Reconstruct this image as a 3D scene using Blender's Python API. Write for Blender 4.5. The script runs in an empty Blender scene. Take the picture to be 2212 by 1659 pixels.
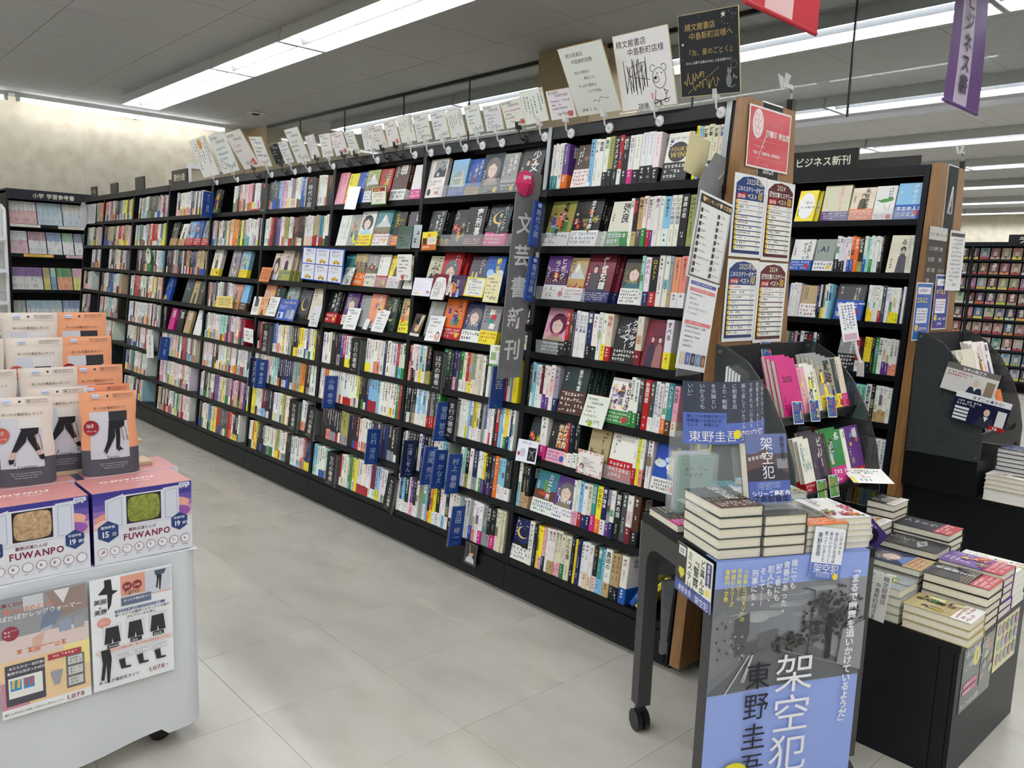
import bpy, math, random
from mathutils import Vector, Matrix
SC = bpy.context.scene
COL = SC.collection
PI = math.pi
# ------------------------------------------------------------------ camera
def make_camera():
    cd = bpy.data.cameras.new('camera')
    cd.sensor_fit = 'HORIZONTAL'; cd.sensor_width = 36.0
    cd.lens = 1733.02 / 2212 * 36.0
    cd.clip_start = 0.05; cd.clip_end = 100
    co = bpy.data.objects.new('camera', cd); COL.objects.link(co)
    r = Vector((0.6730866, 0.7386495, 0.0367606)); u = Vector((-0.1264883, 0.0660030, 0.9897698)); f = Vector((-0.7286666, 0.6708506, -0.1378563))
    m = Matrix((r, u, -f)).transposed().to_4x4(); m.translation = (1.6257, -2.3175, 1.4302)
    co.matrix_world = m
    SC.camera = co
make_camera()
# ------------------------------------------------------------------ world, light level
w = bpy.data.worlds.new('world'); SC.world = w; w.use_nodes = True
w.node_tree.nodes['Background'].inputs[0].default_value = (0.75, 0.85, 1.0, 1)
w.node_tree.nodes['Background'].inputs[1].default_value = 0.12
TUBE_POWER = 30.0
SC.view_settings.view_transform = 'Standard'; SC.view_settings.look = 'None'
SC.view_settings.gamma = 1.0; SC.view_settings.use_curve_mapping = False
SC.view_settings.exposure = 0.32
SC.cycles.max_bounces = 4; SC.cycles.diffuse_bounces = 3; SC.cycles.glossy_bounces = 3
SC.cycles.transparent_max_bounces = 12; SC.cycles.transmission_bounces = 6
SC.cycles.use_light_tree = False; SC.cycles.use_adaptive_sampling = True; SC.cycles.adaptive_threshold = .03
SC.cycles.sample_clamp_indirect = 6.0; SC.cycles.caustics_reflective = False; SC.cycles.caustics_refractive = False
# ------------------------------------------------------------------ colours and materials
def lin(c):
    return tuple(((x / 255) / 12.92 if x <= 10 else (((x / 255) + .055) / 1.055) ** 2.4) for x in c)
def L(r, g, b): return lin((r, g, b))
MATS = {}
def nodes_of(name, rough=.5, metal=0., spec=.5):
    m = bpy.data.materials.new(name); m.use_nodes = True
    nt = m.node_tree; b = nt.nodes['Principled BSDF']
    b.inputs['Roughness'].default_value = rough; b.inputs['Metallic'].default_value = metal
    b.inputs['Specular IOR Level'].default_value = spec
    MATS[name] = m
    return m, nt, b
def noise(nt, scale, detail=3., vec=None, rough=.5):
    n = nt.nodes.new('ShaderNodeTexNoise'); n.inputs['Scale'].default_value = scale
    n.inputs['Detail'].default_value = detail; n.inputs['Roughness'].default_value = rough
    if vec: nt.links.new(vec, n.inputs['Vector'])
    return n.outputs['Fac']
def ramp(nt, fac, stops):
    r = nt.nodes.new('ShaderNodeValToRGB'); e = r.color_ramp.elements
    while len(e) < len(stops): e.new(.5)
    for k, (p, c) in zip(e, stops): k.position = p; k.color = (*c, 1)
    nt.links.new(fac, r.inputs['Fac']); return r.outputs['Color']
def coords(nt, which='Object', scale=(1, 1, 1), rnd=False):
    t = nt.nodes.new('ShaderNodeTexCoord'); mp = nt.nodes.new('ShaderNodeMapping')
    mp.inputs['Scale'].default_value = scale
    nt.links.new(t.outputs[which], mp.inputs['Vector'])
    if rnd:
        oi = nt.nodes.new('ShaderNodeObjectInfo'); ml = nt.nodes.new('ShaderNodeMath'); ml.operation = 'MULTIPLY'
        ml.inputs[1].default_value = 37.; nt.links.new(oi.outputs['Random'], ml.inputs[0])
        nt.links.new(ml.outputs[0], mp.inputs['Location'])
    return mp.outputs['Vector']
def bump(nt, b, fac, strength=.1, dist=.01):
    n = nt.nodes.new('ShaderNodeBump'); n.inputs['Strength'].default_value = strength; n.inputs['Distance'].default_value = dist
    nt.links.new(fac, n.inputs['Height']); nt.links.new(n.outputs['Normal'], b.inputs['Normal'])
def simple(name, c, rough=.5, metal=0., spec=.5, var=.0, scale=8.):
    m, nt, b = nodes_of(name, rough, metal, spec)
    c = lin(c)
    if var:
        v = coords(nt); f = noise(nt, scale, 4., v)
        nt.links.new(ramp(nt, f, [(.25, tuple(x * (1 - var) for x in c)), (.75, tuple(min(1, x * (1 + var)) for x in c))]), b.inputs['Base Color'])
    else: b.inputs['Base Color'].default_value = (*c, 1)
    return m
def printed(name, rough, coat=0., spec=.5):
    m, nt, b = nodes_of(name, rough, 0, spec)
    a = nt.nodes.new('ShaderNodeVertexColor'); a.layer_name = 'Col'
    nt.links.new(a.outputs['Color'], b.inputs['Base Color'])
    b.inputs['Coat Weight'].default_value = coat; b.inputs['Coat Roughness'].default_value = .12
    return m
def clear(name, tint, alpha, rough=.05):
    m, nt, b = nodes_of(name, rough, 0, .6)
    b.inputs['Base Color'].default_value = (*lin(tint), 1); b.inputs['Alpha'].default_value = alpha
    return m
PRINT = printed('paper_print', .6, 0., .25)
GLOSSP = printed('coated_print', .38, .0, .32)
FILM = printed('laminated_print', .2, .35, .4)
BLACK = simple('black_laminate', (13, 15, 19), .42, spec=.28, var=.18, scale=14)
DARK = simple('dark_metal', (44, 45, 47), .45, .2)
CHAR = simple('charcoal_plastic', (62, 61, 60), .5)
GREYS = simple('brushed_grey_plate', (124, 125, 127), .45, .1, var=.1, scale=30)
STEEL = simple('steel', (150, 152, 152), .3, .9)
WHITEP = simple('white_plastic', (226, 228, 226), .4)
BLKP = simple('black_plastic', (18, 18, 19), .35)
CREAM = simple('page_edges', (232, 225, 204), .75, var=.06, scale=120)
PAGEW = simple('white_page_edges', (236, 233, 224), .75, var=.05, scale=120)
CLOTH = simple('white_cloth', (214, 217, 219), .9, var=.03, scale=5)
PALEWOOD = simple('pale_board', (205, 185, 150), .5, var=.1, scale=20)
ACRYL = clear('clear_acrylic', (235, 240, 240), .16, .04)
SMOKE = clear('smoked_acrylic', (70, 74, 74), .72, .22)
GLASS = clear('clear_glass', (150, 160, 158), .2, .02)
FROST = clear('clear_plastic', (235, 238, 238), .45, .12)
PERF = simple('perforated_black', (22, 23, 25), .6)
REFL = simple('darkened_white_reflector', (104, 106, 108), .35)  # white reflectors, their brightness held down in the colour to avoid clipping
HOUS = simple('white_enamel', (206, 208, 208), .45)
def m_wood():
    m, nt, b = nodes_of('wood_veneer', .38)
    v = coords(nt, 'Object', (30, 30, 1.6)); f = noise(nt, 3., 6., v, .65)
    nt.links.new(ramp(nt, f, [(.3, L(124, 88, 52)), (.55, L(146, 106, 64)), (.75, L(160, 118, 76))]), b.inputs['Base Color'])
    return m
WOOD = m_wood()
def m_wall():
    m, nt, b = nodes_of('beige_wallpaper', .85)
    v = coords(nt, 'Object'); f = noise(nt, 7., 5., v, .55)
    nt.links.new(ramp(nt, f, [(.32, L(202, 191, 170)), (.5, L(212, 203, 184)), (.68, L(219, 211, 194))]), b.inputs['Base Color'])
    return m
WALL = m_wall()
def m_tile():
    m, nt, b = nodes_of('marbled_floor_tile', .2)
    v = coords(nt, 'Object', (2.0, 4.2, 1), True); f = noise(nt, 1.6, 3., v, .5)
    nt.links.new(ramp(nt, f, [(.25, L(188, 183, 170)), (.5, L(199, 194, 181)), (.75, L(205, 200, 189))]), b.inputs['Base Color'])
    b.inputs['Roughness'].default_value = .25
    return m
TILE = m_tile()
def m_panel():
    m, nt, b = nodes_of('ceiling_board', .95, spec=.1)
    v = coords(nt, 'Object'); f = noise(nt, 160., 2., v)
    nt.links.new(ramp(nt, f, [(.3, L(168, 169, 170)), (.42, L(184, 185, 186))]), b.inputs['Base Color'])
    return m
PANEL = m_panel()
def m_fur(name, c):
    m, nt, b = nodes_of(name, .95)
    v = coords(nt, 'Object'); f = noise(nt, 90., 5., v)
    nt.links.new(ramp(nt, f, [(.3, tuple(x * .55 for x in lin(c))), (.6, lin(c))]), b.inputs['Base Color']); bump(nt, b, f, .8, .01)
    return m
def m_emit(name, c, s):
    m = bpy.data.materials.new(name); m.use_nodes = True; nt = m.node_tree
    b = nt.nodes['Principled BSDF']; b.inputs['Base Color'].default_value = (*lin(c), 1)
    b.inputs['Emission Color'].default_value = (*lin(c), 1); b.inputs['Emission Strength'].default_value = s
    return m
TUBE = m_emit('lit_fluorescent_tube', (246, 250, 255), TUBE_POWER)
TUBE2 = m_emit('lit_batten_tube', (248, 250, 252), TUBE_POWER * .62)
# ------------------------------------------------------------------ mesh building
class MB:
    def __init__(s): s.v = []; s.f = []; s.c = []; s.m = []
    def face(s, pts, col=(1, 1, 1), mi=0):
        n = len(s.v); s.v.extend(pts); s.f.append(tuple(range(n, n + len(pts)))); s.c.append(col); s.m.append(mi)
    def box(s, a, b, col=(1, 1, 1), mi=0):
        (x0, y0, z0), (x1, y1, z1) = a, b; n = len(s.v)
        s.v += [(x0, y0, z0), (x1, y0, z0), (x1, y1, z0), (x0, y1, z0), (x0, y0, z1), (x1, y0, z1), (x1, y1, z1), (x0, y1, z1)]
        for q in ((0, 3, 2, 1), (4, 5, 6, 7), (0, 1, 5, 4), (1, 2, 6, 5), (2, 3, 7, 6), (3, 0, 4, 7)):
            s.f.append(tuple(n + i for i in q)); s.c.append(col); s.m.append(mi)
    def prism(s, pts, d, col=(1, 1, 1), mi=0):
        """pts: 3D polygon, d: extrusion vector"""
        n = len(s.v); k = len(pts)
        s.v += [tuple(p) for p in pts]; s.v += [tuple(p[i] + d[i] for i in range(3)) for p in pts]
        s.f.append(tuple(range(n, n + k))); s.f.append(tuple(range(n + 2 * k - 1, n + k - 1, -1)))
        for i in range(k):
            j = (i + 1) % k; s.f.append((n + i, n + k + i, n + k + j, n + j))
        s.c += [col] * (k + 2); s.m += [mi] * (k + 2)
    def tube(s, p, q, r, n=10, col=(1, 1, 1), mi=0, r2=None, cap=True):
        p = Vector(p); q = Vector(q); d = (q - p).normalized(); a = d.orthogonal().normalized(); b = d.cross(a); r2 = r if r2 is None else r2
        k = len(s.v)
        for i in range(n):
            t = 2 * PI * i / n; e = a * math.cos(t) + b * math.sin(t); s.v += [tuple(p + e * r), tuple(q + e * r2)]
        for i in range(n):
            j = (i + 1) % n; s.f.append((k + 2 * i, k + 2 * j, k + 2 * j + 1, k + 2 * i + 1)); s.c.append(col); s.m.append(mi)
        if cap:
            s.f.append(tuple(k + 2 * i for i in range(n - 1, -1, -1))); s.f.append(tuple(k + 2 * i + 1 for i in range(n))); s.c += [col] * 2; s.m += [mi] * 2
    def path(s, pts, r, n=8, col=(1, 1, 1), mi=0):
        for a, b in zip(pts, pts[1:]): s.tube(a, b, r, n, col, mi)
    def grid(s, fn, nu, nv, col=(1, 1, 1), mi=0):
        k = len(s.v)
        for j in range(nv + 1):
            for i in range(nu + 1): s.v.append(tuple(fn(i / nu, j / nv)))
        for j in range(nv):
            for i in range(nu):
                a = k + j * (nu + 1) + i; s.f.append((a, a + 1, a + nu + 2, a + nu + 1))
                s.c.append(col((i + .5) / nu, (j + .5) / nv) if callable(col) else col); s.m.append(mi)
    def mesh(s, name, mats, smooth=False):
        me = bpy.data.meshes.new(name); me.from_pydata(s.v, [], s.f)
        for m in (mats if isinstance(mats, (list, tuple)) else [mats]): me.materials.append(m)
        me.polygons.foreach_set('material_index', s.m)
        a = me.color_attributes.new('Col', 'FLOAT_COLOR', 'CORNER'); d = []
        for f, c in zip(s.f, s.c): d += [c[0], c[1], c[2], 1.] * len(f)
        a.data.foreach_set('color', d)
        if smooth: me.polygons.foreach_set('use_smooth', [True] * len(s.f))
        me.update(); return me
    def build(s, name, mats, parent=None, smooth=False):
        o = bpy.data.objects.new(name, s.mesh(name, mats, smooth)); COL.objects.link(o)
        if parent: o.parent = parent
        return o
LABELS = {}
def tag(o, label, cat, group=None, kind=None):
    o['label'] = label; o['category'] = cat
    if group: o['group'] = group
    if kind: o['kind'] = kind
    LABELS[label] = LABELS.get(label, 0) + 1
    return o
def empty(name, loc=(0, 0, 0), rot=(0, 0, 0)):
    o = bpy.data.objects.new(name, None); COL.objects.link(o); o.location = loc; o.rotation_euler = rot
    o.empty_display_size = .05; return o
def put(o, loc, rot=(0, 0, 0)):
    o.location = loc; o.rotation_euler = rot; return o
def copy_tree(o, parent=None):
    c = o.copy(); COL.objects.link(c); c.parent = parent
    for ch in o.children:
        d = ch.copy(); COL.objects.link(d); d.parent = c
        for g in ch.children:
            e = g.copy(); COL.objects.link(e); e.parent = d
    return c
def kindo(o, k='structure'): o['kind'] = k; return o
# ------------------------------------------------------------------ lettering and flat print
GL = {}
_tc = bpy.data.curves.new('glyph', 'FONT'); _to = bpy.data.objects.new('glyph', _tc); _tc.resolution_u = 2
def glyph(ch, bold):
    k = (ch, bold)
    if k not in GL:
        _tc.body = ch; _tc.offset = bold
        me = _to.to_mesh()
        GL[k] = ([(v.co.x, v.co.y) for v in me.vertices], [tuple(q.vertices) for q in me.polygons]); _to.to_mesh_clear()
    return GL[k]
ROTV = set('ー「」（）()『』～…―─-')
class Sheet:
    """flat print laid on a face: origin o, axes u (right) and v (up) in metres"""
    def __init__(s, mb, o, u, v, lift=.0004, mi=0):
        s.mb = mb; s.o = Vector(o); s.u = Vector(u).normalized(); s.v = Vector(v).normalized(); s.n = s.u.cross(s.v); s.k = lift; s.mi = mi; s.st = .00008
    def P(s, x, y): return tuple(s.o + s.u * x + s.v * y + s.n * s.k)
    def poly(s, pts, c): s.mb.face([s.P(*p) for p in pts], lin(c), s.mi); s.k += s.st
    def rect(s, x0, y0, x1, y1, c): s.poly([(x0, y0), (x1, y0), (x1, y1), (x0, y1)], c)
    def ell(s, cx, cy, rx, ry, c, n=18, a=0.):
        ca, sa = math.cos(a), math.sin(a)
        s.poly([(cx + rx * math.cos(t) * ca - ry * math.sin(t) * sa, cy + rx * math.cos(t) * sa + ry * math.sin(t) * ca) for t in (2 * PI * i / n for i in range(n))], c)
    def line(s, pts, w, c):
        for a, b in zip(pts, pts[1:]):
            d = Vector((b[0] - a[0], b[1] - a[1]))
            if d.length < 1e-6: continue
            d.normalize(); e = Vector((-d.y, d.x)) * w / 2
            s.mb.face([s.P(a[0] + e.x, a[1] + e.y), s.P(a[0] - e.x, a[1] - e.y), s.P(b[0] - e.x, b[1] - e.y), s.P(b[0] + e.x, b[1] + e.y)], lin(c), s.mi)
        s.k += s.st
    def text(s, t, x, y, h, c, vert=False, bold=.012, sx=1., pitch=None, skew=0.):
        """horizontal: x,y = left baseline corner; vertical: x = column centre, y = top. h = em size"""
        cl = lin(c); px, py = x, y
        for ch in t:
            if ch == ' ':
                if vert: py -= h * .5
                else: px += h * .4 * sx
                continue
            vs, fs = glyph(ch, bold)
            if not fs: continue
            if vert:
                if ch in ROTV: mp = [(px + (gy - .38) * h * sx, py - (gx) * h) for gx, gy in vs]
                else:
                    half = (max(g[0] for g in vs) + min(g[0] for g in vs)) / 2 if ord(ch) < 256 else .5
                    dx, dy = (.25 * h, .25 * h) if ch in '。、' else (0, 0)
                    mp = [(px + (gx - half) * h * sx + dx, py - h * .87 + gy * h + dy) for gx, gy in vs]
                py -= h * (pitch or 1.02)
            else:
                mp = [(px + (gx + gy * skew) * h * sx, py + gy * h) for gx, gy in vs]
                px += h * (pitch or (1.0 if ord(ch) > 256 else max(g[0] for g in vs) + .09)) * sx
            n = len(s.mb.v); s.mb.v += [s.P(*q) for q in mp]
            for f in fs: s.mb.f.append(tuple(n + i for i in f)); s.mb.c.append(cl); s.mb.m.append(s.mi)
        s.k += s.st
        return px, py
    def marks(s, x0, y0, x1, y1, rows, c, rnd, vert=False, fill=.55, ch=None):
        """tiny unreadable print: rows of broken strokes"""
        cl = lin(c); Wd = (x1 - x0) if not vert else (y1 - y0); Hd = (y1 - y0) if not vert else (x1 - x0)
        rh = Hd / rows; cw = ch or rh * .8
        if cw < 1e-4 or Wd < cw: return
        for r in range(rows):
            t = 0.; end = Wd * (1. if r < rows - 1 else rnd.uniform(.4, 1.))
            while t < end - cw * .5:
                if rnd.random() < .1: t += cw * .6; continue
                for a, b2, p, q in ((.1, .85, .62, .82), (.36, .6, .1, .9), (.05, .9, .18, .34)):
                    if rnd.random() < .28: continue
                    j = rnd.uniform(-.12, .12)
                    xa, xb = t + cw * a, t + cw * b2; ya, yb = (r + fill * 0 + (p + j) * .72 + .1) * rh, (r + (q + j) * .72 + .1) * rh
                    if vert: pts = [(x0 + ya, y1 - xa), (x0 + ya, y1 - xb), (x0 + yb, y1 - xb), (x0 + yb, y1 - xa)]
                    else: pts = [(x0 + xa, y1 - ya), (x0 + xa, y1 - yb), (x0 + xb, y1 - yb), (x0 + xb, y1 - ya)]
                    s.mb.face([s.P(*k) for k in pts], cl, s.mi)
                t += cw
        s.k += s.st
    def scribble(s, x0, y0, x1, y1, w, c, rnd, loops=3, vert=False):
        """a loose handwritten stroke"""
        n = 10 * loops; pts = []
        for i in range(n + 1):
            t = i / n; a = rnd.uniform(-.42, .42); b = rnd.uniform(-.06, .06)
            pts.append((x0 + (x1 - x0) * (t + b), y0 + (y1 - y0) * (.5 + a)) if not vert else (x0 + (x1 - x0) * (.5 + a), y1 - (y1 - y0) * (t + b)))
        s.line(pts, w, c)
# ================================================================== the room
XL, XR, YN, YB, HC = -9.25, 7.2, -8.6, 18.4, 3.2
m = MB(); m.box((XL, YN, -.2), (XR, YB, -.004)); FLOOR = kindo(m.build('floor', simple('floor_screed', (120, 116, 106), .6)))
TS = .4645; TX, TY = -.188, -.338
m = MB(); g = .0005; b2 = .0008
m.box((g, g, -.004), (TS - g, TS - g, -.0006)); k = len(m.v)
m.v += [(g, g, -.0006), (TS - g, g, -.0006), (TS - g, TS - g, -.0006), (g, TS - g, -.0006), (g + b2, g + b2, 0), (TS - g - b2, g + b2, 0), (TS - g - b2, TS - g - b2, 0), (g + b2, TS - g - b2, 0)]
for q in ((4, 5, 6, 7), (0, 1, 5, 4), (1, 2, 6, 5), (2, 3, 7, 6), (3, 0, 4, 7)): m.f.append(tuple(k + i for i in q)); m.c.append((1, 1, 1)); m.m.append(0)
tm = m.mesh('floor_tile', TILE)
for i in range(-19, 8):
    for j in range(-5, 5):
        x, y = TX + i * TS, TY + j * TS
        if x < XL or (j > 0 and i < -1): continue
        t = bpy.data.objects.new('floor_tile', tm); COL.objects.link(t); t.location = (x, y, 0); t.parent = FLOOR
m = MB()
for x0, x1, y0, y1 in ((XL, XR, YN, TY - 5 * TS), (XL, TX - 19 * TS, TY - 5 * TS, YB), (TX + 8 * TS, XR, TY - 5 * TS, YB), (TX - 19 * TS, TX + 8 * TS, TY + 5 * TS, YB), (TX - 19 * TS, TX - TS, TY + TS, TY + 5 * TS)): m.box((x0, y0, -.004), (x1, y1, -.0002))
m.build('floor_surround', TILE, FLOOR)
m = MB(); m.box((XL, YN, HC + .006), (XR, YB, HC + .2)); CEIL = kindo(m.build('ceiling', simple('ceiling_void', (70, 70, 68), .9)))
CS = .875; CX, CY = -5.1, .235
m = MB(); m.box((.003, .003, 0), (CS - .003, CS - .003, .006)); cm = m.mesh('ceiling_panel', PANEL)
for i in range(-5, 14):
    for j in range(-10, 14):
        x, y = CX + i * CS, CY + j * CS
        if x + CS < XL or x + CS > XR + .1 or y < YN or (j < -3 and i > 5): continue
        t = bpy.data.objects.new('ceiling_panel', cm); COL.objects.link(t); t.location = (x, y, HC); t.parent = CEIL
m = MB(); m.box((XL, CY + 14 * CS, HC), (XR, YB, HC + .006)); m.box((CX + 6 * CS, YN, HC), (XR, CY - 3 * CS, HC + .006)); m.box((CX + 13 * CS, CY - 3 * CS, HC), (XR, CY + 14 * CS, HC + .006)); m.build('ceiling_panel_field', PANEL, CEIL)
for nm, a, b in (('wall_left', (XL - .2, YN, 0), (XL, YB, HC)), ('wall_back', (XL, YB, 0), (XR, YB + .2, HC)), ('wall_right', (XR, YN, 0), (XR + .2, YB, HC)), ('wall_front', (XL, YN - .2, 0), (XR, YN, HC))):
    m = MB(); m.box(a, b); W_ = kindo(m.build(nm, WALL))
    if nm == 'wall_left':
        m = MB()
        for y in (.55, 1.85, 3.2): m.box((XL, y - .0008, .05), (XL + .0006, y + .0008, HC))
        m.build('wallpaper_seam', simple('wallpaper_joint', (178, 168, 146), .9), W_)
for nm, a, b in (('pillar_1', (-3.30, 2.38, 0), (-2.72, 2.95, HC)), ('pillar_2', (XL, 2.55, 0), (-8.55, 3.15, HC))):  # papered pillars from floor to ceiling
    m = MB(); m.box(a, b); m.box((a[0] - .012, a[1] - .012, 0), (b[0] + .012, b[1] + .012, .08)); o = kindo(m.build(nm, simple('pillar_wallpaper_' + nm, (178, 160, 130), .85, var=.1, scale=7)))
    o['label'] = 'beige papered pillar standing behind the bookcase'
# glass smoke curtain under the ceiling
gr = kindo(empty('smoke_barrier_1')); gr['label'] = 'clear glass smoke barrier hanging from the ceiling'
GY = 2.56
xs = [-8.55, -7.66, -6.62, -5.46, -4.4, -3.31]; xs2 = [-2.71, -1.9, -.76, .4, 1.6, 2.8, 4.1]
for q in (xs, xs2):
    for a, b in zip(q, q[1:]):
        m = MB(); m.box((a + .004, GY - .004, 2.43), (b - .004, GY + .004, HC)); m.build('glass_pane', GLASS, gr)
        m = MB(); m.box((b - .005, GY - .006, 2.43), (b + .005, GY + .006, HC)); m.build('joint_strip', DARK, gr)
    m = MB(); m.box((q[0], GY - .012, 2.405), (q[-1], GY + .012, 2.435)); m.build('bottom_rail', HOUS, gr)
    m = MB(); m.box((q[0], GY - .015, HC - .03), (q[-1], GY + .015, HC)); m.build('top_rail', DARK, gr)
# ------------------------------------------------------------------ ceiling fluorescent troughs
def trough(length):
    root = empty('ceiling_light')
    W2 = .2; D = .105
    m = MB()
    for s in (-1, 1):
        m.prism([(0, s * (W2 - .03), 0), (0, s * W2, -D), (0, s * (W2 - .006), -D), (0, s * (W2 - .036), -.002)], (length, 0, 0))
    m.box((0, -W2 + .03, -.006), (length, W2 - .03, -.001))
    m.build('housing', HOUS, root)
    m = MB()
    for s in (-1, 1):
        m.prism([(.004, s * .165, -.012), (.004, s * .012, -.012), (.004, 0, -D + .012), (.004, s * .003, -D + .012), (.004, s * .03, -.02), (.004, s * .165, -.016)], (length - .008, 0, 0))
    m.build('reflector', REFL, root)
    for s in (-1, 1):
        m = MB(); m.tube((.03, s * .098, -.062), (length - .03, s * .098, -.062), .0165, 6, cap=False); m.build('tube', TUBE, root, True)
    for x in (0, length - .01):
        m = MB(); m.prism([(x, -W2 + .036, -.004), (x, W2 - .036, -.004), (x, W2 - .006, -D), (x, -W2 + .006, -D)], (.01, 0, 0)); m.build('end_plate', HOUS, root)
    return root
LP, SP = trough(2.44), trough(1.26)
ROWS = [(.82, 'front row above the aisle'), (3.1, 'row above the glass barrier'), (5.4, 'third row past the barrier'), (7.85, 'fourth row past the barrier'), (10.1, 'fifth row past the barrier'), (12.5, 'sixth row past the barrier'), (15.2, 'seventh row past the barrier'), (17.6, 'row nearest the back wall'), (-1.5, 'row above the entrance aisle'), (-3.8, 'second row from the front wall'), (-6.1, 'added unseen row along the front wall')]  # last row is out of view, added to brighten faces turned to camera
ORD = ['first', 'second', 'third', 'fourth', 'fifth', 'sixth', 'seventh', 'eighth', 'ninth', 'tenth']
used = set()
for ri, (y, nm) in enumerate(ROWS):
    x = -8.06 if ri == 0 else (-7.9 + .35 * (ri % 3)); n = 0; seq = [1, 0, 1, 1, 1, 0, 1, 1] if ri == 0 else ([1, 1, 1, 0, 1, 1, 1] if ri < 4 else [1, 1, 1, 1, 1, 1])
    for long in seq:
        P_ = LP if long else SP; ln = 2.46 if long else 1.28
        if x + ln > 7.1: break
        if id(P_) in used: o = copy_tree(P_)
        else: o = P_; used.add(id(P_))
        o.location = (x, y, HC); tag(o, f'{ORD[n]} {"long" if long else "short"} fluorescent trough from the beige wall, {nm}', 'ceiling light', 'fluorescent ceiling troughs'); n += 1; x += ln
# bare tube batten along the left wall
for i, y0 in enumerate((-2.68, -.2)):
    r_ = empty('batten_light', (-8.98, y0, HC))
    m = MB(); m.prism([(-.05, 0, 0), (.05, 0, 0), (.03, 0, -.045), (-.03, 0, -.045)], (0, 2.4, 0)); m.build('channel', HOUS, r_)
    m = MB(); m.tube((0, .03, -.075), (0, 2.37, -.075), .0165, 6, cap=False); m.build('tube', TUBE2, r_, True)
    for y in (.0, 2.36):
        m = MB(); m.box((-.02, y, -.09), (.02, y + .04, -.04)); m.build('lamp_holder', WHITEP, r_)
    tag(r_, ('bare fluorescent batten at the ceiling edge, cut off by the picture edge' if i == 0 else 'bare fluorescent batten lighting the whole beige wall'), 'batten light', 'wall battens')
for (x, y, lab, sz) in ((-7.8, 2.05, 'round grey air diffuser in the ceiling near the wall batten', .11), (-.9, 6.4, 'shallow round ceiling speaker beyond the glass barrier', .12), (-1.6, 5.95, 'small square ceiling vent beyond the glass barrier', .12)):
    r_ = empty('ceiling_vent', (x, y, HC))
    m = MB(); m.tube((0, 0, 0), (0, 0, -.012), sz, 20); m.build('rim', HOUS, r_)
    for k in range(3):
        m = MB(); m.tube((0, 0, -.012), (0, 0, -.02), sz * (.85 - .25 * k), 20, r2=sz * (.75 - .25 * k)); m.build('louvre_ring', HOUS, r_)
    tag(r_, lab, 'ceiling vent')
def dome(x, y, z, lab, wall=False):
    r_ = empty('security_camera', (x, y, z))
    m = MB(); m.tube((0, 0, 0), (0, 0, -.035), .055, 18, r2=.06); m.build('base', WHITEP, r_)
    m = MB()
    m.grid(lambda a, b: (.048 * math.sin(b * PI / 2) * math.cos(2 * PI * a), .048 * math.sin(b * PI / 2) * math.sin(2 * PI * a), -.035 - .048 * math.cos(b * PI / 2)), 18, 6); m.build('dome', BLKP, r_, True)
    tag(r_, lab, 'security camera')
dome(-9.1, 1.1, HC, 'white dome camera with dark lens under the wall batten')
dome(-7.35, 3.4, HC, 'white dome camera hanging behind the glass barrier')
# wall socket with cord
r_ = empty('wall_switch', (XL, 1.55, 2.42)); m = MB(); m.box((0, -.06, -.09), (.02, .06, .09)); m.build('plate', simple('ivory_plate', (225, 215, 190), .5), r_)
m = MB(); m.box((.02, -.02, -.03), (.035, .02, .03)); m.build('outlet', simple('grey_outlet', (110, 106, 96), .5), r_)
m = MB(); m.path([(.012, 0, -.09), (.012, .01, -.3), (.012, .06, -.42), (.012, .03, -.5)], .004); m.build('cord', WHITEP, r_)
tag(r_, 'ivory wall outlet plate with a hanging cord on the beige wall', 'wall outlet')
r_ = empty('wall_bracket', (XL, 1.78, 2.62)); m = MB(); m.box((0, -.03, -.2), (.05, .03, .06)); m.build('upright', WHITEP, r_); m = MB(); m.box((0, .03, .0), (.05, .55, .06)); m.build('arm', WHITEP, r_)
tag(r_, 'white conduit bracket on the beige wall above the outlet', 'bracket')
# hanging category banners
def banner(x, y0, y1, z0, cols, lab, text=None):
    r_ = empty('hanging_banner', (x, y0, z0)); w_ = y1 - y0; h_ = 3.0 - z0
    m = MB(); n = 8
    m.grid(lambda a, b: (.008 * math.sin(3 * b + a), w_ * a, .012 + (h_ - .012) * b), n, 4, lambda a, b: lin(cols[0] if a < .25 else cols[1] if a < .64 else cols[2]))
    if text:
        s = Sheet(m, (.014, 0, 0), (0, 1, 0), (0, 0, 1), .001); s.text(text, w_ * .43, .56, .098, (52, 46, 66), True, .02, 1.15)
    m.build('fabric', PRINT, r_)
    m = MB(); m.tube((0, 0, .006), (0, w_, .006), .009, 10, lin(cols[2])); m.build('bottom_rod', PRINT, r_)
    m = MB(); m.tube((0, 0, h_), (0, w_, h_), .008, 8); m.build('top_rod', WHITEP, r_)
    for y in (.05, w_ - .05):
        m = MB(); m.tube((0, y, h_), (0, y, HC - z0), .0015, 5); m.build('wire', STEEL, r_)
    tag(r_, lab, 'banner')
banner(.0, 1.99, 2.46, 2.345, ((98, 62, 120), (196, 182, 204), (98, 62, 120)), 'purple and lilac hanging banner with black lettering above the business bookcase', 'ビジネス書')
banner(.0, .19, .69, 2.37, ((196, 58, 66), (236, 196, 194), (190, 52, 62)), 'red and pale pink hanging banner cut off at the top edge')
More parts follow.
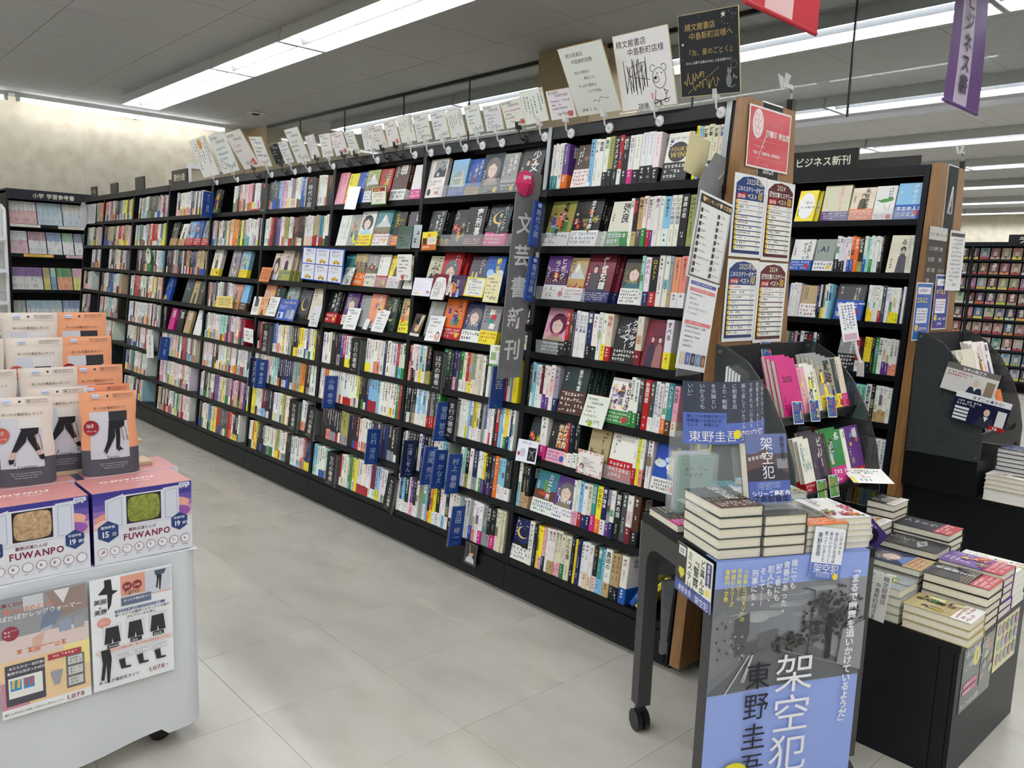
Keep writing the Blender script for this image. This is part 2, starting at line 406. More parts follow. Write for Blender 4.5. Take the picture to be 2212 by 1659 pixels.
# ================================================================== bookcases
BH, DTOP, YC, BW = 2.048, .183, .33, .9
def Yf(z): return DTOP * (z - .03) / (BH - .03)
LEAN = math.radians(6.0); TL = math.tan(LEAN)
ZR = [1.787, 1.546, 1.321, 1.093, .854, .640, .410, .174]
ZB = [1.775, 1.50, 1.24, .97, .72, .445, .174]
def bookcase(name, ox, oy, xs, rows, label):
    root = empty(name, (ox, oy, 0))
    T = .028
    for i, x in enumerate(xs):
        m = MB(); x0 = x - T / 2
        m.prism([(x0, Yf(.03), .03), (x0, Yf(BH), BH), (x0, 2 * YC - Yf(BH), BH), (x0, 2 * YC - Yf(.03), .03)], (T, 0, 0))
        m.build('upright', BLACK, root)
    for a, b in zip(xs, xs[1:]):
        a, b = min(a, b) + T / 2, max(a, b) - T / 2
        for z in rows:
            m = MB(); y = Yf(z); d = YC - .008 - y
            m.prism([(a, y, z - .03), (a, y, z), (a, y + d, z - d * TL), (a, y + d, z - d * TL - .022), (a, y + .02, z - .024)], (b - a, 0, 0)); m.build('shelf_board', BLACK, root)
        m = MB(); m.box((a, YC - .006, .05), (b, YC + .006, BH - .05)); m.build('back_panel', BLACK, root)
        m = MB(); zt = rows[-1] - .032
        m.prism([(a - T / 2 + .001, Yf(.035) - .004, .035), (a - T / 2 + .001, Yf(zt) - .004, zt), (a - T / 2 + .001, Yf(zt) + .015, zt), (a - T / 2 + .001, Yf(.035) + .015, .035)], (b - a + T - .002, 0, 0)); m.build('plinth_panel', BLACK, root)
        m = MB(); m.prism([(a, Yf(BH - .05) - .002, BH - .05), (a, Yf(BH) - .002, BH), (a, YC, BH), (a, YC, BH - .02), (a, Yf(BH) + .02, BH - .02), (a, Yf(BH - .05) + .016, BH - .05)], (b - a, 0, 0)); m.build('top_rail', BLACK, root)
    xa, xb = min(xs), max(xs)
    m = MB(); m.box((xa, .035, 0), (xb, 2 * YC - .035, .035)); m.build('kick_base', DARK, root)
    m = MB(); m.prism([(xa, YC + .006, BH - .02), (xa, YC + .006, BH), (xa, 2 * YC - Yf(BH), BH), (xa, 2 * YC - Yf(BH), BH - .02)], (xb - xa, 0, 0)); m.build('top_board', BLACK, root)
    m = MB()
    for z in [BH - .03] + list(rows):
        m.box((xa, YC + .01, z - .03), (xb, 2 * YC - Yf(z) - .01, z - .006))
    m.build('rear_shelving', BLACK, root)['kind'] = 'stuff'
    # wooden end panel with a dark inlay plate
    m = MB(); m.prism([(.012, Yf(.03) - .004, .035), (.012, Yf(BH) - .016, BH + .004), (.012, 2 * YC - Yf(BH) + .016, BH + .004), (.012, 2 * YC - Yf(.03) + .004, .035)], (.043, 0, 0)); ep = m.build('end_panel', WOOD, root)
    m = MB(); m.box((.0545, YC - .068, 1.715), (.0575, YC + .068, BH + .005)); s = Sheet(m, (.0577, YC - .068, 1.715), (0, 1, 0), (0, 0, 1), .0003)
    s.rect(0, 0, .136, .333, (46, 46, 48))
    for k in range(4): s.line([(.035 + k * .009, .095), (.078 + k * .004, .235)], .0045, (225, 225, 225))
    s.line([(.078, .235), (.094, .12), (.09, .1), (.078, .095), (.07, .105)], .0045, (225, 225, 225)); s.line([(.086, .235), (.102, .115), (.098, .095)], .0045, (225, 225, 225)); s.line([(.05, .14), (.082, .14)], .0045, (225, 225, 225))
    m.build('logo_plate', PRINT, ep)
    tag(root, label, 'bookcase', 'double-sided bookcases'); return root
XS = [-.014] + [-BW * k for k in range(1, 9)] + [-7.84]
CASE1 = bookcase('bookcase', 0, 0, XS, ZR, 'long black double-sided bookcase of novels with a wooden end panel')
for k, (x, z0, z1) in enumerate(((-.02, 1.2, BH + .002), (-.9, 1.786, BH + .002), (-.9, 1.33, 1.52))):
    m = MB(); m.prism([(x - .011, Yf(z0) - .006, z0), (x - .011, Yf(z1) - .006, z1), (x - .011, Yf(z1), z1), (x - .011, Yf(z0), z0)], (.022, 0, 0)); m.build('steel_upright_strip', STEEL, CASE1)
CASE2 = bookcase('bookcase', -.04, 1.85, [-.014, -.9, -1.8, -2.7, -3.6], ZB, 'black double-sided business bookcase behind, with paper notices on its wooden end')
def sign_plate(x, y, z, w_, h_, text, lab, fs=.05, rot=0.):
    r_ = empty('header_sign', (x, y, z), (0, 0, rot)); m = MB(); m.box((-w_ / 2, -.006, -.01), (w_ / 2, .006, h_)); s = Sheet(m, (-w_ / 2, -.006, 0), (1, 0, 0), (0, 0, 1), .0004)
    if text:
        tw = fs * len(text); s.text(text, w_ / 2 - tw / 2, h_ / 2 - fs * .42, fs, (232, 228, 205), bold=.014)
    else: s.rect(.004, .002, w_ - .004, h_ - .004, (58, 55, 53))
    m.build('plate', PRINT if False else GLOSSP, r_)
    for f_ in m.c[:6]: pass
    m2 = MB(); m2.box((-.03, -.004, -.012), (.03, .02, .0)); m2.build('foot', BLKP, r_)
    tag(r_, lab, 'sign', 'header signs on bookcase tops'); return r_
def blackfix(m): m.c[:6] = [lin((34, 33, 33))] * 6
_b = MB.box
def sp(x, y, z, w_, h_, text, lab, fs=.05):
    r_ = empty('header_sign', (x, y, z)); m = MB(); m.box((-w_ / 2, -.006, 0), (w_ / 2, .006, h_), lin((36, 34, 33)))
    s = Sheet(m, (-w_ / 2, -.006, 0), (1, 0, 0), (0, 0, 1), .0006)
    if text: s.text(text, w_ / 2 - fs * len(text) / 2, h_ / 2 - fs * .42, fs, (232, 228, 205), bold=.014)
    else: s.rect(.006, .006, w_ - .006, h_ - .006, (56, 53, 51))
    m.build('plate', GLOSSP, r_)
    m = MB(); m.box((-.03, -.004, -.0), (.03, .03, .006)); m.build('foot', BLKP, r_)
    tag(r_, lab, 'sign', 'header signs on bookcase tops')
sp(-.62, 1.85 + .19, BH, .4, .115, 'ビジネス新刊', 'long black header sign with white lettering on the business bookcase', .054)
sp(-.34, 1.85 + .36, BH, .36, .075, '', 'blank dark header plate at the back of the business bookcase')
sp(-7.62, .2, BH, .2, .1, 'ノベルス', 'small lettered black sign on the far corner of the bookcase', .042)
sp(-6.95, .2, BH, .22, .1, '', 'blank black sign second from the far corner of the bookcase')
sp(-6.2, .2, BH, .24, .115, '', 'blank black sign third from the far corner of the bookcase')
sp(-5.28, .22, BH, .34, .12, '現代小説', 'black lettered sign half hidden by the leftmost autograph boards', .062)
# reference-book bookcase on the left wall
RB = empty('reference_bookcase', (-8.9, -.36, 0))
RZ = [1.765, 1.434, 1.026, .66, .3]
m = MB(); m.box((-.3, 0, 0), (-.28, 2.2, 2.13)); m.build('back_panel', BLACK, RB)
for y in (0, .9, 1.8):
    m = MB(); m.box((-.28, y, 0), (0.0, y + .025, 2.13)); m.build('upright', BLACK, RB)
for z in RZ:
    m = MB(); m.box((-.28, .0, z - .03), (-.004, 2.2, z)); m.build('shelf_board', BLACK, RB)
m = MB(); m.box((-.28, 0, 2.1), (.004, 2.2, 2.15)); m.build('top_board', BLACK, RB)
m = MB(); m.box((-.004, .0, 2.04), (.012, 2.2, 2.15), lin((26, 28, 34))); s = Sheet(m, (.012, 0, 2.04), (0, 1, 0), (0, 0, 1), .0006)
s.text('小学 学習参考書', .26, .028, .058, (225, 222, 205), bold=.016); m.build('header_board', GLOSSP, RB)
m = MB(); m.box((-.28, 0, 0), (.0, 2.2, .1)); m.build('plinth_panel', BLACK, RB)
tag(RB, 'black wall bookcase of school reference books below the beige wall', 'bookcase')
# far comics bookcase
FB = empty('comic_bookcase', (-3.6, 10.4, 0)); FZ = [1.86 - .21 * k for k in range(9)]
for x in (0, 1.05, 2.1, 3.15, 4.2):
    m = MB(); m.box((x - .02, 0, 0), (x + .02, .3, 2.1)); m.build('upright', BLACK, FB)
for z in FZ:
    m = MB(); m.box((0, -.01, z - .03), (4.2, .28, z)); m.build('shelf_board', BLACK, FB)
m = MB(); m.box((0, .28, 0), (4.2, .3, 2.1)); m.build('back_panel', BLACK, FB)
m = MB(); m.box((-.02, -.02, 2.04), (4.22, .3, 2.1)); m.build('top_board', BLACK, FB)
m = MB(); m.box((1.5, -.03, 2.06), (2.9, -.02, 2.2), lin((24, 25, 28))); s = Sheet(m, (1.5, -.03, 2.06), (1, 0, 0), (0, 0, 1), .001); s.text('ライトノベル', .12, .03, .1, (220, 222, 190), bold=.015); m.build('header_board', GLOSSP, FB)
tag(FB, 'far black bookcase of face-out comics along the back aisle', 'bookcase')
# white wire rack at the left edge
WR = empty('wire_rack', (-7.0, -.73, 0))
for x in (-.42, 0):
    m = MB(); m.path([(x, 0, 0), (x, 0, 1.82), (x, -.03, 1.87), (x, -1.2, 1.87)], .014, 8); m.build('frame_tube', WHITEP, WR)
for i in range(11):
    m = MB(); m.tube((-.42 + .042 * i, 0, .1), (-.42 + .042 * i, 0, 1.85), .003, 5); m.build('grid_wire', WHITEP, WR)
for i in range(24):
    m = MB(); m.tube((-.42, 0, .1 + .075 * i), (0, 0, .1 + .075 * i), .003, 5); m.build('grid_wire', WHITEP, WR)
for z in (1.56, 1.27, .98, .7, .4):
    m = MB(); m.box((-.42, -1.2, z - .012), (.06, -.012, z)); m.box((.06, -1.2, z - .012), (.065, -.012, z + .02)); m.build('shelf', WHITEP, WR)
tag(WR, 'white wire rack with shelves at the far edge of the aisle', 'rack')
# ------------------------------------------------------------------ low display cabinets and the curved book racks at the bookcase ends
def island(ox, oy, lab1, lab2):
    c = empty('display_cabinet', (ox, oy, 0))
    m = MB(); m.box((.06, .13, .05), (.9, .70, .4)); m.build('carcass', BLACK, c)
    m = MB(); m.box((.058, .11, .4), (.918, .72, .42)); m.build('top_board', BLACK, c)
    m = MB(); m.box((.06, .115, .0), (.86, .128, .4)); m.build('front_panel', BLACK, c)
    m = MB(); m.box((.862, .115, .0), (.9, .128, .4)); m.build('corner_post', BLACK, c)
    m = MB(); m.box((.902, .115, .0), (.914, .715, .4)); m.build('side_panel', BLACK, c)
    m = MB(); m.box((.08, .15, 0), (.88, .68, .05)); m.build('kick_base', DARK, c)
    m = MB(); m.box((.06, .08, .421), (.40, .69, .60)); m.build('riser_box', BLACK, c)
    tag(c, lab1, 'cabinet', 'low display cabinets')
    r_ = empty('curved_book_rack', (ox, oy, .601))
    def side(y):
        pts = [(.062, y, 0), (.41, y, 0), (.41, y, .12), (.385, y, .24), (.34, y, .36), (.275, y, .47), (.19, y, .56), (.10, y, .605), (.062, y, .61)]
        m = MB(); m.prism(pts, (0, .005, 0)); return m
    for y in (.075, .69):
        sd = side(y).build('side_panel', SMOKE, r_)
        for bx, bz in ((.075, .02), (.39, .02), (.08, .585)):
            m = MB(); m.tube((bx, y - .004, bz), (bx, y, bz), .008, 10); m.build('screw_cap', STEEL, sd)
    m = MB(); m.box((.06, .082, .0), (.068, .688, .60)); m.build('back_panel', PERF, r_)
    for z, x in ((.36, .285), (.11, .37)):
        m = MB(); m.prism([(.07, .082, z + .05), (x, .082, z), (x + .006, .082, z + .02), (x + .012, .082, z + .018), (x + .004, .082, z - .012), (.07, .082, z + .038)], (0, .606, 0)); m.build('tray', BLACK, r_)
    m = MB(); m.box((.1, .37, 0), (.12, .39, .5)); m.build('centre_post', DARK, r_)
    tag(r_, lab2, 'book rack', 'curved racks at the bookcase ends')
island(0, 0, 'low black display cabinet in front of the novel bookcase end', 'curved smoked-acrylic rack of mystery books against the novel bookcase end')
island(-.04, 1.85, 'low black display cabinet in front of the business bookcase end', 'curved smoked-acrylic rack against the business bookcase end')
# ================================================================== books
PAL = dict(W=(236, 234, 228), V=(224, 214, 190), K=(26, 26, 28), G=(150, 152, 152), D=(72, 72, 76), R=(178, 30, 36), Y=(240, 222, 48), B=(38, 84, 172), N=(28, 40, 88), L=(134, 190, 222), O=(228, 116, 40), E=(44, 128, 62), T=(58, 138, 142), P=(232, 164, 182), M=(206, 42, 132), U=(92, 52, 132), A=(186, 160, 112), C=(84, 56, 42), I=(158, 158, 84), X=(112, 26, 42), S=(232, 150, 122), Z=(150, 214, 190), H=(44, 62, 54))
CN = dict(W='white', V='cream', K='black', G='grey', D='charcoal', R='red', Y='yellow', B='blue', N='navy', L='pale-blue', O='orange', E='green', T='teal', P='pink', M='magenta', U='purple', A='tan', C='brown', I='olive', X='maroon', S='salmon', Z='mint', H='dark-green')
DARKS = set('KRBNETMUCXHDO')
ORDN = ORD + ['eleventh', 'twelfth', 'thirteenth', 'fourteenth', 'fifteenth', 'sixteenth', 'seventeenth', 'eighteenth', 'nineteenth', 'twentieth'] + ['twenty-' + o for o in ORD[:9]] + ['thirtieth'] + ['thirty-' + o for o in ORD[:9]]
ROWN = ['top', 'second', 'third', 'fourth', 'fifth', 'sixth', 'seventh', 'bottom']
def jit(c, rnd, k=10): return tuple(max(0, min(255, int(x + rnd.uniform(-k, k)))) for x in c)
def mixc(a, b, t): return tuple(a[i] * (1 - t) + b[i] * t for i in range(3))
def book_shell(m, t, h, d, c, ct=.0022):
    """cover: spine with eased edges and two boards, front of the spine at y=0"""
    e = min(.0022, t * .2)
    pts = [(0, e), (e, 0), (t - e, 0), (t, e), (t, d), (t - ct, d), (t - ct, .004), (ct, .004), (ct, d), (0, d)]
    n = len(m.v); k = len(pts)
    m.v += [(x, y, 0) for x, y in pts] + [(x, y, h) for x, y in pts]
    for i in range(k):
        j = (i + 1) % k; m.f.append((n + i, n + j, n + k + j, n + k + i)); m.c.append(lin(c)); m.m.append(0)
    for q in ((0, 1, 2, 3, 6, 7), (3, 4, 5, 6), (0, 7, 8, 9)):
        m.f.append(tuple(n + k + i for i in q)); m.c.append(lin(c)); m.m.append(0)
        m.f.append(tuple(n + i for i in reversed(q))); m.c.append(lin(c)); m.m.append(0)
def barcode(s, x, y, w_, h_, rnd):
    s.rect(x, y, x + w_, y + h_, (236, 236, 232)); q = x + w_ * .12
    for yy in (.55, .12):
        q = x + w_ * .12
        while q < x + w_ * .85:
            b_ = rnd.choice((.0009, .0013, .002)); s.mb.face([s.P(q, y + h_ * yy), s.P(q + b_, y + h_ * yy), s.P(q + b_, y + h_ * (yy + .33)), s.P(q, y + h_ * (yy + .33))], lin((40, 40, 42)), s.mi); q += b_ + rnd.choice((.001, .0016))
    s.k += s.st
def spine_book(t, h, d, cov, band, title, bar, rnd):
    c = jit(PAL[cov], rnd, 8); ink = (240, 238, 230) if cov in DARKS else (36, 34, 36)
    if cov == 'K' and rnd.random() < .3: ink = rnd.choice(((226, 200, 70), (220, 60, 60), (150, 210, 240)))
    if cov in 'WV' and rnd.random() < .3: ink = rnd.choice(((170, 40, 50), (40, 80, 160), (40, 110, 70), (120, 60, 120)))
    m = MB(); book_shell(m, t, h, d, c)
    s = Sheet(m, (0, 0, 0), (1, 0, 0), (0, 0, 1), .0005)
    bh = h * rnd.uniform(.28, .36) if band else 0
    top = h * .95; low = bh + .012
    r = rnd.random()
    if not title and r < .4:   # pictured upper spine
        c2 = jit(PAL[rnd.choice('GLADTPNEIC')], rnd, 20); a = rnd.uniform(.3, .6) * h
        s.rect(.0025, a, t - .0025, a + rnd.uniform(.12, .3) * h, mixc(c, c2, .7))
    if title:
        fs = min(t * .72, (top - low - .03) / (len(title) * 1.03)); s.text(title, t / 2, top, fs, ink, True, .018)
        y1 = top - fs * len(title) * 1.05 - .006
        if y1 - low > .03: s.marks(t * .34, low + .004, t * .66, min(y1, low + .05), 1, ink, rnd, True)
    else:
        q = top - rnd.uniform(.3, .5) * (top - low)
        s.marks(t * .2, q, t * .8, top, 1 if rnd.random() < .75 else 2, ink, rnd, True, ch=min(t * .8, .016))
        s.marks(t * .34, low + .004, t * .66, q - .014, 1, ink, rnd, True, ch=min(t * .5, .009))
    if bar:
        s2 = Sheet(m, (t, 0, 0), (0, 1, 0), (0, 0, 1), .0005); barcode(s2, .03, h * .72, .04, .042, rnd)
        s2.marks(.078, h * .78, .118, h * .9, 4, mixc(c, ink, .5), rnd)
    o = m.build('book', GLOSSP)
    m = MB(); m.box((.0024, .0042, .002), (t - .0024, d - .003, h - .003)); m.build('pages', CREAM if rnd.random() < .6 else PAGEW, o)
    if band:
        bc = jit(PAL[band], rnd, 8); ik = (238, 236, 228) if band in DARKS else (40, 36, 40)
        if band in 'WVY' and rnd.random() < .35: ik = (180, 30, 40)
        m = MB(); e = .0005; n = 0
        pts = [(-e, d * .92), (-e, .002), (.0016, -e), (t - .0016, -e), (t + e, .002), (t + e, d * .92)]
        for (xa, ya), (xb, yb) in zip(pts, pts[1:]): m.face([(xa, ya, .0005), (xb, yb, .0005), (xb, yb, bh), (xa, ya, bh)], lin(bc))
        s = Sheet(m, (0, -e, 0), (1, 0, 0), (0, 0, 1), .0003); s.marks(t * .24, .008, t * .76, bh - .006, 1, ik, rnd, True, ch=min(t * .7, .012))
        m.build('paper_band', GLOSSP, o)
    return o
def art(s, w_, h_, kind, c, ac, rnd, y0=0.):
    H_ = h_ - y0
    R_ = lambda a, b: rnd.uniform(a, b)
    def Y(v): return y0 + v * H_
    pals = [jit(PAL[k], rnd, 18) for k in rnd.sample('LPAIGTSVNCEUOY', 6)]
    if kind in ('blob', 'people', 'flower', 'city', 'castle', 'mount', 'one', 'two', 'face', 'house', 'moon', 'eye', 'cloud', 'frog', 'window', 'road'):
        k = 3
        for i in range(k): s.rect(.0, Y(i / k * .8), w_, Y((i + 1) / k * .8), mixc(c, pals[0], .03 + .05 * i))
    if kind == 'blob':
        for i in range(7): s.ell(R_(.15, .85) * w_, Y(R_(.15, .85)), R_(.05, .16) * w_, R_(.03, .11) * H_, mixc(c, pals[i % 6], R_(.35, .8)), 12, R_(0, 3))
    elif kind == 'people':
        for i in range(8):
            x, y, k = R_(.15, .85) * w_, Y(R_(.1, .7)), R_(.7, 1.2); cc = pals[i % 6]
            s.poly([(x - .011 * k, y - .03 * k), (x + .011 * k, y - .03 * k), (x + .008 * k, y + .004), (x - .008 * k, y + .004)], cc); s.ell(x, y + .01 * k, .006 * k, .007 * k, (230, 200, 178), 10); s.ell(x, y + .014 * k, .0065 * k, .005 * k, (40, 32, 34), 10)
    elif kind in ('one', 'two'):
        for i, fx in enumerate((.5,) if kind == 'one' else (.34, .66)):
            x = fx * w_; cc = mixc((38, 36, 44), pals[i], .35 if kind == 'one' else .2 + .4 * i); k = w_ * .9
            s.poly([(x - .2 * k, Y(.0)), (x + .2 * k, Y(.0)), (x + .15 * k, Y(.42)), (x + .05 * k, Y(.5)), (x - .05 * k, Y(.5)), (x - .15 * k, Y(.42))], cc)
            s.ell(x, Y(.6), .1 * k, .13 * k, (40, 32, 34), 14); s.ell(x, Y(.57), .075 * k, .1 * k, (226, 196, 176), 14); s.ell(x - .03 * k, Y(.58), .012 * k, .01 * k, (30, 26, 28), 8); s.ell(x + .03 * k, Y(.58), .012 * k, .01 * k, (30, 26, 28), 8)
    elif kind == 'face':
        x = .52 * w_; hc = mixc((40, 30, 34), ac, .35)
        s.ell(x, Y(.5), .36 * w_, .34 * H_, hc, 18); s.ell(x - .02 * w_, Y(.46), .22 * w_, .24 * H_, (228, 200, 184), 18); s.poly([(x - .25 * w_, Y(.55)), (x - .1 * w_, Y(.8)), (x + .28 * w_, Y(.75)), (x + .22 * w_, Y(.5)), (x, Y(.66))], hc)
        for dx in (-.1, .07): s.ell(x + dx * w_, Y(.48), .03 * w_, .012 * H_, (36, 30, 36), 10)
        s.line([(x - .05 * w_, Y(.35)), (x + .03 * w_, Y(.35))], .0014, (170, 60, 70)); s.poly([(.1 * w_, Y(0)), (.9 * w_, Y(0)), (.7 * w_, Y(.22)), (.32 * w_, Y(.22))], mixc(c, pals[2], .6))
    elif kind == 'eye':
        s.poly([(.15 * w_, Y(.35)), (.5 * w_, Y(.46)), (.86 * w_, Y(.37)), (.5 * w_, Y(.27))], (170, 168, 162)); s.ell(.52 * w_, Y(.365), .08 * w_, .05 * H_, (20, 20, 22)); s.ell(.54 * w_, Y(.38), .02 * w_, .014 * H_, (230, 230, 226), 8)
        for i in range(8): s.line([(R_(.1, .9) * w_, Y(R_(.5, .6))), (R_(.1, .9) * w_, Y(R_(.62, .75)))], .002, (120, 118, 112))
    elif kind == 'flower':
        for i in range(9):
            x, y, k = R_(.1, .9) * w_, Y(R_(.06, .6)), R_(.012, .026); cc = rnd.choice(((214, 96, 40), (196, 170, 50), (170, 60, 90), (110, 120, 70)))
            for a in range(5): s.ell(x + k * .5 * math.cos(a * 1.257), y + k * .5 * math.sin(a * 1.257), k * .36, k * .22, cc, 8, a * 1.257)
            s.ell(x, y, k * .2, k * .2, (236, 214, 120), 8)
    elif kind == 'house':
        b_ = mixc(c, (226, 220, 200), .75); s.rect(.2 * w_, Y(.05), .75 * w_, Y(.38), b_); s.poly([(.14 * w_, Y(.38)), (.81 * w_, Y(.38)), (.48 * w_, Y(.62))], mixc(b_, (90, 90, 96), .5))
        for i in range(4): s.rect((.25 + i * .125) * w_, Y(.1), (.32 + i * .125) * w_, Y(.32), mixc(b_, (60, 64, 76), .6))
        s.rect(0, Y(0), w_, Y(.05), (90, 112, 70)); s.poly([(.66 * w_, Y(.02)), (.86 * w_, Y(.02)), (.83 * w_, Y(.5)), (.7 * w_, Y(.5))], (206, 196, 170)); s.ell(.765 * w_, Y(.56), .05 * w_, .045 * H_, (214, 186, 160), 12)
    elif kind in ('city', 'castle'):
        for i in range(9):
            x = i / 9 * w_; t_ = R_(.2, .6); s.rect(x, Y(.02), x + w_ / 9.5, Y(t_), mixc(c, (60, 50, 44), R_(.3, .75)))
            for j in range(int(t_ * 8)): s.rect(x + w_ * .02, Y(.05 + j * .065), x + w_ * .055, Y(.08 + j * .065), (226, 190, 120))
            if kind == 'castle': s.poly([(x, Y(t_)), (x + w_ / 9.5, Y(t_)), (x + w_ / 19, Y(t_ + .12))], mixc(c, ac, .6))
        if kind == 'castle': s.ell(.5 * w_, Y(.3), .15 * w_, .16 * H_, (150, 40, 50)); s.ell(.5 * w_, Y(.32), .08 * w_, .08 * H_, (226, 196, 80))
    elif kind == 'mount':
        s.rect(0, Y(0), w_, Y(.3), mixc((170, 160, 80), pals[1], .3)); s.poly([(0, Y(.3)), (w_, Y(.3)), (.75 * w_, Y(.55)), (.52 * w_, Y(.85)), (.3 * w_, Y(.5))], (206, 208, 206)); s.poly([(.38 * w_, Y(.6)), (.52 * w_, Y(.85)), (.62 * w_, Y(.68)), (.5 * w_, Y(.5))], (240, 238, 226))
        for i in range(10): s.ell(R_(0, 1) * w_, Y(R_(.0, .14)), .05 * w_, .03 * H_, (150, 50, 66), 8)
    elif kind == 'moon':
        s.ell(.5 * w_, Y(.5), .3 * w_, .22 * H_, (226, 190, 110)); s.ell(.57 * w_, Y(.53), .27 * w_, .2 * H_, mixc(c, (10, 10, 14), .3))
        for i in range(16): s.ell(R_(0, 1) * w_, Y(R_(.6, 1)), .002, .002, (230, 230, 226), 6)
        for i in range(8): s.ell(R_(0, 1) * w_, Y(R_(0, .12)), .14 * w_, .07 * H_, (22, 24, 26), 10)
    elif kind == 'cloud':
        for i in range(9): s.ell(R_(.2, 1) * w_, Y(R_(.1, .6)), R_(.12, .22) * w_, R_(.06, .12) * H_, mixc((236, 240, 244), (120, 170, 220), R_(0, .6)), 12)
        s.poly([(.55 * w_, Y(.35)), (.8 * w_, Y(.35)), (.72 * w_, Y(.6)), (.67 * w_, Y(.75)), (.62 * w_, Y(.6))], (232, 230, 224))
    elif kind == 'frog':
        s.rect(0, Y(.0), w_, Y(.35), (96, 62, 48)); s.ell(.5 * w_, Y(.42), .1 * w_, .14 * H_, (92, 140, 74)); s.ell(.5 * w_, Y(.6), .12 * w_, .07 * H_, (92, 140, 74))
        for d in (-.07, .07): s.ell((.5 + d) * w_, Y(.66), .035 * w_, .025 * H_, (150, 180, 100), 10)
        s.ell(.45 * w_, Y(.2), .24 * w_, .06 * H_, (196, 70, 40), 12)
    elif kind == 'window':
        for i in range(2):
            for j in range(3): s.rect((.4 + i * .26) * w_, Y(.08 + j * .27), (.62 + i * .26) * w_, Y(.31 + j * .27), (226, 180, 110)); s.rect((.45 + i * .26) * w_, Y(.08 + j * .27), (.56 + i * .26) * w_, Y(.22 + j * .27), (150, 90, 50))
    elif kind == 'road':
        s.poly([(.2 * w_, Y(0)), (.8 * w_, Y(0)), (.55 * w_, Y(.5)), (.45 * w_, Y(.5))], (96, 92, 88)); s.line([(.5 * w_, Y(0)), (.5 * w_, Y(.5))], .002, (226, 226, 220))
    elif kind == 'ring':
        s.ell(.5 * w_, Y(.35), .4 * w_, .34 * H_, (34, 34, 36), 24); s.ell(.5 * w_, Y(.35), .34 * w_, .29 * H_, (52, 46, 40), 24)
        s.text('FOURTH', .2 * w_, Y(.38), .021, (206, 176, 90), bold=.015); s.text('WING', .2 * w_, Y(.16), .03, (206, 176, 90), bold=.015); s.ell(.17 * w_, Y(.72), .07 * w_, .05 * H_, (40, 70, 170), 10)
    elif kind == 'dots':
        for i in range(26): s.ell(R_(.08, .92) * w_, Y(R_(.04, .96)), .005, .009, rnd.choice(((190, 40, 60), (226, 190, 170), (230, 200, 90), (150, 130, 190), (60, 40, 50), (200, 120, 80))), 10, R_(0, 3))
    elif kind == 'photo':
        s.rect(.3 * w_, Y(.52), .95 * w_, Y(.94), (150, 150, 150)); s.poly([(.3 * w_, Y(.52)), (.95 * w_, Y(.52)), (.95 * w_, Y(.74)), (.75 * w_, Y(.68)), (.55 * w_, Y(.78)), (.3 * w_, Y(.6))], (48, 48, 50)); s.rect(.45 * w_, Y(.55), .6 * w_, Y(.64), (176, 176, 174)); s.marks(.2 * w_, Y(.3), .8 * w_, Y(.45), 2, (90, 90, 90), rnd); s.text('ノーベル', .4 * w_, Y(.2), .016, (40, 40, 44)); s.text('受賞', .52 * w_, Y(.08), .018, (180, 50, 50)); s.ell(.2 * w_, Y(.14), .1 * w_, .09 * H_, (40, 36, 38), 12)
    elif kind == 'cards':
        for x, y, cc in ((.5, .75, (230, 228, 222)), (.62, .55, (190, 40, 46)), (.5, .38, (60, 140, 140)), (.6, .2, (236, 234, 228))): s.poly([((x - .16) * w_, Y(y - .1)), ((x + .12) * w_, Y(y - .13)), ((x + .17) * w_, Y(y + .08)), ((x - .11) * w_, Y(y + .11))], cc)
    elif kind == 'pine':
        s.ell(.55 * w_, Y(.42), .2 * w_, .3 * H_, (206, 170, 60), 14, -.3)
        for i in range(9): s.poly([(.5 * w_, Y(.65)), (.56 * w_, Y(.68)), ((.3 + .06 * i) * w_, Y(.95 - .02 * abs(4 - i)))], (60, 120 + 8 * i, 60))
    elif kind == 'label': barcode(s, .4 * w_, Y(.6), .4 * w_, .05, rnd)
    elif kind == 'cloudb':
        for i in range(16): s.ell((.5 + .3 * math.cos(i * .393)) * w_, Y(.5 + .33 * math.sin(i * .393)), .14 * w_, .1 * H_, (244, 242, 236), 12)
        s.rect(.22 * w_, Y(.2), .78 * w_, Y(.82), (244, 242, 236))
    elif kind == 'croc':
        s.ell(.5 * w_, Y(.45), .28 * w_, .07 * H_, (70, 140, 60), 16, .1); s.ell(.76 * w_, Y(.5), .15 * w_, .08 * H_, (70, 140, 60), 14); s.poly([(.28 * w_, Y(.47)), (.05 * w_, Y(.5)), (.28 * w_, Y(.4))], (70, 140, 60)); s.line([(.5 * w_, Y(.3)), (.56 * w_, Y(.12)), (.75 * w_, Y(.12)), (.78 * w_, Y(.34))], .0016, (60, 60, 60))
    elif kind == 'lines':
        for i in range(6): s.scribble(.15 * w_, Y(R_(.1, .7)), .85 * w_, Y(R_(.3, .95)), .0011, mixc(c, ac, .7), rnd, 1)
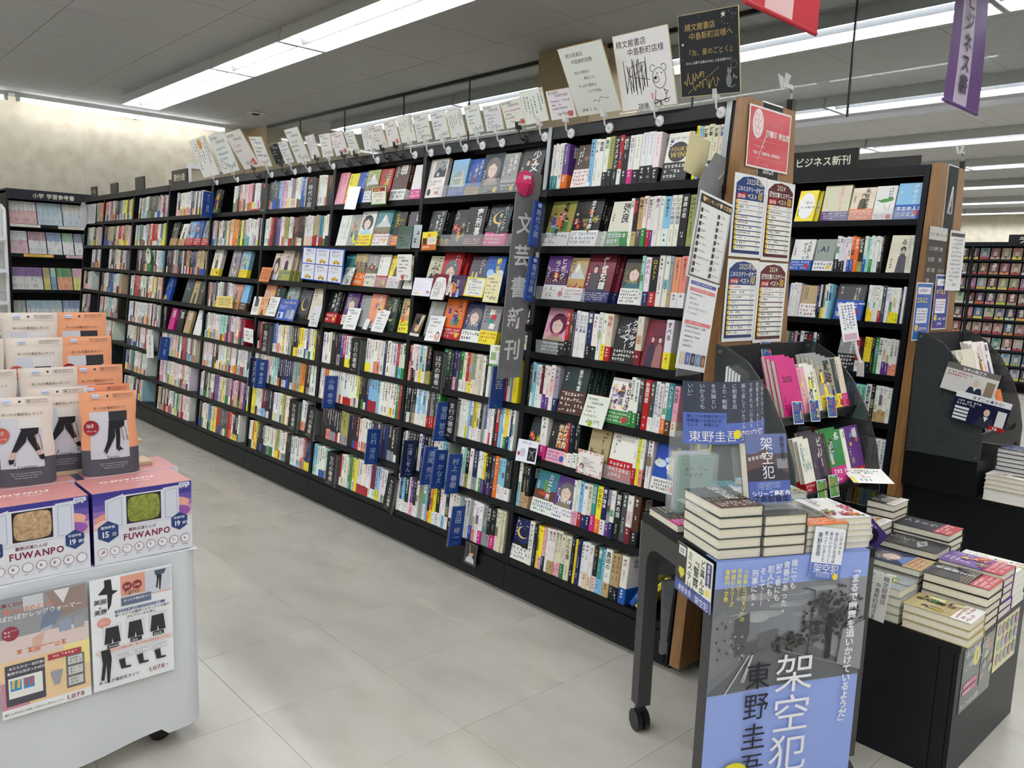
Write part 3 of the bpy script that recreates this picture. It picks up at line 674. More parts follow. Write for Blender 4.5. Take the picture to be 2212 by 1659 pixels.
def face_book(w_, h_, t, bg, kind, title, tcol, obi, of, rnd):
    c = jit(PAL[bg], rnd, 6); tc = PAL[tcol]
    m = MB(); d = w_
    # cover: boards front (y=0) and back, spine on the side away from the open edge
    m.box((0, 0, 0), (w_, .0022, h_), lin(c)); m.box((0, t - .0022, 0), (w_, t, h_), lin(c)); m.box((w_ - .0022, .0022, 0), (w_, t - .0022, h_), lin(mixc(c, (20, 20, 20), .12)))
    s = Sheet(m, (0, 0, 0), (1, 0, 0), (0, 0, 1), .0004); y0 = h_ * of
    if kind != 'plain': art(s, w_, h_, kind, c, tc, rnd, y0)
    if title:
        lat = sum(ord(ch) < 256 for ch in title) > len(title) * .5
        if kind in ('house', 'face', 'ring', 'cloudb') or lat:
            fs = min(w_ * .9 / len(title), .045 if lat else .02); yy = h_ * .86 if kind in ('ring', 'cloud') else (y0 + .02 if kind in ('house', 'face') else h_ * .6)
            if kind == 'cloudb': s.text(title[:3], .27 * w_, h_ * .56, .019, tc, bold=.02); s.text(title[3:], .2 * w_, h_ * .42, .014, tc, bold=.02)
            else: s.text(title, w_ / 2 - fs * len(title) * (.33 if lat else .5), yy, fs, tc, bold=.018)
        else:
            n = len(title); cols = 1 if n <= 5 else 2; per = (n + cols - 1) // cols; fs = min(w_ * (.36 if cols == 1 else .24), (h_ - y0) * .9 / per)
            for k in range(cols): s.text(title[k * per:(k + 1) * per], w_ * (.66 if cols == 1 else .76) - k * fs * 1.15, h_ * .96 - k * .012, fs, tc, True, .02)
        s.marks(w_ * .08, y0 + .02, w_ * .2, y0 + .075, 1, tc, rnd, True)
    else:
        x = rnd.choice((.12, .62)) * w_; s.marks(x, h_ * rnd.uniform(.5, .6), x + .24 * w_, h_ * .95, 2, tc, rnd, True, ch=.015)
    s2 = Sheet(m, (w_, 0, 0), (0, 1, 0), (0, 0, 1), .0004); s2.marks(t * .3, h_ * .4, t * .7, h_ * .95, 1, tc, rnd, True, ch=.013)
    o = m.build('face_out_book', GLOSSP)
    m = MB(); m.box((.003, .0024, .003), (w_ - .0026, t - .0024, h_ - .003)); m.build('pages', CREAM, o)
    if obi != '-':
        bc = PAL[obi]; ik = (236, 232, 224) if obi in DARKS else rnd.choice(((180, 36, 50), (40, 40, 46), (60, 90, 150)))
        m = MB(); e = .0006; m.box((-e, -e, .0), (w_ + e, 0, y0), lin(jit(bc, rnd, 5))); m.box((w_, 0, 0), (w_ + e, t, y0), lin(bc)); m.box((-e, -e, 0), (0, t, y0), lin(bc))
        s = Sheet(m, (0, -e, 0), (1, 0, 0), (0, 0, 1), .0004); nr = rnd.choice((2, 3, 3, 4)); s.marks(.006, .006, w_ - .006, y0 - .006, nr, ik, rnd)
        if rnd.random() < .35: s.ell(w_ * .8, y0 * .4, .013, .013, rnd.choice(((190, 40, 40), (226, 190, 60), (60, 90, 170))))
        m.build('paper_band', GLOSSP, o)
    return o
SP_A = '''
0|-0.923|-0.811|W8T W8T W9T W22-:このミステリーが*
0|-0.819|-0.784|U26O:エマニエル夫人*
0|-0.668|-0.301|L20- W20- W22-:物語 W20K:筆記 I20K K22-:アイスタンド R16W K24K:機械 W22M:スロー W25K:フォース・ウィング W25K:フォース・ウィング W25K:フォース・ウィング W25K:フォース・ウィング*
0|-0.155|-0.021|Y18- L20-:T V30K:将軍 V30K:将軍 V30K:将軍 V30K:将軍
1|-0.423|-0.106|W16-:行成 K20A:夢燈籠 A22D:残夜 W18E:銀嶺のかなた W18R:銀嶺のかなた W10U W22-:華の W16- L28W:藤城春たり W20-:いつかの明日 W20-:いつかの明日 K32K:草莽の臣* I28-
2|-0.335|-0.116|Z14W W20N:月の人 K28R:ロスト7 W20- W18- G14A S24W:あの夏のクライフ S24W:あの夏のクライフ*
3|-0.698|-0.438|R20K:日ノ本 D14K D12- W18-:ふたつの星 W18-:ふたつの星 W18-:ふたつの星 N24K:昇華 W26K W20- W18Y V26R:残味*
3|-0.321|-0.285|V20X
3|-0.187|-0.145|W22Y:すべる
4|-0.912|-0.698|C12K L14W L14- W26-:ともだち X14W W18U W18U W22-* G24N
4|-0.321|-0.085|W20E:ゆびさきと魔法 W20E:ゆびさきと魔法 D20K:私へ R26R:秋葉断層 D20W W18-:さよならの向う側 W18-:さよならの向う側 W18O T24C:ハンミング P22V:今日恋
5|-0.783|-0.732|W26M*
5|-0.627|-0.543|R12W K18W K18W
5|-0.268|-0.177|W16R Y16-:ハイパーたいくつ W18S:ミスターチーム D10K W24-*
6|-0.917|-0.809|W20L K14A K14A K24A*
6|-0.553|-0.198|W14P W14P L18R W20N:命 V20N:のまち T20M:ヨカの恋 Y24O:ひまわり N22W:青い絵本 G16U W18N K26-:邪鬼の泪 D24- W24X C28K*
7|-0.781|-0.216|W24-:サンナムジャ K18- Y12- Y18P P14N W14- W16A:富士山 W16A:富士山 V16P:婚活マエストロ V16P:婚活マエストロ V18E V26-:どんな音 K18K Y12- N18N W16- W22V W18V K18V T20L:裏名 L12- W28A:真田の A20K:すぐたん A20K:すぐたん W30B*
'''
SP_B = '''
4|-1.822|-1.595|S14- W12K W16K W20-:殺しの双曲線 L16Y W20-:ひとつの祖国 K14I K18I:ソコレ
4|-1.499|-1.105|E18-:フェスタ H20K:タブー K18-:Across the N14P D16- E14W V16W R14V A16Y G14W V16- V14- W14- K12- W14-
4|-1.102|-0.927|W14- N14- W14- R12- W12- G12- Y22-
5|-1.817|-1.484|H14- K16W:暗殺 D12- K18A W14- L16W W14- L16W W12- D14R G14R D14R D14R E14-
5|-1.359|-0.928|W18O W16- W14- W14- W12Y L14- W16- A12V Y16W W14- K16W G18-:生 B10W W16- W12R W14- K14- R18X:映画化決定 L18-:彼女 W14- Y16E:コウ W14N N14L W14-
6|-1.809|-1.301|K16- W14-:ブレイク D16- K16- K18- K14- W18-:夏鳥 N16- K14W D16- K18- W16K W16K W16- L16W G16-
6|-1.297|-0.929|W16- Z14W K18I:街の人 W18- N24G:二人キリ W14- W14E Y12U K14- K14U D16K O18O L16W:ばりなり L14W H26W
7|-1.823|-1.239|W14- N14W L16W K20W:最後の祈り W12- U18P K14W W14- G22- W16- L10- K14O O14Y Y16W K20W:風に立つ W14- W16L K18W W20K V16- W16-
7|-1.235|-0.924|W14-:横道世之介 W14-:横道世之介 G18B W14S W16- W16M G18- K18G:兄の終 K22M V14- V14- V12-
'''
SP_Z = '''
1|-0.441|-0.173|W18K W14K:図解 W14K W14- W14B O16B O22-:戦略的 K22I:技術大全 W14B Z16-:すぐやる人 W14E W12- W14-:一流 W12K K10-
1|-0.007|0.023|V16- W12-
2|-0.680|-0.606|W14- W14- W12*
2|-0.515|-0.426|N16- W12K K14Y W14- W14- L18-*
2|-0.230|0.008|W14Y W14Y W12- W14- W14R D18- W16- W16Y W16Y W16Y N10- W12-
3|-0.642|-0.367|D16- P10- K12- W14O K16-:行動経済 K20W:行経 W12- K14-
3|-0.256|-0.001|R18W:NFTの教科書 K14R Y16K Y16K K14- E16- W18-:日本の論点 W14U W14U W16S:AI経済の勝者 W16S:AI経済の勝者
4|-0.285|-0.004|W12- B26-* Z18-:人生を変える Z18-:人生を変える W18-:無意識の魔力 K14- W14A W14A W14A W14-
5|-0.153|-0.004|K18- W16-:ちゃんと生きない W16-:ちゃんと生きない W16-:ちゃんと生きない W16-:ちゃんと生きない
'''
FO_A = '''
0|-0.757|-0.656|dark brown cover with a white band|C|blob||W|W|.42|1
0|-0.293|-0.179|white cover with a gold winged ring|W|ring|フォース・ウィング|K|K|.38|1
1|-0.898|-0.740|green street-scene cover with small townsfolk|I|people|京屋の女房|K|W|.3|3
1|-0.737|-0.582|black floral cover with a pale band|K|flower|恋する女帝|W|W|.33|3
1|-0.535|-0.418|cream cover with a green band|V|plain|張良|K|E|.32|1
2|-0.861|-0.725|dark purple mask-like cover|U|castle|ヒポクラテス|W|W|.33|1
2|-0.730|-0.637|golden temple-scene cover|A|mount||C|W|.3|1
2|-0.643|-0.482|dark red cartoon pair cover|X|two|任侠梵鐘|W|N|.24|2
2|-0.432|-0.330|mauve portrait cover with PRI lettering|D|face|PRIZE|I|W|.35|1
3|-0.840|-0.696|pink and white smiling girl cover|P|face|歪曲|M|K|.28|1
3|-0.438|-0.317|black cover with one staring eye|K|eye|グランダイヴァー|W|K|.33|1
3|-0.288|-0.176|dark red cover with two pale figures|X|two||R|-|0|1
4|-0.698|-0.554|dark green cover with a sepia photo band|H|plain|書楼弔堂|W|C|.5|4
4|-0.439|-0.311|white cover scattered with painted nail tips|W|dots|ゆびさきと魔法|D|E|.3|1
5|-0.835|-0.780|black cover with faint gold print|K|flower||A|-|0|1
5|-0.734|-0.619|black cover with lit windows|K|window|ドヴィルザーク|W|P|.3|1
5|-0.510|-0.400|sepia city-building cover|A|city||K|-|0|1
5|-0.395|-0.271|plain white cover with a red band|W|plain||D|R|.42|1
5|-0.177|-0.044|blue sky-castle cover with yellow lettering|B|cloud|朝比奈さんと秘密の相棒|Y|W|.28|1
6|-0.794|-0.666|frog-man cover with a red lettered band|T|frog|カエル男|W|W|.33|1
6|-0.674|-0.550|violet-haired portrait cover|U|face|New|W|W|.3|1
7|-0.896|-0.772|night-sky cover with pale blue lettering|N|moon||W|W|.35|1
0|-1.788|-1.640|white cover with a black-and-white photograph|W|photo||K|-|0|1
0|-1.599|-1.472|blue cover with a gabled house|L|house|ビリー・サマー|Y|B|.22|1
0|-1.472|-1.360|blue cover with a lone walking man|B|one|スティーヴン|W|A|.22|1
0|-1.360|-1.214|dark profile portrait cover with pink flowers|K|face|ふたりで終わらせる|W|K|.2|1
0|-1.214|-1.113|grey torn-photograph cover|G|blob|邪悪なる大蛇|W|K|.25|1
0|-1.110|-0.960|dark cover with two hooded girls|D|two|少女|W|K|.2|1
1|-1.745|-1.621|black monochrome dancer cover|K|one|フェイク・マッスル|W|A|.22|3
1|-1.546|-1.441|black cover with yellow blossoms|K|flower||W|-|0|1
1|-1.444|-1.306|black detective cover with a red blurb|K|plain|夜刑事|W|X|.22|1
1|-1.306|-1.123|black cover with a golden crescent and pink band|K|moon|バーニング・ダンサー|W|M|.33|1
2|-1.725|-1.612|cream cover with two schoolgirls|V|two|二人一組になって|K|-|0|1
2|-1.612|-1.459|red cover with a pale girl|R|face||W|-|0|3
2|-1.391|-1.267|dark crowded comic cover|D|people||W|-|0|1
2|-1.267|-1.136|sky-blue castle cover with gold lettering|B|cloud|朝比奈さん|Y|-|0|1
2|-1.039|-0.933|black crowd cover with a blue band|K|people||W|L|.35|1
3|-1.685|-1.564|grey columned building cover|G|house||W|-|0|1
3|-1.545|-1.391|orange illustrated cover with a red band|O|people||K|R|.3|2
3|-1.391|-1.252|dark blue portrait cover with a white band|N|face|ファラオ|W|W|.3|1
3|-1.255|-1.129|grey playing-card cover with a yellow band|G|cards||K|Y|.35|1
3|-0.994|-0.904|black cover with a large white title|K|plain|暗殺|W|W|.35|1
0|-2.724|-2.585|pale pink storybook cover|P|plain||R|-|0|1
0|-2.575|-2.483|yellow cover with an orange band|Y|plain||K|O|.3|1
0|-2.463|-2.384|blue patterned cover|B|lines||W|-|0|2
0|-2.379|-2.246|meadow landscape cover|I|mount||W|W|.35|1
0|-2.241|-2.122|crimson cover with a pineapple|R|pine||W|-|0|1
0|-2.113|-1.969|dark cover with a pasted white label|C|label||W|W|.3|3
0|-1.915|-1.824|white cover with a hot-pink band|W|plain||K|M|.28|1
1|-2.634|-2.504|white pencil-sketch cover|W|lines||G|-|0|1
1|-2.499|-2.423|grey crowd cover|G|people||W|-|0|1
1|-2.418|-2.257|white portrait cover with a yellow band|W|face||K|Y|.33|1
1|-2.253|-2.083|blue snow-mountain cover|T|mount||W|W|.33|3
1|-2.038|-1.969|black cover with yellow lettering|K|lines||Y|O|.3|1
1|-1.934|-1.802|dark cover with a white mountain title|D|plain|山|W|-|0|1
2|-2.543|-2.430|teal road cover|T|road||W|W|.3|1
2|-2.425|-2.292|brown sunset skyline cover|A|city||W|O|.4|1
2|-2.292|-2.178|grey stained-glass cover|G|castle||W|V|.4|1
2|-2.178|-2.073|white lettered cover with a red band|W|plain||K|R|.35|1
2|-2.068|-1.949|yellow cover with a blue-coated figure|Y|one|終活|K|W|.35|1
2|-1.898|-1.810|pale patterned cover|W|blob||L|-|0|1
3|-2.715|-2.552|black cover with a red band|K|plain|アリアドネの声|W|R|.3|4
3|-2.500|-2.362|violet wrapped portrait cover|U|face||W|W|.3|2
3|-2.322|-2.230|plain grey cover|G|plain||D|-|0|1
3|-2.225|-2.085|teal and peach painted cover|S|blob|タムソン|W|W|.14|1
3|-2.058|-1.956|dark teal foil cover|H|moon||W|-|0|2
3|-1.899|-1.827|colourful cover with a yellow band|A|people||K|Y|.35|1
2|-3.452|-3.344|white sepia-figure cover|V|face||K|-|0|1
2|-3.338|-3.170|white cover with a bold brush title|V|one||K|I|.35|3
3|-3.564|-3.398|salmon schoolroom cover|S|blob||W|-|0|2
3|-3.377|-3.252|dark olive cover|H|plain||W|-|0|1
3|-3.239|-3.068|slate-blue wrapped cover|G|blob||N|-|0|2
3|-3.037|-2.905|dark stormy wrapped cover|D|moon||C|-|0|2
3|-2.893|-2.749|cream cover with a ribbon drawing|V|lines||C|-|0|1
0|-4.503|-4.399|dark comic cover with a green base|D|people||W|E|.2|1
0|-3.819|-3.681|wide blue cover|B|plain||W|R|.3|1
2|-4.477|-4.270|black and white comic cover with a yellow base|W|one||K|Y|.28|1
2|-3.947|-3.809|sky-blue group comic cover|L|people||W|Y|.3|1
2|-4.113|-3.970|plastic-wrapped grey comic cover|G|people||W|-|0|2
3|-4.023|-3.913|pink-grey wrapped comic cover|S|people||W|-|0|2
3|-3.889|-3.790|light blue cover with a brown base|L|plain||N|C|.3|1
1|-5.380|-5.159|black and white duel comic cover|K|two||W|A|.3|1
1|-5.149|-5.018|white figure comic cover|W|one||K|A|.3|1
1|-4.998|-4.842|blue action comic cover|L|people||W|R|.3|1
1|-4.832|-4.682|blue battle comic cover|B|people||W|R|.3|1
1|-4.673|-4.519|blue-white action comic cover|G|people||B|R|.3|1
3|-5.478|-5.196|blue magazine with yellow lettering|B|people||Y|-|0|1
3|-4.980|-4.823|dark wrapped character cover|D|one||W|-|0|1
3|-4.813|-4.680|pale wrapped character cover|A|one||W|-|0|1
3|-4.671|-4.551|greenish wrapped character cover|H|one||W|-|0|1
4|-5.245|-5.128|magenta hardcover with a barcode label|M|label||W|-|0|1
4|-5.066|-4.934|black hardcover with a barcode label|K|label||W|-|0|1
4|-4.904|-4.777|gold hardcover with a barcode label|A|label||W|-|0|1
4|-4.701|-4.551|white hardcover with a barcode label|W|label||W|-|0|1
'''
FO_B = '''
0|-0.713|-0.598|yellow-edged cover with a white cloud|Y|cloudb|ずるいモノの言い方|K|-|0|2
0|-0.559|-0.403|white and lilac lettered cover|V|plain|言葉にする|P|U|.26|1
0|-0.401|-0.272|ivory cover with an orange band|V|one|失言図鑑|K|O|.34|1
0|-0.270|-0.161|white cover with a green crocodile|W|croc||D|W|.2|1
0|-0.158|-0.019|sky-blue lettered cover|L|plain|デザイン|W|B|.4|1
1|-0.708|-0.576|white cover with large numerals|W|plain|人は話し方が9割 2|K|B|.33|3
1|-0.567|-0.451|silver wrapped cover with AI lettering|G|plain|AI|N|W|.3|1
1|-0.159|-0.013|beige cover with a sketched worker|V|one|仕事ができるの当たり|D|-|0|1
2|-0.606|-0.517|tan cover over a lined white band|A|plain||K|W|.42|1
2|-0.418|-0.245|grey cover with a broad blue band|D|plain|1冊のノートで10倍差|V|B|.55|1
3|-0.362|-0.256|grey cover with orange and black bands|G|plain|経済学者の|W|K|.5|1
'''
STUFF = '''
2|4|W3K3B1R1W2K4I1W6N1W3R1V2
2|5|W2O2W12Y1K3N1L4W6E1R1
2|6|W2K8I3K4W4K2D2N2K3
2|7|L2W4Z2K2W2R2W3E2Y2W6X2L2W4B2
3|0|K2D4L2P2W3G2W3B2W2L1Y2N1W4K3
3|1|W3R2K2U2W2I3W2C3K3W4A3T2W3
3|4|K2R1P1K2E1W3B2W3Y1W2G2K3Y2W2U1W2Y1K2
3|5|W2N1W3V2W2Z2K2N5G3O2K2W3
3|6|Y2W3X2K4W4I2W4L3W3T2
3|7|W2O1Y2K4W6I2W4K3W6R1N3
4|0|W3P6W3N3*
4|1|P9O6Y3W4*V3
4|3|S3W5*U2W3
4|4|W8*Z4G2W4R3
4|5|A3*W3K4W4A2W12N3
4|6|W2K3R1W2U3*W2Y2W2P8*W3
4|7|G2W3T2*Y3R2*D4R2K4
5|0|W9*D2W5K1
5|2|K14O2K3*A8
5|5|W3*L2*P5W4R3W2X3*
5|6|P3W7*W4R3W2
5|7|A3W2*P2W3E3U2*R2W3
5|4|K2
6|0|K2E1G2W2D7G3R1W2
6|1|T3E3W2L2R7W3Y2
6|2|K9Y1E3K2W3L2
6|3|W4R3W5V4A3Y2P3
6|4|W22
6|5|W5V4W5R2W3
6|6|L4T3W5N1W4
6|7|P3W4K3R2L2
7|0|S5B1A3C3T4Y3C2Y2
7|1|D5A4K2W2R6A4
7|2|W2K3A2W2K6
7|3|K3W6B4W4A2
7|4|P2K3W3L3W4K2
7|5|W3A4W5R2
7|6|T6W4K3
7|7|P4K3W5R2
8|0|W3E1S4
8|1|U2W6P3
8|2|W5K3
8|3|P2K3W4
8|4|W3K2P3
8|5|W4K2
8|6|W6
8|7|W6
'''
BOARDS = [[-4.446, 2.057, 0.37, 0.283, 0.379, 0.033], [-4.083, 2.062, 0.278, 0.277, 0.404, 0.04], [-3.746, 2.069, 0.25, 0.267, 0.568, 0.029], [-3.536, 2.067, 0.191, 0.197, 0.453, -0.098], [-3.328, 2.066, 0.133, 0.133, 0.446, 0.011], [-3.203, 2.063, 0.12, 0.137, 0.401, 0.024], [-3.02, 2.055, 0.172, 0.211, 0.448, 0.014], [-2.866, 2.068, 0.107, 0.136, 0.336, 0.053], [-2.726, 2.064, 0.126, 0.132, 0.234, -0.004], [-2.559, 2.062, 0.138, 0.131, 0.34, 0.039], [-2.42, 2.055, 0.099, 0.128, 0.397, 0.016], [-2.253, 2.067, 0.135, 0.124, 0.225, 0.03], [-2.153, 2.063, 0.124, 0.121, 0.41, 0.041], [-2.027, 2.067, 0.111, 0.128, 0.292, 0.048], [-1.902, 2.075, 0.132, 0.131, 0.309, 0.019], [-1.762, 2.068, 0.122, 0.13, 0.231, 0.066], [-1.619, 2.066, 0.117, 0.128, 0.29, 0.041], [-1.488, 2.061, 0.115, 0.127, 0.287, 0.057], [-1.359, 2.066, 0.107, 0.128, 0.28, 0.063], [-1.223, 2.064, 0.121, 0.111, 0.287, -0.001], [-1.079, 2.066, 0.137, 0.117, 0.378, 0.049], [-0.948, 2.068, 0.14, 0.137, 0.345, 0.045], [-0.794, 2.068, 0.146, 0.119, 0.379, -0.005], [-0.594, 2.065, 0.228, 0.272, 0.547, -0.005], [-0.35, 2.058, 0.257, 0.272, 0.33, -0.01], [-0.081, 2.069, 0.244, 0.271, 0.266, -0.052]]
CARDS = {'pastel': [-1.705, 1.295, 0.155, 0.093, 0.232, -0.004], 'dress': [-1.565, 1.283, 0.115, 0.129, 0.233, 0.004], 'comic': [-1.43, 1.309, 0.133, 0.1, 0.251, 0.015], 'yborder': [-1.293, 1.31, 0.141, 0.094, 0.287, -0.024], 'cream': [-1.166, 1.29, 0.104, 0.127, 0.224, -0.008], 'photo': [-1.729, 1.09, 0.079, 0.12, 0.373, -0.021], 'handpic': [-1.576, 1.077, 0.123, 0.131, 0.333, 0.026], 'ypop': [-1.675, 1.525, 0.123, 0.092, 0.129, 0.028], 'green': [-1.898, 1.531, 0.129, 0.118, 0.172, -0.007], 'silver': [-1.787, 1.535, 0.069, 0.118, 0.127, -0.018], 'foil': [-2.465, 1.752, 0.121, 0.134, 0.249, -0.047], 'award': [-2.167, 1.767, 0.153, 0.101, 0.026, -0.007], 'orange': [-3.484, 1.307, 0.149, 0.1, 0.297, -0.005], 'taxi': [-2.727, 1.334, 0.498, 0.199, 0.095, -0.028], 'beach': [-2.438, 1.325, 0.096, 0.105, 0.37, 0.005], 'hand1': [-1.867, 1.369, 0.129, 0.133, 0.064, 0.013], 'twopanel': [-3.533, 1.082, 0.224, 0.127, 0.275, 0.031], 'hand2': [-3.356, 1.087, 0.143, 0.133, 0.364, 0.01], 'gift': [-3.15, 1.073, 0.24, 0.141, 0.325, 0.005], 'shiny': [-2.775, 1.059, 0.108, 0.132, 0.295, 0.021], 'hand3': [-2.363, 1.075, 0.135, 0.129, 0.362, 0.015], 'oval': [-2.199, 1.088, 0.043, 0.062, 0.443, -0.051], 'scrawl': [-2.074, 1.084, 0.118, 0.131, 0.426, 0.001], 'price': [-3.64, 0.888, 0.146, 0.095, 0.013, -0.026], 'note': [-4.081, 1.1, 0.284, 0.083, 0.043, 0.028], 'strip': [-5.538, 0.586, 0.177, 0.198, 0.036, 0.07], 'stamp': [-0.48, 0.83, 0.124, 0.13, 0.365, -0.006], 'metal': [-0.826, 0.617, 0.126, 0.097, 0.223, 0.042], 'floral': [-0.461, 0.636, 0.134, 0.097, 0.093, -0.024], 'ballet': [-1.122, 0.076, 0.086, 0.102, 0.112, -0.014], 'recruit': [-1.036, 1.006, 0.186, 0.098, 0.125, 0.04]}
DIVID = [('は行の著者', 4, -1.562, -1.475, 'K', 0), ('ま行の著者', 5, -1.418, -1.335, 'K', 0), ('国内小説', 4, -3.47, -3.353, 'Kg', 0), ('さ行の著者', 4, -2.334, -2.235, 'K', 0), ('か行の著者', 6, -3.001, -2.879, 'K', 0), ('た行の著者', 6, -2.789, -2.674, 'K', 0.12), ('な行の著者', 7, -2.49, -2.383, 'K', 0), ('や行の著者', 7, -1.881, -1.794, 'K', 0.12), ('時代小説', 0, -3.016, -2.905, 'Kr', 0), ('外国小説', 0, -3.644, -3.567, 'Kr', 0), ('池井戸潤', 5, -3.581, -3.466, 'N', 0), ('伊坂 幸太郎', 5, -3.488, -3.369, 'B', 0), ('小路 幸也', 5, -2.564, -2.467, 'B', 0), ('辻村 深月', 6, -2.071, -1.979, 'B', 0), ('三浦しをん', 6, -1.735, -1.644, 'N', 0), ('道尾 秀介', 6, -1.56, -1.475, 'B', 0.07), ('湊 かなえ', 6, -1.475, -1.389, 'B', 0.05), ('村上 春樹', 6, -1.36, -1.277, 'B', 0.03), ('誉田 哲也', 5, -1.463, -1.404, 'B', 0.05), ('吉田 修一', 7, -1.293, -1.215, 'B', 0.03), ('圭吾', 4, -1.091, -1.024, 'B', 0), ('ラノベ（男性）', 0, -4.61, -4.477, 'B', 0), ('ラノベ（女性）', 5, -5.336, -5.173, 'B', 0.1)]
RB_ = random.Random(11)
import re
def parse_tokens(t): return [(a, int(b), c if c != '-' else None, (d or '')[1:], bool(e)) for a, b, c, d, e in re.findall(r'([A-Z])(\d+)([A-Z\-]?)(:[^*\s]+(?: the)?)?(\*)?(?=\s|$)', t)]
def bayname(x): return ORDN[min(8, int(-x / BW))] + ' bay from wooden end'
CNT = {}
def spines(block, zrows, ox, oy, where, xmin=-99., xmax=99.):
    for l in block.strip().splitlines():
        r, x0, x1, toks = l.split('|'); r = int(r); x0 = max(float(x0), xmin); x1 = min(float(x1), xmax); bk = parse_tokens(toks)
        if x1 - x0 < .015: x0 = x1 - .03
        z = zrows[r]; tot = sum(b[1] for b in bk) / 1000.; k = min(1.55, (x1 - x0 - .0006 * len(bk)) / tot); x = x0
        for cov, mm, band, title, bar in bk:
            t = mm / 1000. * k; h = RB_.uniform(.184, .194); d = RB_.uniform(.126, .134)
            o = spine_book(t - .0004, h, d, cov, band, title, bar, RB_)
            put(o, (ox + x, oy + Yf(z) + RB_.uniform(.004, .009), z + .0008), (-LEAN, 0, 0)); w_ = where(x); key = (w_, r); CNT[key] = CNT.get(key, 0) + 1
            lab = f'{CN[cov]} spine{" with " + CN[band] + " band" if band else ""}, {ORDN[CNT[key] - 1]} from left, {ROWN[r]} shelf, {w_}'
            tag(o, lab, 'book', f'upright books on the {ROWN[r]} shelf, {w_}'); x += t
spines(SP_A, ZR, 0, 0, bayname, -.884, -.03)
spines(SP_B, ZR, 0, 0, bayname, -1.784, -.917)
spines(SP_Z, ZB, -.04, 1.85, lambda x: 'business bookcase', -.884, -.03)
# two books slumped at the right end of the bottom shelf
for i, (cov, band, ang, xx) in enumerate((('W', 'B', .52, -.205), ('Y', None, .7, -.178))):
    o = spine_book(.02, .19, .13, cov, band, '', False, RB_); put(o, (xx, .02, ZR[7] + .02), (-LEAN, ang, 0))
    tag(o, ['white spine with blue band slumped sideways on the bottom shelf', 'yellow book slumped lowest at the corner of the bottom shelf'][i], 'book')
def faceouts(block, zrows, ox, oy, where):
    for l in block.strip().splitlines():
        r, x0, x1, desc, bg, kind, title, tcol, obi, of, n = l.split('|'); r = int(r); x0 = float(x0); x1 = float(x1); n = int(n); z = zrows[r]
        w_ = max(.105, min(.15, (x1 - x0) * .97)); h_ = min(.2, max(.183, w_ * 1.43)); t = RB_.uniform(.02, .028)
        o = face_book(w_, h_, t, bg, kind, title, tcol, obi, float(of), RB_); a = -math.radians(RB_.uniform(13, 18))
        xc = (x0 + x1) / 2 - w_ / 2; y = oy + Yf(z) + .006
        put(o, (ox + xc, y, z + .002), (a, 0, 0)); loc = f'{ROWN[r]} shelf, {where(x0)}'
        tag(o, f'{desc}, {loc}', 'book', 'face-out books on the ' + loc)
        for k in range(1, n):
            c = copy_tree(o); c.location = (ox + xc + .018 * k, y + (t + .002) * k / math.cos(a), z + .002 - TL * (t + .002) * k); c.name = 'face_out_book'
            tag(c, f'{ORDN[k]} copy standing behind the {desc}, {ROWN[r]} shelf', 'book', 'face-out books on the ' + loc)
faceouts(FO_A, ZR, 0, 0, bayname)
faceouts(FO_B, ZB, -.04, 1.85, lambda x: 'business bookcase')
# the rest of the shelved books, far along the aisle: too many to pick apart
m = MB()
def mass_book(x, y, z, t, h, d, c, low, rnd, ax='x', lean=LEAN):
    ca, sa = math.cos(lean), math.sin(lean)
    def T(a, b, e): # a across, b depth, e height
        b2, e2 = b * ca + e * sa, e * ca - b * sa
        return (x + a, y + b2, z + e2) if ax == 'x' else (x - b2, y + a, z + e2)
    n = len(m.v); g = .0008
    m.v += [T(a, b, e) for a, b, e in ((0, 0, 0), (t - g, 0, 0), (t - g, d, 0), (0, d, 0), (0, 0, h), (t - g, 0, h), (t - g, d, h), (0, d, h))]
    cc = lin(c)
    for q, col in (((4, 5, 6, 7), (.62, .58, .5)), ((0, 1, 5, 4), cc), ((1, 2, 6, 5), cc), ((3, 0, 4, 7), cc)): m.f.append(tuple(n + i for i in q)); m.c.append(col); m.m.append(0)
    e0 = -.0006
    if low: m.face([T(.0002, e0, .001), T(t - g, e0, .001), T(t - g, e0, h * low[1]), T(.0002, e0, h * low[1])], lin(low[0]))
    ink = (40, 38, 40) if sum(c) > 330 else (226, 222, 214)
    if rnd.random() < .25: ink = rnd.choice(((170, 40, 46), (50, 80, 160), (210, 180, 60)))
    q = h * .95; end = h * rnd.uniform(.35, .75)
    if rnd.random() < .5: ink = mixc(c, ink, rnd.uniform(.35, .8))
    while q > end:
        k = rnd.uniform(.003, .007); w1, w2 = rnd.uniform(.2, .42), rnd.uniform(.58, .82); m.face([T(t * w1, e0 * 1.4, q - k), T(t * w2, e0 * 1.4, q - k), T(t * w2, e0 * 1.4, q), T(t * w1, e0 * 1.4, q)], lin(ink)); q -= k + rnd.uniform(.002, .005)
    if rnd.random() < .5: m.face([T(t * .4, e0 * 1.4, h * .1), T(t * .62, e0 * 1.4, h * .1), T(t * .62, e0 * 1.4, h * .27), T(t * .4, e0 * 1.4, h * .27)], lin((60, 56, 56)))
RS = random.Random(5)
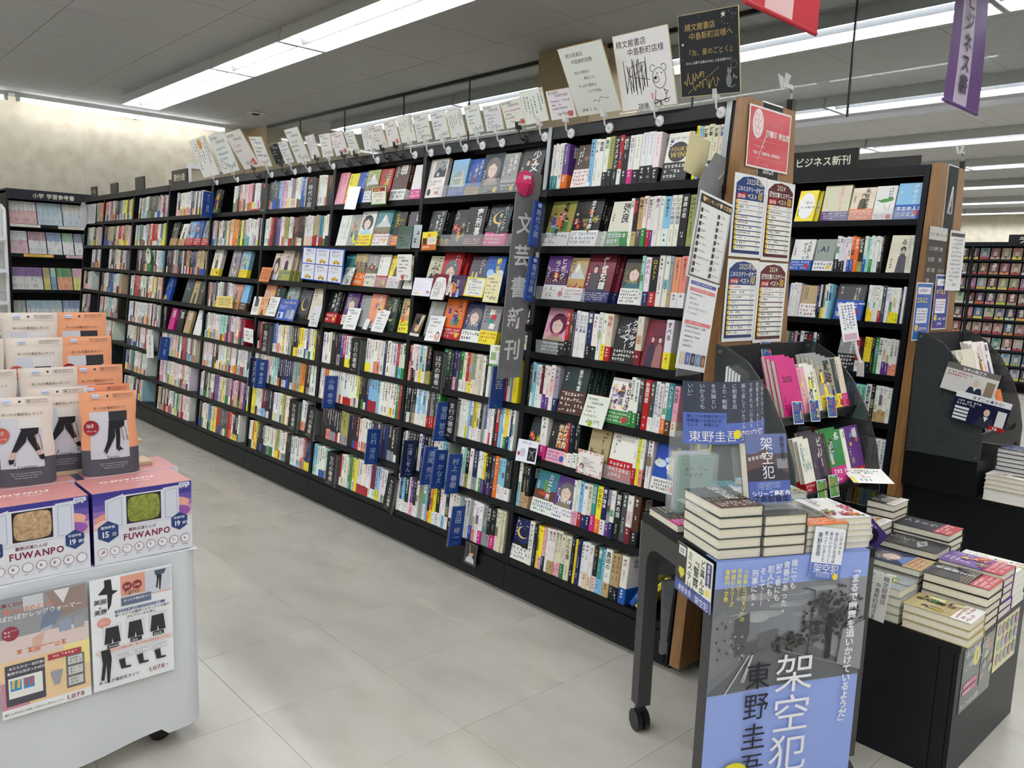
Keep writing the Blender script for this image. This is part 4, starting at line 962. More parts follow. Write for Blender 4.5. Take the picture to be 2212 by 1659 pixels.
for l in STUFF.strip().splitlines():
    b, r, runs = l.split('|'); b = int(b); r = int(r); z = ZR[r]; items = []
    for a, n, star in re.findall(r'([A-Z])(\d+)(\*?)', runs): items += [a] * int(n)
    lo = -BW * (b + 1) + .02 if b < 8 else -7.8; hi = -BW * b - .018; N = len(items); full = hi - lo
    wd = [RS.uniform(.8, 1.2) for _ in items]; sc = min(full / sum(wd), .034); x = lo + (0 if full / sum(wd) <= .034 else RS.uniform(0, full - sc * sum(wd)))
    if b >= 4 and r >= 3 and full - sc * sum(wd) > .02: x = lo + .01
    prev = None
    for a, wk in zip(items, wd):
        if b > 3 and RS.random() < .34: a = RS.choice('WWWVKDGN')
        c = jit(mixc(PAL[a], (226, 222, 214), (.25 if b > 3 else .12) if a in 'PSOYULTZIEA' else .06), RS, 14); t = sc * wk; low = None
        if any(dv[1] == r and x + t > dv[2] - .003 and x < dv[3] + .004 + dv[5] * .2 for dv in DIVID if dv[4][0] == 'K'): x += t; continue
        if prev == a and RS.random() < .55 and lastlow: low = lastlow
        elif RS.random() < .55: low = (jit(PAL[RS.choice('WWYRBOVKEGLS')], RS, 12), RS.uniform(.22, .36))
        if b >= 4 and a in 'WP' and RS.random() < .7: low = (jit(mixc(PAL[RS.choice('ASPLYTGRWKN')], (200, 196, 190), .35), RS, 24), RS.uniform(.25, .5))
        lastlow = low; prev = a
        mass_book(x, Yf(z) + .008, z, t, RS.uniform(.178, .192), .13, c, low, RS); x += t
# the rest of the business bookcase, further along its own aisle
for r, x1 in enumerate((-.80, -.69, -.69, -.65, -.3, -.165, -.04)):
    z = ZB[r]; x = -3.55
    while x < x1:
        t = RS.uniform(.016, .028)
        if any(abs(x + t / 2 + BW * k) < .03 for k in range(1, 4)): x += .008; continue
        if x + t > x1: break
        mass_book(-.04 + x, 1.85 + Yf(z) + .008, z, t, RS.uniform(.178, .192), .13, jit(PAL[RS.choice('WWWWVKDBNRLEOYG')], RS, 12), (jit(PAL[RS.choice('WYRBOK')], RS, 10), RS.uniform(.2, .34)) if RS.random() < .5 else None, RS); x += t
# school reference series on the wall bookcase
Y0 = -.33
for z, segs in ((1.77, (('W', 22, (200, 60, 60)), ('L', 20, (110, 160, 200)), ('V', 30, (120, 160, 190)), ('W', 6, (190, 60, 60)))), (1.438, (('W', 14, (170, 60, 90)), ('X', 14, (225, 225, 225)), ('B', 12, (235, 235, 232)), ('E', 9, (230, 230, 226)), ('N', 7, (226, 226, 222)), ('E', 6, (235, 235, 232)))), (1.03, (('U', 24, (226, 224, 216)), ('A', 5, (220, 190, 60)), ('Z', 4, (60, 110, 170)), ('E', 12, (230, 120, 60)), ('P', 9, (220, 210, 60)), ('R', 4, (120, 40, 50)), ('W', 8, (90, 130, 170)))), (.664, (('G', 10, (90, 150, 80)), ('L', 28, (226, 228, 228)), ('B', 22, (226, 228, 228)), ('Z', 6, (140, 170, 80))))):
    y = Y0
    for a, n, lc in segs:
        for i in range(n):
            t = .0125 if z > 1.4 else .013
            if y > 1.7: break
            mass_book(-8.93, y, z, t, .262 if z > 1 else .25, .18, jit(mixc(PAL[a], (226, 226, 222), .62 if z != 1.03 else .35), RS, 6), (jit(mixc(lc, (222, 222, 218), .7 if z != 1.03 else .45), RS, 6), .6), RS, 'y', math.radians(16)); y += t
        y += .012
# face-out comics on the far bookcase
for z in FZ:
    for i in range(30):
        x = -3.55 + i * .137; c = jit(mixc(PAL[RS.choice('GDAWPLSCXKT')], (70, 62, 60), .5), RS, 20)
        x_ = x; mass_book(x_, 10.41, z, .118, .165, .02, c, (jit(mixc(PAL[RS.choice('OYWRPA')], (90, 70, 60), .4), RS, 20), .2), RS, 'x', .2)
        m.face([(x_ + .03, 10.415, z + .05), (x_ + .085, 10.415, z + .05), (x_ + .08, 10.435, z + .12), (x_ + .04, 10.435, z + .12)], lin((170, 150, 138)))
o = m.build('shelved_books', GLOSSP); tag(o, 'closely packed books filling the far bays and the distant bookcases', 'books', None, 'stuff')
# ================================================================== boards, signs and cards
def panel(name, o, u, v, w_, h_, th, base, draw=None, mat=PRINT, edge=None):
    """thin sheet: lower left front corner o, right u, up v"""
    u = Vector(u).normalized(); v = Vector(v); v = (v - u * v.dot(u)).normalized(); y = v.cross(u)
    m = MB(); m.box((0, 0, 0), (w_, th, h_), lin(edge or base))
    s = Sheet(m, (0, 0, 0), (1, 0, 0), (0, 0, 1), .0003)
    if edge: s.rect(.002, .002, w_ - .002, h_ - .002, base)
    if draw: draw(s, w_, h_)
    ob = m.build(name, mat); M = Matrix((u, y, v)).transposed().to_4x4(); M.translation = o; ob.matrix_world = M
    return ob
RC = random.Random(23)
INK = (34, 32, 36)
STORE = ('精文館書店', '中島新町店様')
def d_small(seed, style):
    r = random.Random(seed)
    def f(s, w_, h_):
        ink = INK if style != 'k' else (206, 200, 180)
        fs = w_ * .085
        if style == 'v':
            s.text(STORE[0], w_ * .9, h_ * .95, fs, ink, True, .0); s.text(STORE[1], w_ * .78, h_ * .86, fs, ink, True, .0)
            for i in range(4): s.marks(w_ * (.12 + .14 * i), h_ * r.uniform(.08, .25), w_ * (.2 + .14 * i), h_ * r.uniform(.75, .92), 1, ink, r, True, ch=w_ * .075)
        else:
            s.text(STORE[0], w_ * .07, h_ * .87, fs, ink, bold=0.); s.text(STORE[1], w_ * .3, h_ * .76, fs, ink, bold=0.)
            n = r.choice((2, 3, 3)); yy = .66
            for i in range(n):
                c = (178, 44, 52) if (style == 'r' and i == 0) else ink
                s.marks(w_ * r.uniform(.06, .2), h_ * (yy - .09), w_ * r.uniform(.7, .92), h_ * yy, 1, c, r, ch=w_ * .07); yy -= .125
            s.scribble(w_ * .3, h_ * .06, w_ * .92, h_ * .26, w_ * .014, ink, r, 2)
            if style == 'd': s.ell(w_ * .26, h_ * .22, w_ * .13, h_ * .1, ink, 16); s.ell(w_ * .26, h_ * .22, w_ * .115, h_ * .087, (232, 230, 222), 16); s.ell(w_ * .22, h_ * .24, w_ * .015, w_ * .015, ink, 8); s.ell(w_ * .3, h_ * .24, w_ * .015, w_ * .015, ink, 8)
        if style in ('r', 's'): s.rect(w_ * .72, h_ * .07, w_ * .88, h_ * .24, (196, 66, 60)); s.marks(w_ * .74, h_ * .08, w_ * .86, h_ * .23, 3, (232, 200, 190), r)
    return f
def d_letter(s, w_, h_):
    s.text('精文館書店', .03, .232, .018, INK, bold=0.); s.text('中島新町店様', .05, .206, .018, INK, bold=0.)
    for t, x, y in (('地元の愛知に', .05, .165), ('来ました。', .09, .141), ('やっぱり愛知は', .05, .112), ('いいですね。', .09, .088)): s.text(t, x, y, .0135, INK, bold=0.)
    s.scribble(.1, .045, .19, .068, .0016, INK, random.Random(3), 1); s.text('2018. 2. 16', .03, .018, .016, INK, bold=0.)
def arc(cx, cy, rx, ry, a0, a1, n=16): return [(cx + rx * math.cos(a0 + (a1 - a0) * i / n), cy + ry * math.sin(a0 + (a1 - a0) * i / n)) for i in range(n + 1)]
def d_bear(s, w_, h_):
    s.text('精文館書店', .012, .226, .028, INK, bold=.004, skew=.05); s.text('中島新町店様', .06, .194, .028, INK, bold=.004, skew=.05)
    r = random.Random(9); p = []
    for i in range(26): p.append((.04 + .11 * (i / 26) + r.uniform(-.012, .012), .11 + (.075 if i % 2 else -.065) * r.uniform(.5, 1)))
    s.line(p, .0024, INK); s.line([(.05, .15), (.13, .165), (.12, .14), (.06, .12), (.15, .1)], .002, INK)
    for a in (arc(.192, .1, .03, .036, 0, 6.28), arc(.168, .136, .012, .012, .3, 4.6), arc(.216, .134, .012, .012, -1.4, 2.8), arc(.178, .096, .013, .011, 0, 6.28), [(.17, .062), (.163, .03), (.172, .022), (.21, .022), (.216, .04), (.206, .064)], arc(.165, .02, .012, .006, 0, 6.28), arc(.212, .02, .012, .006, 0, 6.28), [(.206, .06), (.225, .05), (.21, .04)], [(.14, .012), (.23, .028)]): s.line(a, .0021, INK)
    for x, y in ((.185, .117), (.205, .117)): s.ell(x, y, .0026, .003, INK, 8)
    s.ell(.176, .101, .006, .0042, INK, 10); s.rect(.147, .03, .157, .052, (226, 170, 160)); s.text('2018. 11. 8.', .08, .004, .024, INK, bold=.004)
def star(s, x, y, r_, c): s.poly([(x + (r_ if i % 2 == 0 else r_ * .42) * math.sin(i * PI / 5), y + (r_ if i % 2 == 0 else r_ * .42) * math.cos(i * PI / 5)) for i in range(10)], c)
def d_black(s, w_, h_):
    g = (168, 142, 84); wh = (226, 224, 216)
    s.text('精文館書店', .028, .218, .025, g, bold=.006); s.text('中島新町店様へ', .045, .188, .025, g, bold=.006); s.text('『汝、星のごとく』', .03, .136, .022, g, bold=.006)
    s.text('わたしは愛する男のために 人生を誤りたい', .028, .108, .0096, wh, bold=.004); s.scribble(.02, .03, .1, .09, .003, g, random.Random(4), 2); s.line([(.03, .012), (.16, .088)], .0016, g); s.scribble(.05, .015, .16, .065, .0022, g, random.Random(6), 2)
    s.ell(.2, .042, .011, .022, (120, 122, 124)); s.ell(.203, .072, .009, .009, (120, 122, 124)); s.poly([(.195, .076), (.198, .088), (.203, .079)], (120, 122, 124)); s.poly([(.205, .079), (.21, .087), (.211, .075)], (120, 122, 124)); s.line([(.2, .022), (.215, .02), (.225, .028)], .003, (120, 122, 124)); s.scribble(.215, .045, .235, .062, .0012, wh, random.Random(8), 1)
    star(s, .185, .252, .011, wh); star(s, .018, .175, .006, wh); r = random.Random(2)
    for i in range(9): s.ell(.2 + .022 * math.cos(i * .6), .24 + .02 * math.sin(i * .6), .0012, .0012, wh, 6)
    for i in range(12): s.ell(.222 + .012 * math.cos(i * .52), .092 + .012 * math.sin(i * .52), .001, .001, wh, 6)
    for i in range(22): s.ell(r.uniform(.01, .235), r.uniform(.01, .26), .0011, .0011, wh if r.random() < .7 else (220, 210, 90), 6)
BDESC = ['leftmost autograph board with an orange round sticker', 'autograph board with a pale photo print, second from far end', 'autograph board with a red lettered line near the far end', 'narrow pale autograph board, fourth from far end', 'small black autograph board at the far end', 'small autograph board touching the small black board', 'tall pale autograph board leaning past its neighbours', 'small board with vertical handwriting after the tall pale board', 'plastic-wrapped small board with a blue drawing', 'small board with red lettering and a red stamp', 'narrow small board with one sweeping signature', 'small board half hidden behind its overlapping neighbour', 'small board overlapping the one behind it, plain lettering', 'small board with pink marks before the blue-dotted one', 'small board with dense vertical handwriting and a doodle', 'small board with a rabbit doodle', 'small board with a red ring signature', 'small board with bold vertical brush writing', 'small board with faint pencil writing and a yellow mark', 'small board with a round-faced doodle', 'small board edged with red lines above and below', 'small tilted board with sparse vertical writing and a red stamp', 'small board with a large red square seal', 'large white autograph board of plain handwriting', 'large white autograph board with a bear doodle and date', 'large black autograph board with gold lettering and stars']
BST = ['v', 'd', 'r', 'h', 'k', 'h', 'h', 'v', 'd', 'r', 'h', 'v', 'h', 'r', 'v', 'd', 'h', 'v', 'h', 'd', 'r', 'v', 's', d_letter, d_bear, d_black]
BLKC = {2, 4, 7, 9, 10, 12, 13, 20}
for i, (x, z, w_, h_, th, ro) in enumerate(BOARDS):
    if i == 0: w_ = .3
    u = Vector((math.cos(ro), 0, math.sin(ro))); v = Vector((-math.sin(ro), -math.sin(th), math.cos(ro) * math.cos(th)))
    o = Vector((x, .148 - .0035 * (i % 2), z)) - u * w_ / 2
    st = BST[i]; dr = st if callable(st) else d_small(100 + i, st)
    base = (38, 40, 44) if i in (4, 25) else jit((226, 226, 222), RC, 5)
    b = panel('autograph_board', o, u, v, w_, h_, .0032, base, dr, GLOSSP if i in (8, 0, 1, 6) else PRINT, (196, 180, 130))
    tag(b, BDESC[i], 'autograph board', 'autograph boards along the bookcase top')
    if i == 0:
        m = MB(); s = Sheet(m, (0, 0, 0), (1, 0, 0), (0, 0, 1), .001); s.ell(.16, .235, .038, .038, (222, 170, 90), 24); s.ell(.15, .238, .004, .005, INK, 8); s.ell(.172, .238, .004, .005, INK, 8); s.line(arc(.16, .226, .012, .008, 3.3, 6.1), .003, INK); s.text('書店', .14, .252, .012, (150, 70, 40)); m.build('round_sticker', GLOSSP, b)
    # suction clip
    blk = i in BLKC; cm = BLKP if blk else FROST; r_ = empty('suction_clip', (x + w_ * .12, Yf(2.015) - .004, 2.012)); zb = z - 2.012
    m = MB(); m.tube((0, 0, 0), (0, -.006, 0), .0205, 18, r2=.016); m.tube((0, -.006, 0), (0, -.014, 0), .006, 10); m.build('suction_cup', BLKP if blk else WHITEP, r_)
    m = MB(); m.path([(0, -.014, 0), (-.004, -.026, .012), (-.006, -.03, zb - .012)], .0035, 8); m.build('arm', cm, r_)
    yb = .148 - (Yf(2.015) - .004)
    for sgn in (-1, 1):
        m = MB(); m.prism([(-.014, yb - .006 + sgn * .008 + .001, zb - .014), (.008, yb - .006 + sgn * .008 + .001, zb - .014), (.005, yb - .006 + sgn * .0085 - math.sin(th) * .02, zb + .016), (-.011, yb - .006 + sgn * .0085 - math.sin(th) * .02, zb + .016)], (0, .0025, 0)); m.build('jaw', cm, r_)
    tag(r_, f'{"black" if blk else "clear"} suction clip holding the ' + BDESC[i].replace('autograph ', ''), 'clip', 'suction clips on the bookcase rail')
DLAB = ['on the fifth shelf, second bay from the wooden end', 'on the sixth shelf beside a slim blue plate', 'on the fifth shelf, fourth bay from the wooden end', 'on the fifth shelf, third bay from the wooden end', 'standing straight on the seventh shelf, fourth bay from wooden end', 'leaning on the seventh shelf beside the third bay upright', 'on the bottom shelf, third bay from the wooden end', 'leaning on the bottom shelf at the third bay edge', 'on the top shelf, fourth bay from the wooden end', 'on the top shelf beside the fifth bay upright',
    'on the sixth shelf, left of a blue plate', 'on the sixth shelf touching the navy plate', 'alone on the sixth shelf, third bay from the wooden end', 'on the seventh shelf, third bay from the wooden end', 'on the seventh shelf, leftmost plate of the second bay', 'on the seventh shelf, left of a touching pair', 'on the seventh shelf, right of a touching pair', 'on the seventh shelf, rightmost in the second bay', 'on the sixth shelf tucked behind a black divider', 'jutting over the plinth from the bottom shelf', 'short-lettered, below the white and green notice', 'on the top shelf, sixth bay from the wooden end', 'tilted on the sixth shelf near the far paper strip']
# shelf dividers: black ones face the aisle, blue and navy ones stick out sideways
for k, (t, r, x0, x1, c, ln) in enumerate(DIVID):
    z = ZR[r]; t = {'外国小説': '', 'や行の著者': 'やらわ行の著者'}.get(t, t)
    if c[0] == 'K':
        w_ = x1 - x0; ro = empty('divider_sign', (x0, Yf(z) - .012, z - .018), (-LEAN, ln, 0))
        m = MB(); m.box((0, 0, 0), (w_, .1, .196), lin((24, 24, 26))); s = Sheet(m, (0, 0, 0), (1, 0, 0), (0, 0, 1), .0006); fs = min(.034, .145 / max(4, len(t)))
        if len(c) > 1: s.ell(w_ / 2, .176, .012, .012, (196, 40, 40) if c[1] == 'r' else (40, 120, 60), 14)
        if t: s.text(t, w_ / 2, .175 if len(c) == 1 else .15, fs, (228, 228, 224), True, .004, min(1.6, w_ * .62 / fs))
        s.marks(w_ * .15, .008, w_ * .85, .022, 1, (170, 170, 168), RC); m.build('block', GLOSSP, ro)
        m = MB(); m.box((w_, -.002, -.004), (w_ + .003, .1, .19)); m.build('clear_edge', ACRYL, ro)
        tag(ro, f'black {"dotted " if len(c) > 1 else ""}divider sign ' + DLAB[k], 'divider', 'black shelf dividers')
    else:
        ro = empty('name_plate', (x1 - .012, Yf(z) - .078, z - .028), (-LEAN, 0, 0) if not ln else (-LEAN - ln * .6, ln * .3, 0)); col = (36, 72, 148) if c == 'B' else (26, 38, 78)
        m = MB(); m.box((0, 0, 0), (.006, .08, .19), lin(col)); s = Sheet(m, (.006, 0, 0), (0, 1, 0), (0, 0, 1), .0006); n = len(t.replace(' ', '')) + t.count(' ') * .5
        fs = min(.042, .145 / n); s.text(t, .04, .172, fs, (214, 222, 238), True, 0., min(1.2, .055 / fs)); s.marks(.02, .01, .06, .018, 1, (150, 170, 210), RC); m.build('plate', GLOSSP, ro)
        m = MB(); m.box((-.004, -.003, -.003), (.0, .083, .193)); m.build('clear_holder', ACRYL, ro)
        tag(ro, f'{"blue" if c == "B" else "navy"} name plate ' + DLAB[k], 'name plate', 'author and genre plates')
for t, y0, z0, dz, lab in (('時代小説', -.03, 1.545, .19, 'upper'), ('現代小説', -.045, 1.315, .19, 'lower')):
    ro = empty('genre_plate', (-.872, y0 + .072, z0), (-math.radians(10), 0, .08)); m = MB(); m.box((0, 0, 0), (.014, .046, dz), lin((34, 72, 150))); s = Sheet(m, (.014, 0, 0), (0, 1, 0), (0, 0, 1), .0006); s.text(t, .023, dz * .84, .03, (220, 228, 240), True, 0., 1.); s.rect(.012, dz * .88, .034, dz * .965, (200, 212, 230)); s.marks(.008, .012, .038, .02, 1, (160, 180, 216), RC); m.build('plate', GLOSSP, ro)
    m = MB(); m.box((-.002, -.003, 0), (.0, .049, dz)); m.build('clear_holder', ACRYL, ro)
    tag(ro, f'{lab} of two blue genre plates beside the tall grey sign', 'genre plate', 'blue genre plates')
# tall grey blade signs
def blade(x, z0, z1, text, lab):
    r_ = empty('blade_sign', (x, 0, 0)); m = MB(); f = lambda z: Yf(z) - .168; g = lambda z: Yf(z) - .03
    pts = [(0, f(z0), z0), (0, g(z0), z0), (0, g(z1), z1), (0, f(z1) + .075, z1 + .012), (0, f(z1 - .09), z1 - .09)]
    m.prism(pts, (.004, 0, 0)); m.build('plate', GREYS, r_)
    zz = 1.7
    for ch in text:
        m = MB(); s = Sheet(m, (.0042, f(zz - .05), zz - .1), (0, 1, 0), (0, Yf(1.) - Yf(0.), 1), .0006); s.text(ch, .016, .0, .094, (236, 236, 234), bold=.02); zz -= .133
        m.build('sign_character', PRINT, r_)
    for z in (z1 - .12, z0 + .2):
        m = MB(); m.box((-.006, g(z) - .005, z), (.008, Yf(z) + .012, z + .03)); m.build('bracket', BLKP, r_)
    tag(r_, lab, 'sign', 'grey blade signs'); return r_
blade(-.9, .98, 1.845, '文芸書新刊', 'tall grey blade sign with white lettering between two bays')
blade(.006, 1.1, 1.845, '', 'bare grey blade sign behind the ranking sheets')
ro = empty('umbrella_ornament', (-.888, .03, 1.80), (0, 0, 0))
m = MB(); n = 8
for k in range(n):
    a0, a1 = 2 * PI * k / n, 2 * PI * (k + 1) / n; R0 = .056
    m.face([(.028, 0, 0), (0, R0 * math.cos(a0), R0 * math.sin(a0)), (0, R0 * math.cos(a1), R0 * math.sin(a1))], lin((214, 58, 110) if k % 2 else (204, 46, 100)))
m.build('canopy', PRINT, ro); m = MB(); m.box((.016, -.026, .012), (.018, .014, .03), lin((236, 226, 228))); m.build('paper_tag', PRINT, ro); m = MB(); m.tube((-.01, 0, 0), (.03, 0, 0), .0015, 6); m.build('stick', WHITEP, ro)
tag(ro, 'pink paper umbrella ornament on the tall grey sign', 'ornament')
# posters on the wooden end
def d_rank(head, y1, y2, sub):
    def f(s, w_, h_):
        s.poly([(.012, .012), (w_ - .012, .012), (w_ - .012, h_ * .88), (w_ * .75, h_ * .96), (w_ * .5, h_ * .98), (w_ * .25, h_ * .96), (.012, h_ * .88)], head)
        s.text(y1, w_ * .36, h_ * .885, .026, (232, 226, 196), bold=.006); s.text(y2, w_ * .1, h_ * .8, .0205 if len(y2) < 10 else .0185, (240, 240, 236), bold=.02, sx=.9); s.text('ベスト', w_ * .42, h_ * .715, .021, (240, 238, 220), bold=.02); s.text('10', w_ * .73, h_ * .71, .036, (230, 200, 80), bold=.02)
        s.poly([(w_ * .1, h_ * .7), (w_ * .38, h_ * .72), (w_ * .38, h_ * .78), (w_ * .1, h_ * .76)], (186, 40, 44)); s.text(sub, w_ * .13, h_ * .715, .0145, (236, 228, 220)); r = random.Random(len(y2) + len(sub))
        for i in range(10):
            y = h_ * (.64 - .0615 * i); big = i < 3; s.rect(w_ * .13, y - .001, w_ * .93, y + h_ * (.052 if big else .046), (242, 242, 238)); s.ell(w_ * .115, y + h_ * .025, .008, .008, (226, 190, 60), 10)
            s.marks(w_ * .17, y + .002, w_ * r.uniform(.5, .72), y + h_ * .045, 1, (170, 40, 46) if i == 0 else (36, 36, 44), r, ch=.0105); s.marks(w_ * .77, y + .002, w_ * .91, y + h_ * .045, 2, (60, 60, 66), r)
    return f
NV, MR = (34, 62, 120), (92, 30, 40)
for k, (y0, y1, z0, z1, c, a, b, sub, lab) in enumerate(((.113, .318, 1.513, 1.795, NV, '2025年版', 'このミステリーがすごい', '国内編', 'upper navy best-ten notice on the wooden end panel'), (.319, .517, 1.508, 1.792, MR, '2024', '週刊文春ミステリー', '国内編', 'upper maroon best-ten notice on the wooden end panel'), (.107, .308, 1.216, 1.504, NV, '2025年版', 'このミステリーがすごい', '海外編', 'lower navy best-ten notice on the wooden end panel'), (.309, .51, 1.206, 1.5, MR, '2024', '週刊文春ミステリー', '海外編', 'lower maroon best-ten notice on the wooden end panel'))):
    p_ = panel('ranking_notice', (.0605 + .0008 * (k % 2), y0, z0), (0, 1, 0), (.012, 0, 1), y1 - y0, z1 - z0, .0012, (238, 238, 236), d_rank(c, a, b, sub), FILM); tag(p_, lab, 'notice', 'best-ten notices on the wooden end')
def d_red(s, w_, h_):
    s.rect(.006, .006, w_ - .006, h_ - .006, (206, 76, 84)); s.ell(w_ * .21, h_ * .72, w_ * .125, h_ * .24, (240, 224, 222), 24)
    for x, y in ((.17, .82), (.25, .82), (.17, .72), (.26, .7), (.21, .6)): s.ell(w_ * x, h_ * y, w_ * .045, h_ * .06, (214, 130, 134), 14); s.ell(w_ * x, h_ * y, w_ * .036, h_ * .05, (240, 224, 222), 14)
    s.text('御書印 参加店', w_ * .4, h_ * .55, .0255, (244, 236, 234), bold=.02, sx=.98); s.marks(w_ * .4, h_ * .72, w_ * .9, h_ * .76, 1, (232, 170, 172), RC); s.line([(w_ * .12, h_ * .46), (w_ * .9, h_ * .46)], .0008, (232, 180, 180)); s.marks(w_ * .14, h_ * .33, w_ * .5, h_ * .38, 1, (238, 210, 208), RC); s.text('先着にて『御書印帖』無料進呈中', w_ * .13, h_ * .23, .0122, (244, 236, 234), bold=.012); s.line([(w_ * .1, h_ * .17), (w_ * .9, h_ * .17)], .0008, (232, 180, 180)); s.marks(w_ * .35, h_ * .05, w_ * .7, h_ * .09, 1, (232, 170, 172), RC)
tag(panel('red_notice', (.0605, .178, 1.823), (0, 1, 0), (0, 0, 1), .278, .207, .0014, (240, 238, 236), d_red, FILM), 'red framed shop notice at the top of the wooden end', 'notice')
def d_list(s, w_, h_):
    s.rect(.008, h_ - .036, w_ - .008, h_ - .008, (52, 48, 48)); s.text('♥ランキング♥ 文芸書', .02, h_ - .028, .0165, (226, 196, 150), bold=.01)
    for i in range(10):
        for j in range(2):
            x, y = .02 + j * .1, h_ - .06 - i * .022; s.rect(x, y - .006, x + .012, y + .008, (60, 58, 60)); s.marks(x + .016, y, x + .016 + RC.uniform(.03, .07), y + .007, 1, (110, 108, 110), RC)
    s.line([(.008, .008), (w_ - .008, .008), (w_ - .008, h_ - .01)], .004, (70, 68, 68)); s.line([(.008, .008), (.008, h_ - .01)], .004, (70, 68, 68))
def d_prize(s, w_, h_):
    s.rect(.01, h_ * .93, w_ - .01, h_ * .97, (90, 100, 170)); s.marks(.02, h_ * .935, w_ - .02, h_ * .965, 1, (226, 226, 236), RC)
    for yy in (.86, .5):
        s.rect(.01, h_ * yy, w_ - .01, h_ * (yy + .04), (226, 130, 136)); s.marks(.03, h_ * (yy + .006), w_ - .03, h_ * (yy + .034), 1, (246, 226, 226), RC)
        for i in range(5): s.marks(.016, h_ * (yy - .045 - .052 * i), w_ * RC.uniform(.6, .85), h_ * (yy - .015 - .052 * i), 1, (110, 110, 120), RC, ch=.008)
    for i, c in enumerate(((220, 200, 160), (90, 100, 190), (60, 70, 70), (110, 140, 190), (140, 90, 70))): s.rect(.014 + i * .03, h_ * .06, .038 + i * .03, h_ * .19, c); s.ell(.026 + i * .03, h_ * .12, .007, .014, mixc(c, (230, 220, 200), .5), 10)
tag(panel('ranking_sheet', (.066, -.133, 1.44), (0, .227, -.04), (0, .082, .268), .2, .282, .0012, (236, 236, 234), d_list, FILM), 'laminated white ranking list with a dark heading, hanging tilted', 'notice')
tag(panel('prize_sheet', (.072, -.167, 1.142), (0, .167, -.027), (0, .04, .29), .168, .3, .0012, (238, 239, 240), d_prize, FILM), 'laminated prize list with pink headings below the ranking list', 'notice')
# cream board on an arm clip by the blade sign
b = panel('autograph_board', (-.04, -.035, 1.79), (0, 1, -.18), (0, .08, 1), .122, .135, .003, (214, 202, 158)); tag(b, 'cream autograph board seen from behind, clipped beside the numbered novels', 'autograph board')
r_ = empty('arm_clip', (0, .05, 1.82)); m = MB(); m.box((-.045, .018, -.02), (-.03, .024, .05)); m.build('clear_plate', ACRYL, r_); m = MB(); m.path([(-.03, .02, .0), (-.015, .03, -.012), (.0, .05, -.03)], .006, 8); m.build('ball_joint_arm', WHITEP, r_); m = MB(); m.prism([(-.01, .04, -.05), (.012, .04, -.05), (.012, .07, -.02), (-.01, .07, -.02)], (.006, 0, 0)); m.build('jaw', FROST, r_); tag(r_, 'clear arm clip gripping the bare grey blade sign', 'clip')
# ------------------------------------------------------------------ cards clipped to the shelf fronts
def d_hand(seed, pic=False, stamp=None, border=None, head=True):
    r = random.Random(seed)
    def f(s, w_, h_):
        if border: s.rect(0, 0, w_, h_, border); s.rect(w_ * .06, h_ * .06, w_ * .94, h_ * .94, (232, 230, 222))
        if head: s.text(STORE[0], w_ * .1, h_ * .84, w_ * .085, INK, bold=0.); s.text(STORE[1], w_ * .26, h_ * .72, w_ * .085, INK, bold=0.)
        for i in range(3): s.marks(w_ * r.uniform(.08, .2), h_ * (.55 - .13 * i), w_ * r.uniform(.6, .92), h_ * (.65 - .13 * i), 1, INK if r.random() < .7 else (150, 60, 66), r, ch=w_ * .08)
        s.scribble(w_ * .25, h_ * .08, w_ * .85, h_ * .26, w_ * .012, INK, r, 2)
        if pic: s.ell(w_ * .78, h_ * .2, w_ * .16, h_ * .18, (214, 150, 130)); s.ell(w_ * .78, h_ * .3, w_ * .09, h_ * .09, (70, 50, 46)); s.ell(w_ * .78, h_ * .26, w_ * .06, h_ * .07, (230, 204, 186))
        if stamp: s.ell(w_ * .45, h_ * .1, w_ * .1, w_ * .1, stamp)
    return f
def d_pastel(s, w_, h_):
    for x, y, c, t in ((.3, .68, (170, 210, 220), 0), (.62, .5, (240, 190, 160), 1), (.25, .45, (240, 214, 150), 2)): s.line(arc(w_ * x, h_ * y, w_ * .17, h_ * .2, 0, 6.28), .001, (150, 160, 190)); s.marks(w_ * (x - .1), h_ * (y - .05), w_ * (x + .1), h_ * (y + .05), 1, c, RC)
    s.rect(w_ * .05, h_ * .06, w_ * .55, h_ * .2, (240, 228, 190)); s.marks(w_ * .08, h_ * .08, w_ * .5, h_ * .18, 1, (150, 120, 90), RC); s.rect(w_ * .78, h_ * .18, w_ * .94, h_ * .3, (170, 60, 60)); s.marks(w_ * .6, h_ * .85, w_ * .95, h_ * .95, 1, (110, 180, 200), RC)
def d_dress(s, w_, h_):
    s.rect(0, 0, w_, h_, (120, 34, 36)); s.poly([(.0, .0), (w_ * .9, .0), (w_, h_ * .45), (w_ * .84, h_ * .84), (w_ * .62, h_ * .88), (w_ * .4, h_ * .88), (w_ * .2, h_ * .84), (.0, h_ * .35)], (236, 234, 230))
    s.text(STORE[0], w_ * .72, h_ * .8, w_ * .08, INK, True, 0.); s.marks(w_ * .15, h_ * .1, w_ * .62, h_ * .7, 4, INK, RC, True, ch=w_ * .07)
def d_cover(c1, c2, k):
    def f(s, w_, h_): art(s, w_, h_, k, c1, c2, RC); s.rect(0, 0, w_ * .16, h_, (226, 222, 214)); s.marks(w_ * .03, .006, w_ * .13, h_ * .95, 1, (160, 40, 46), RC, True)
    return f
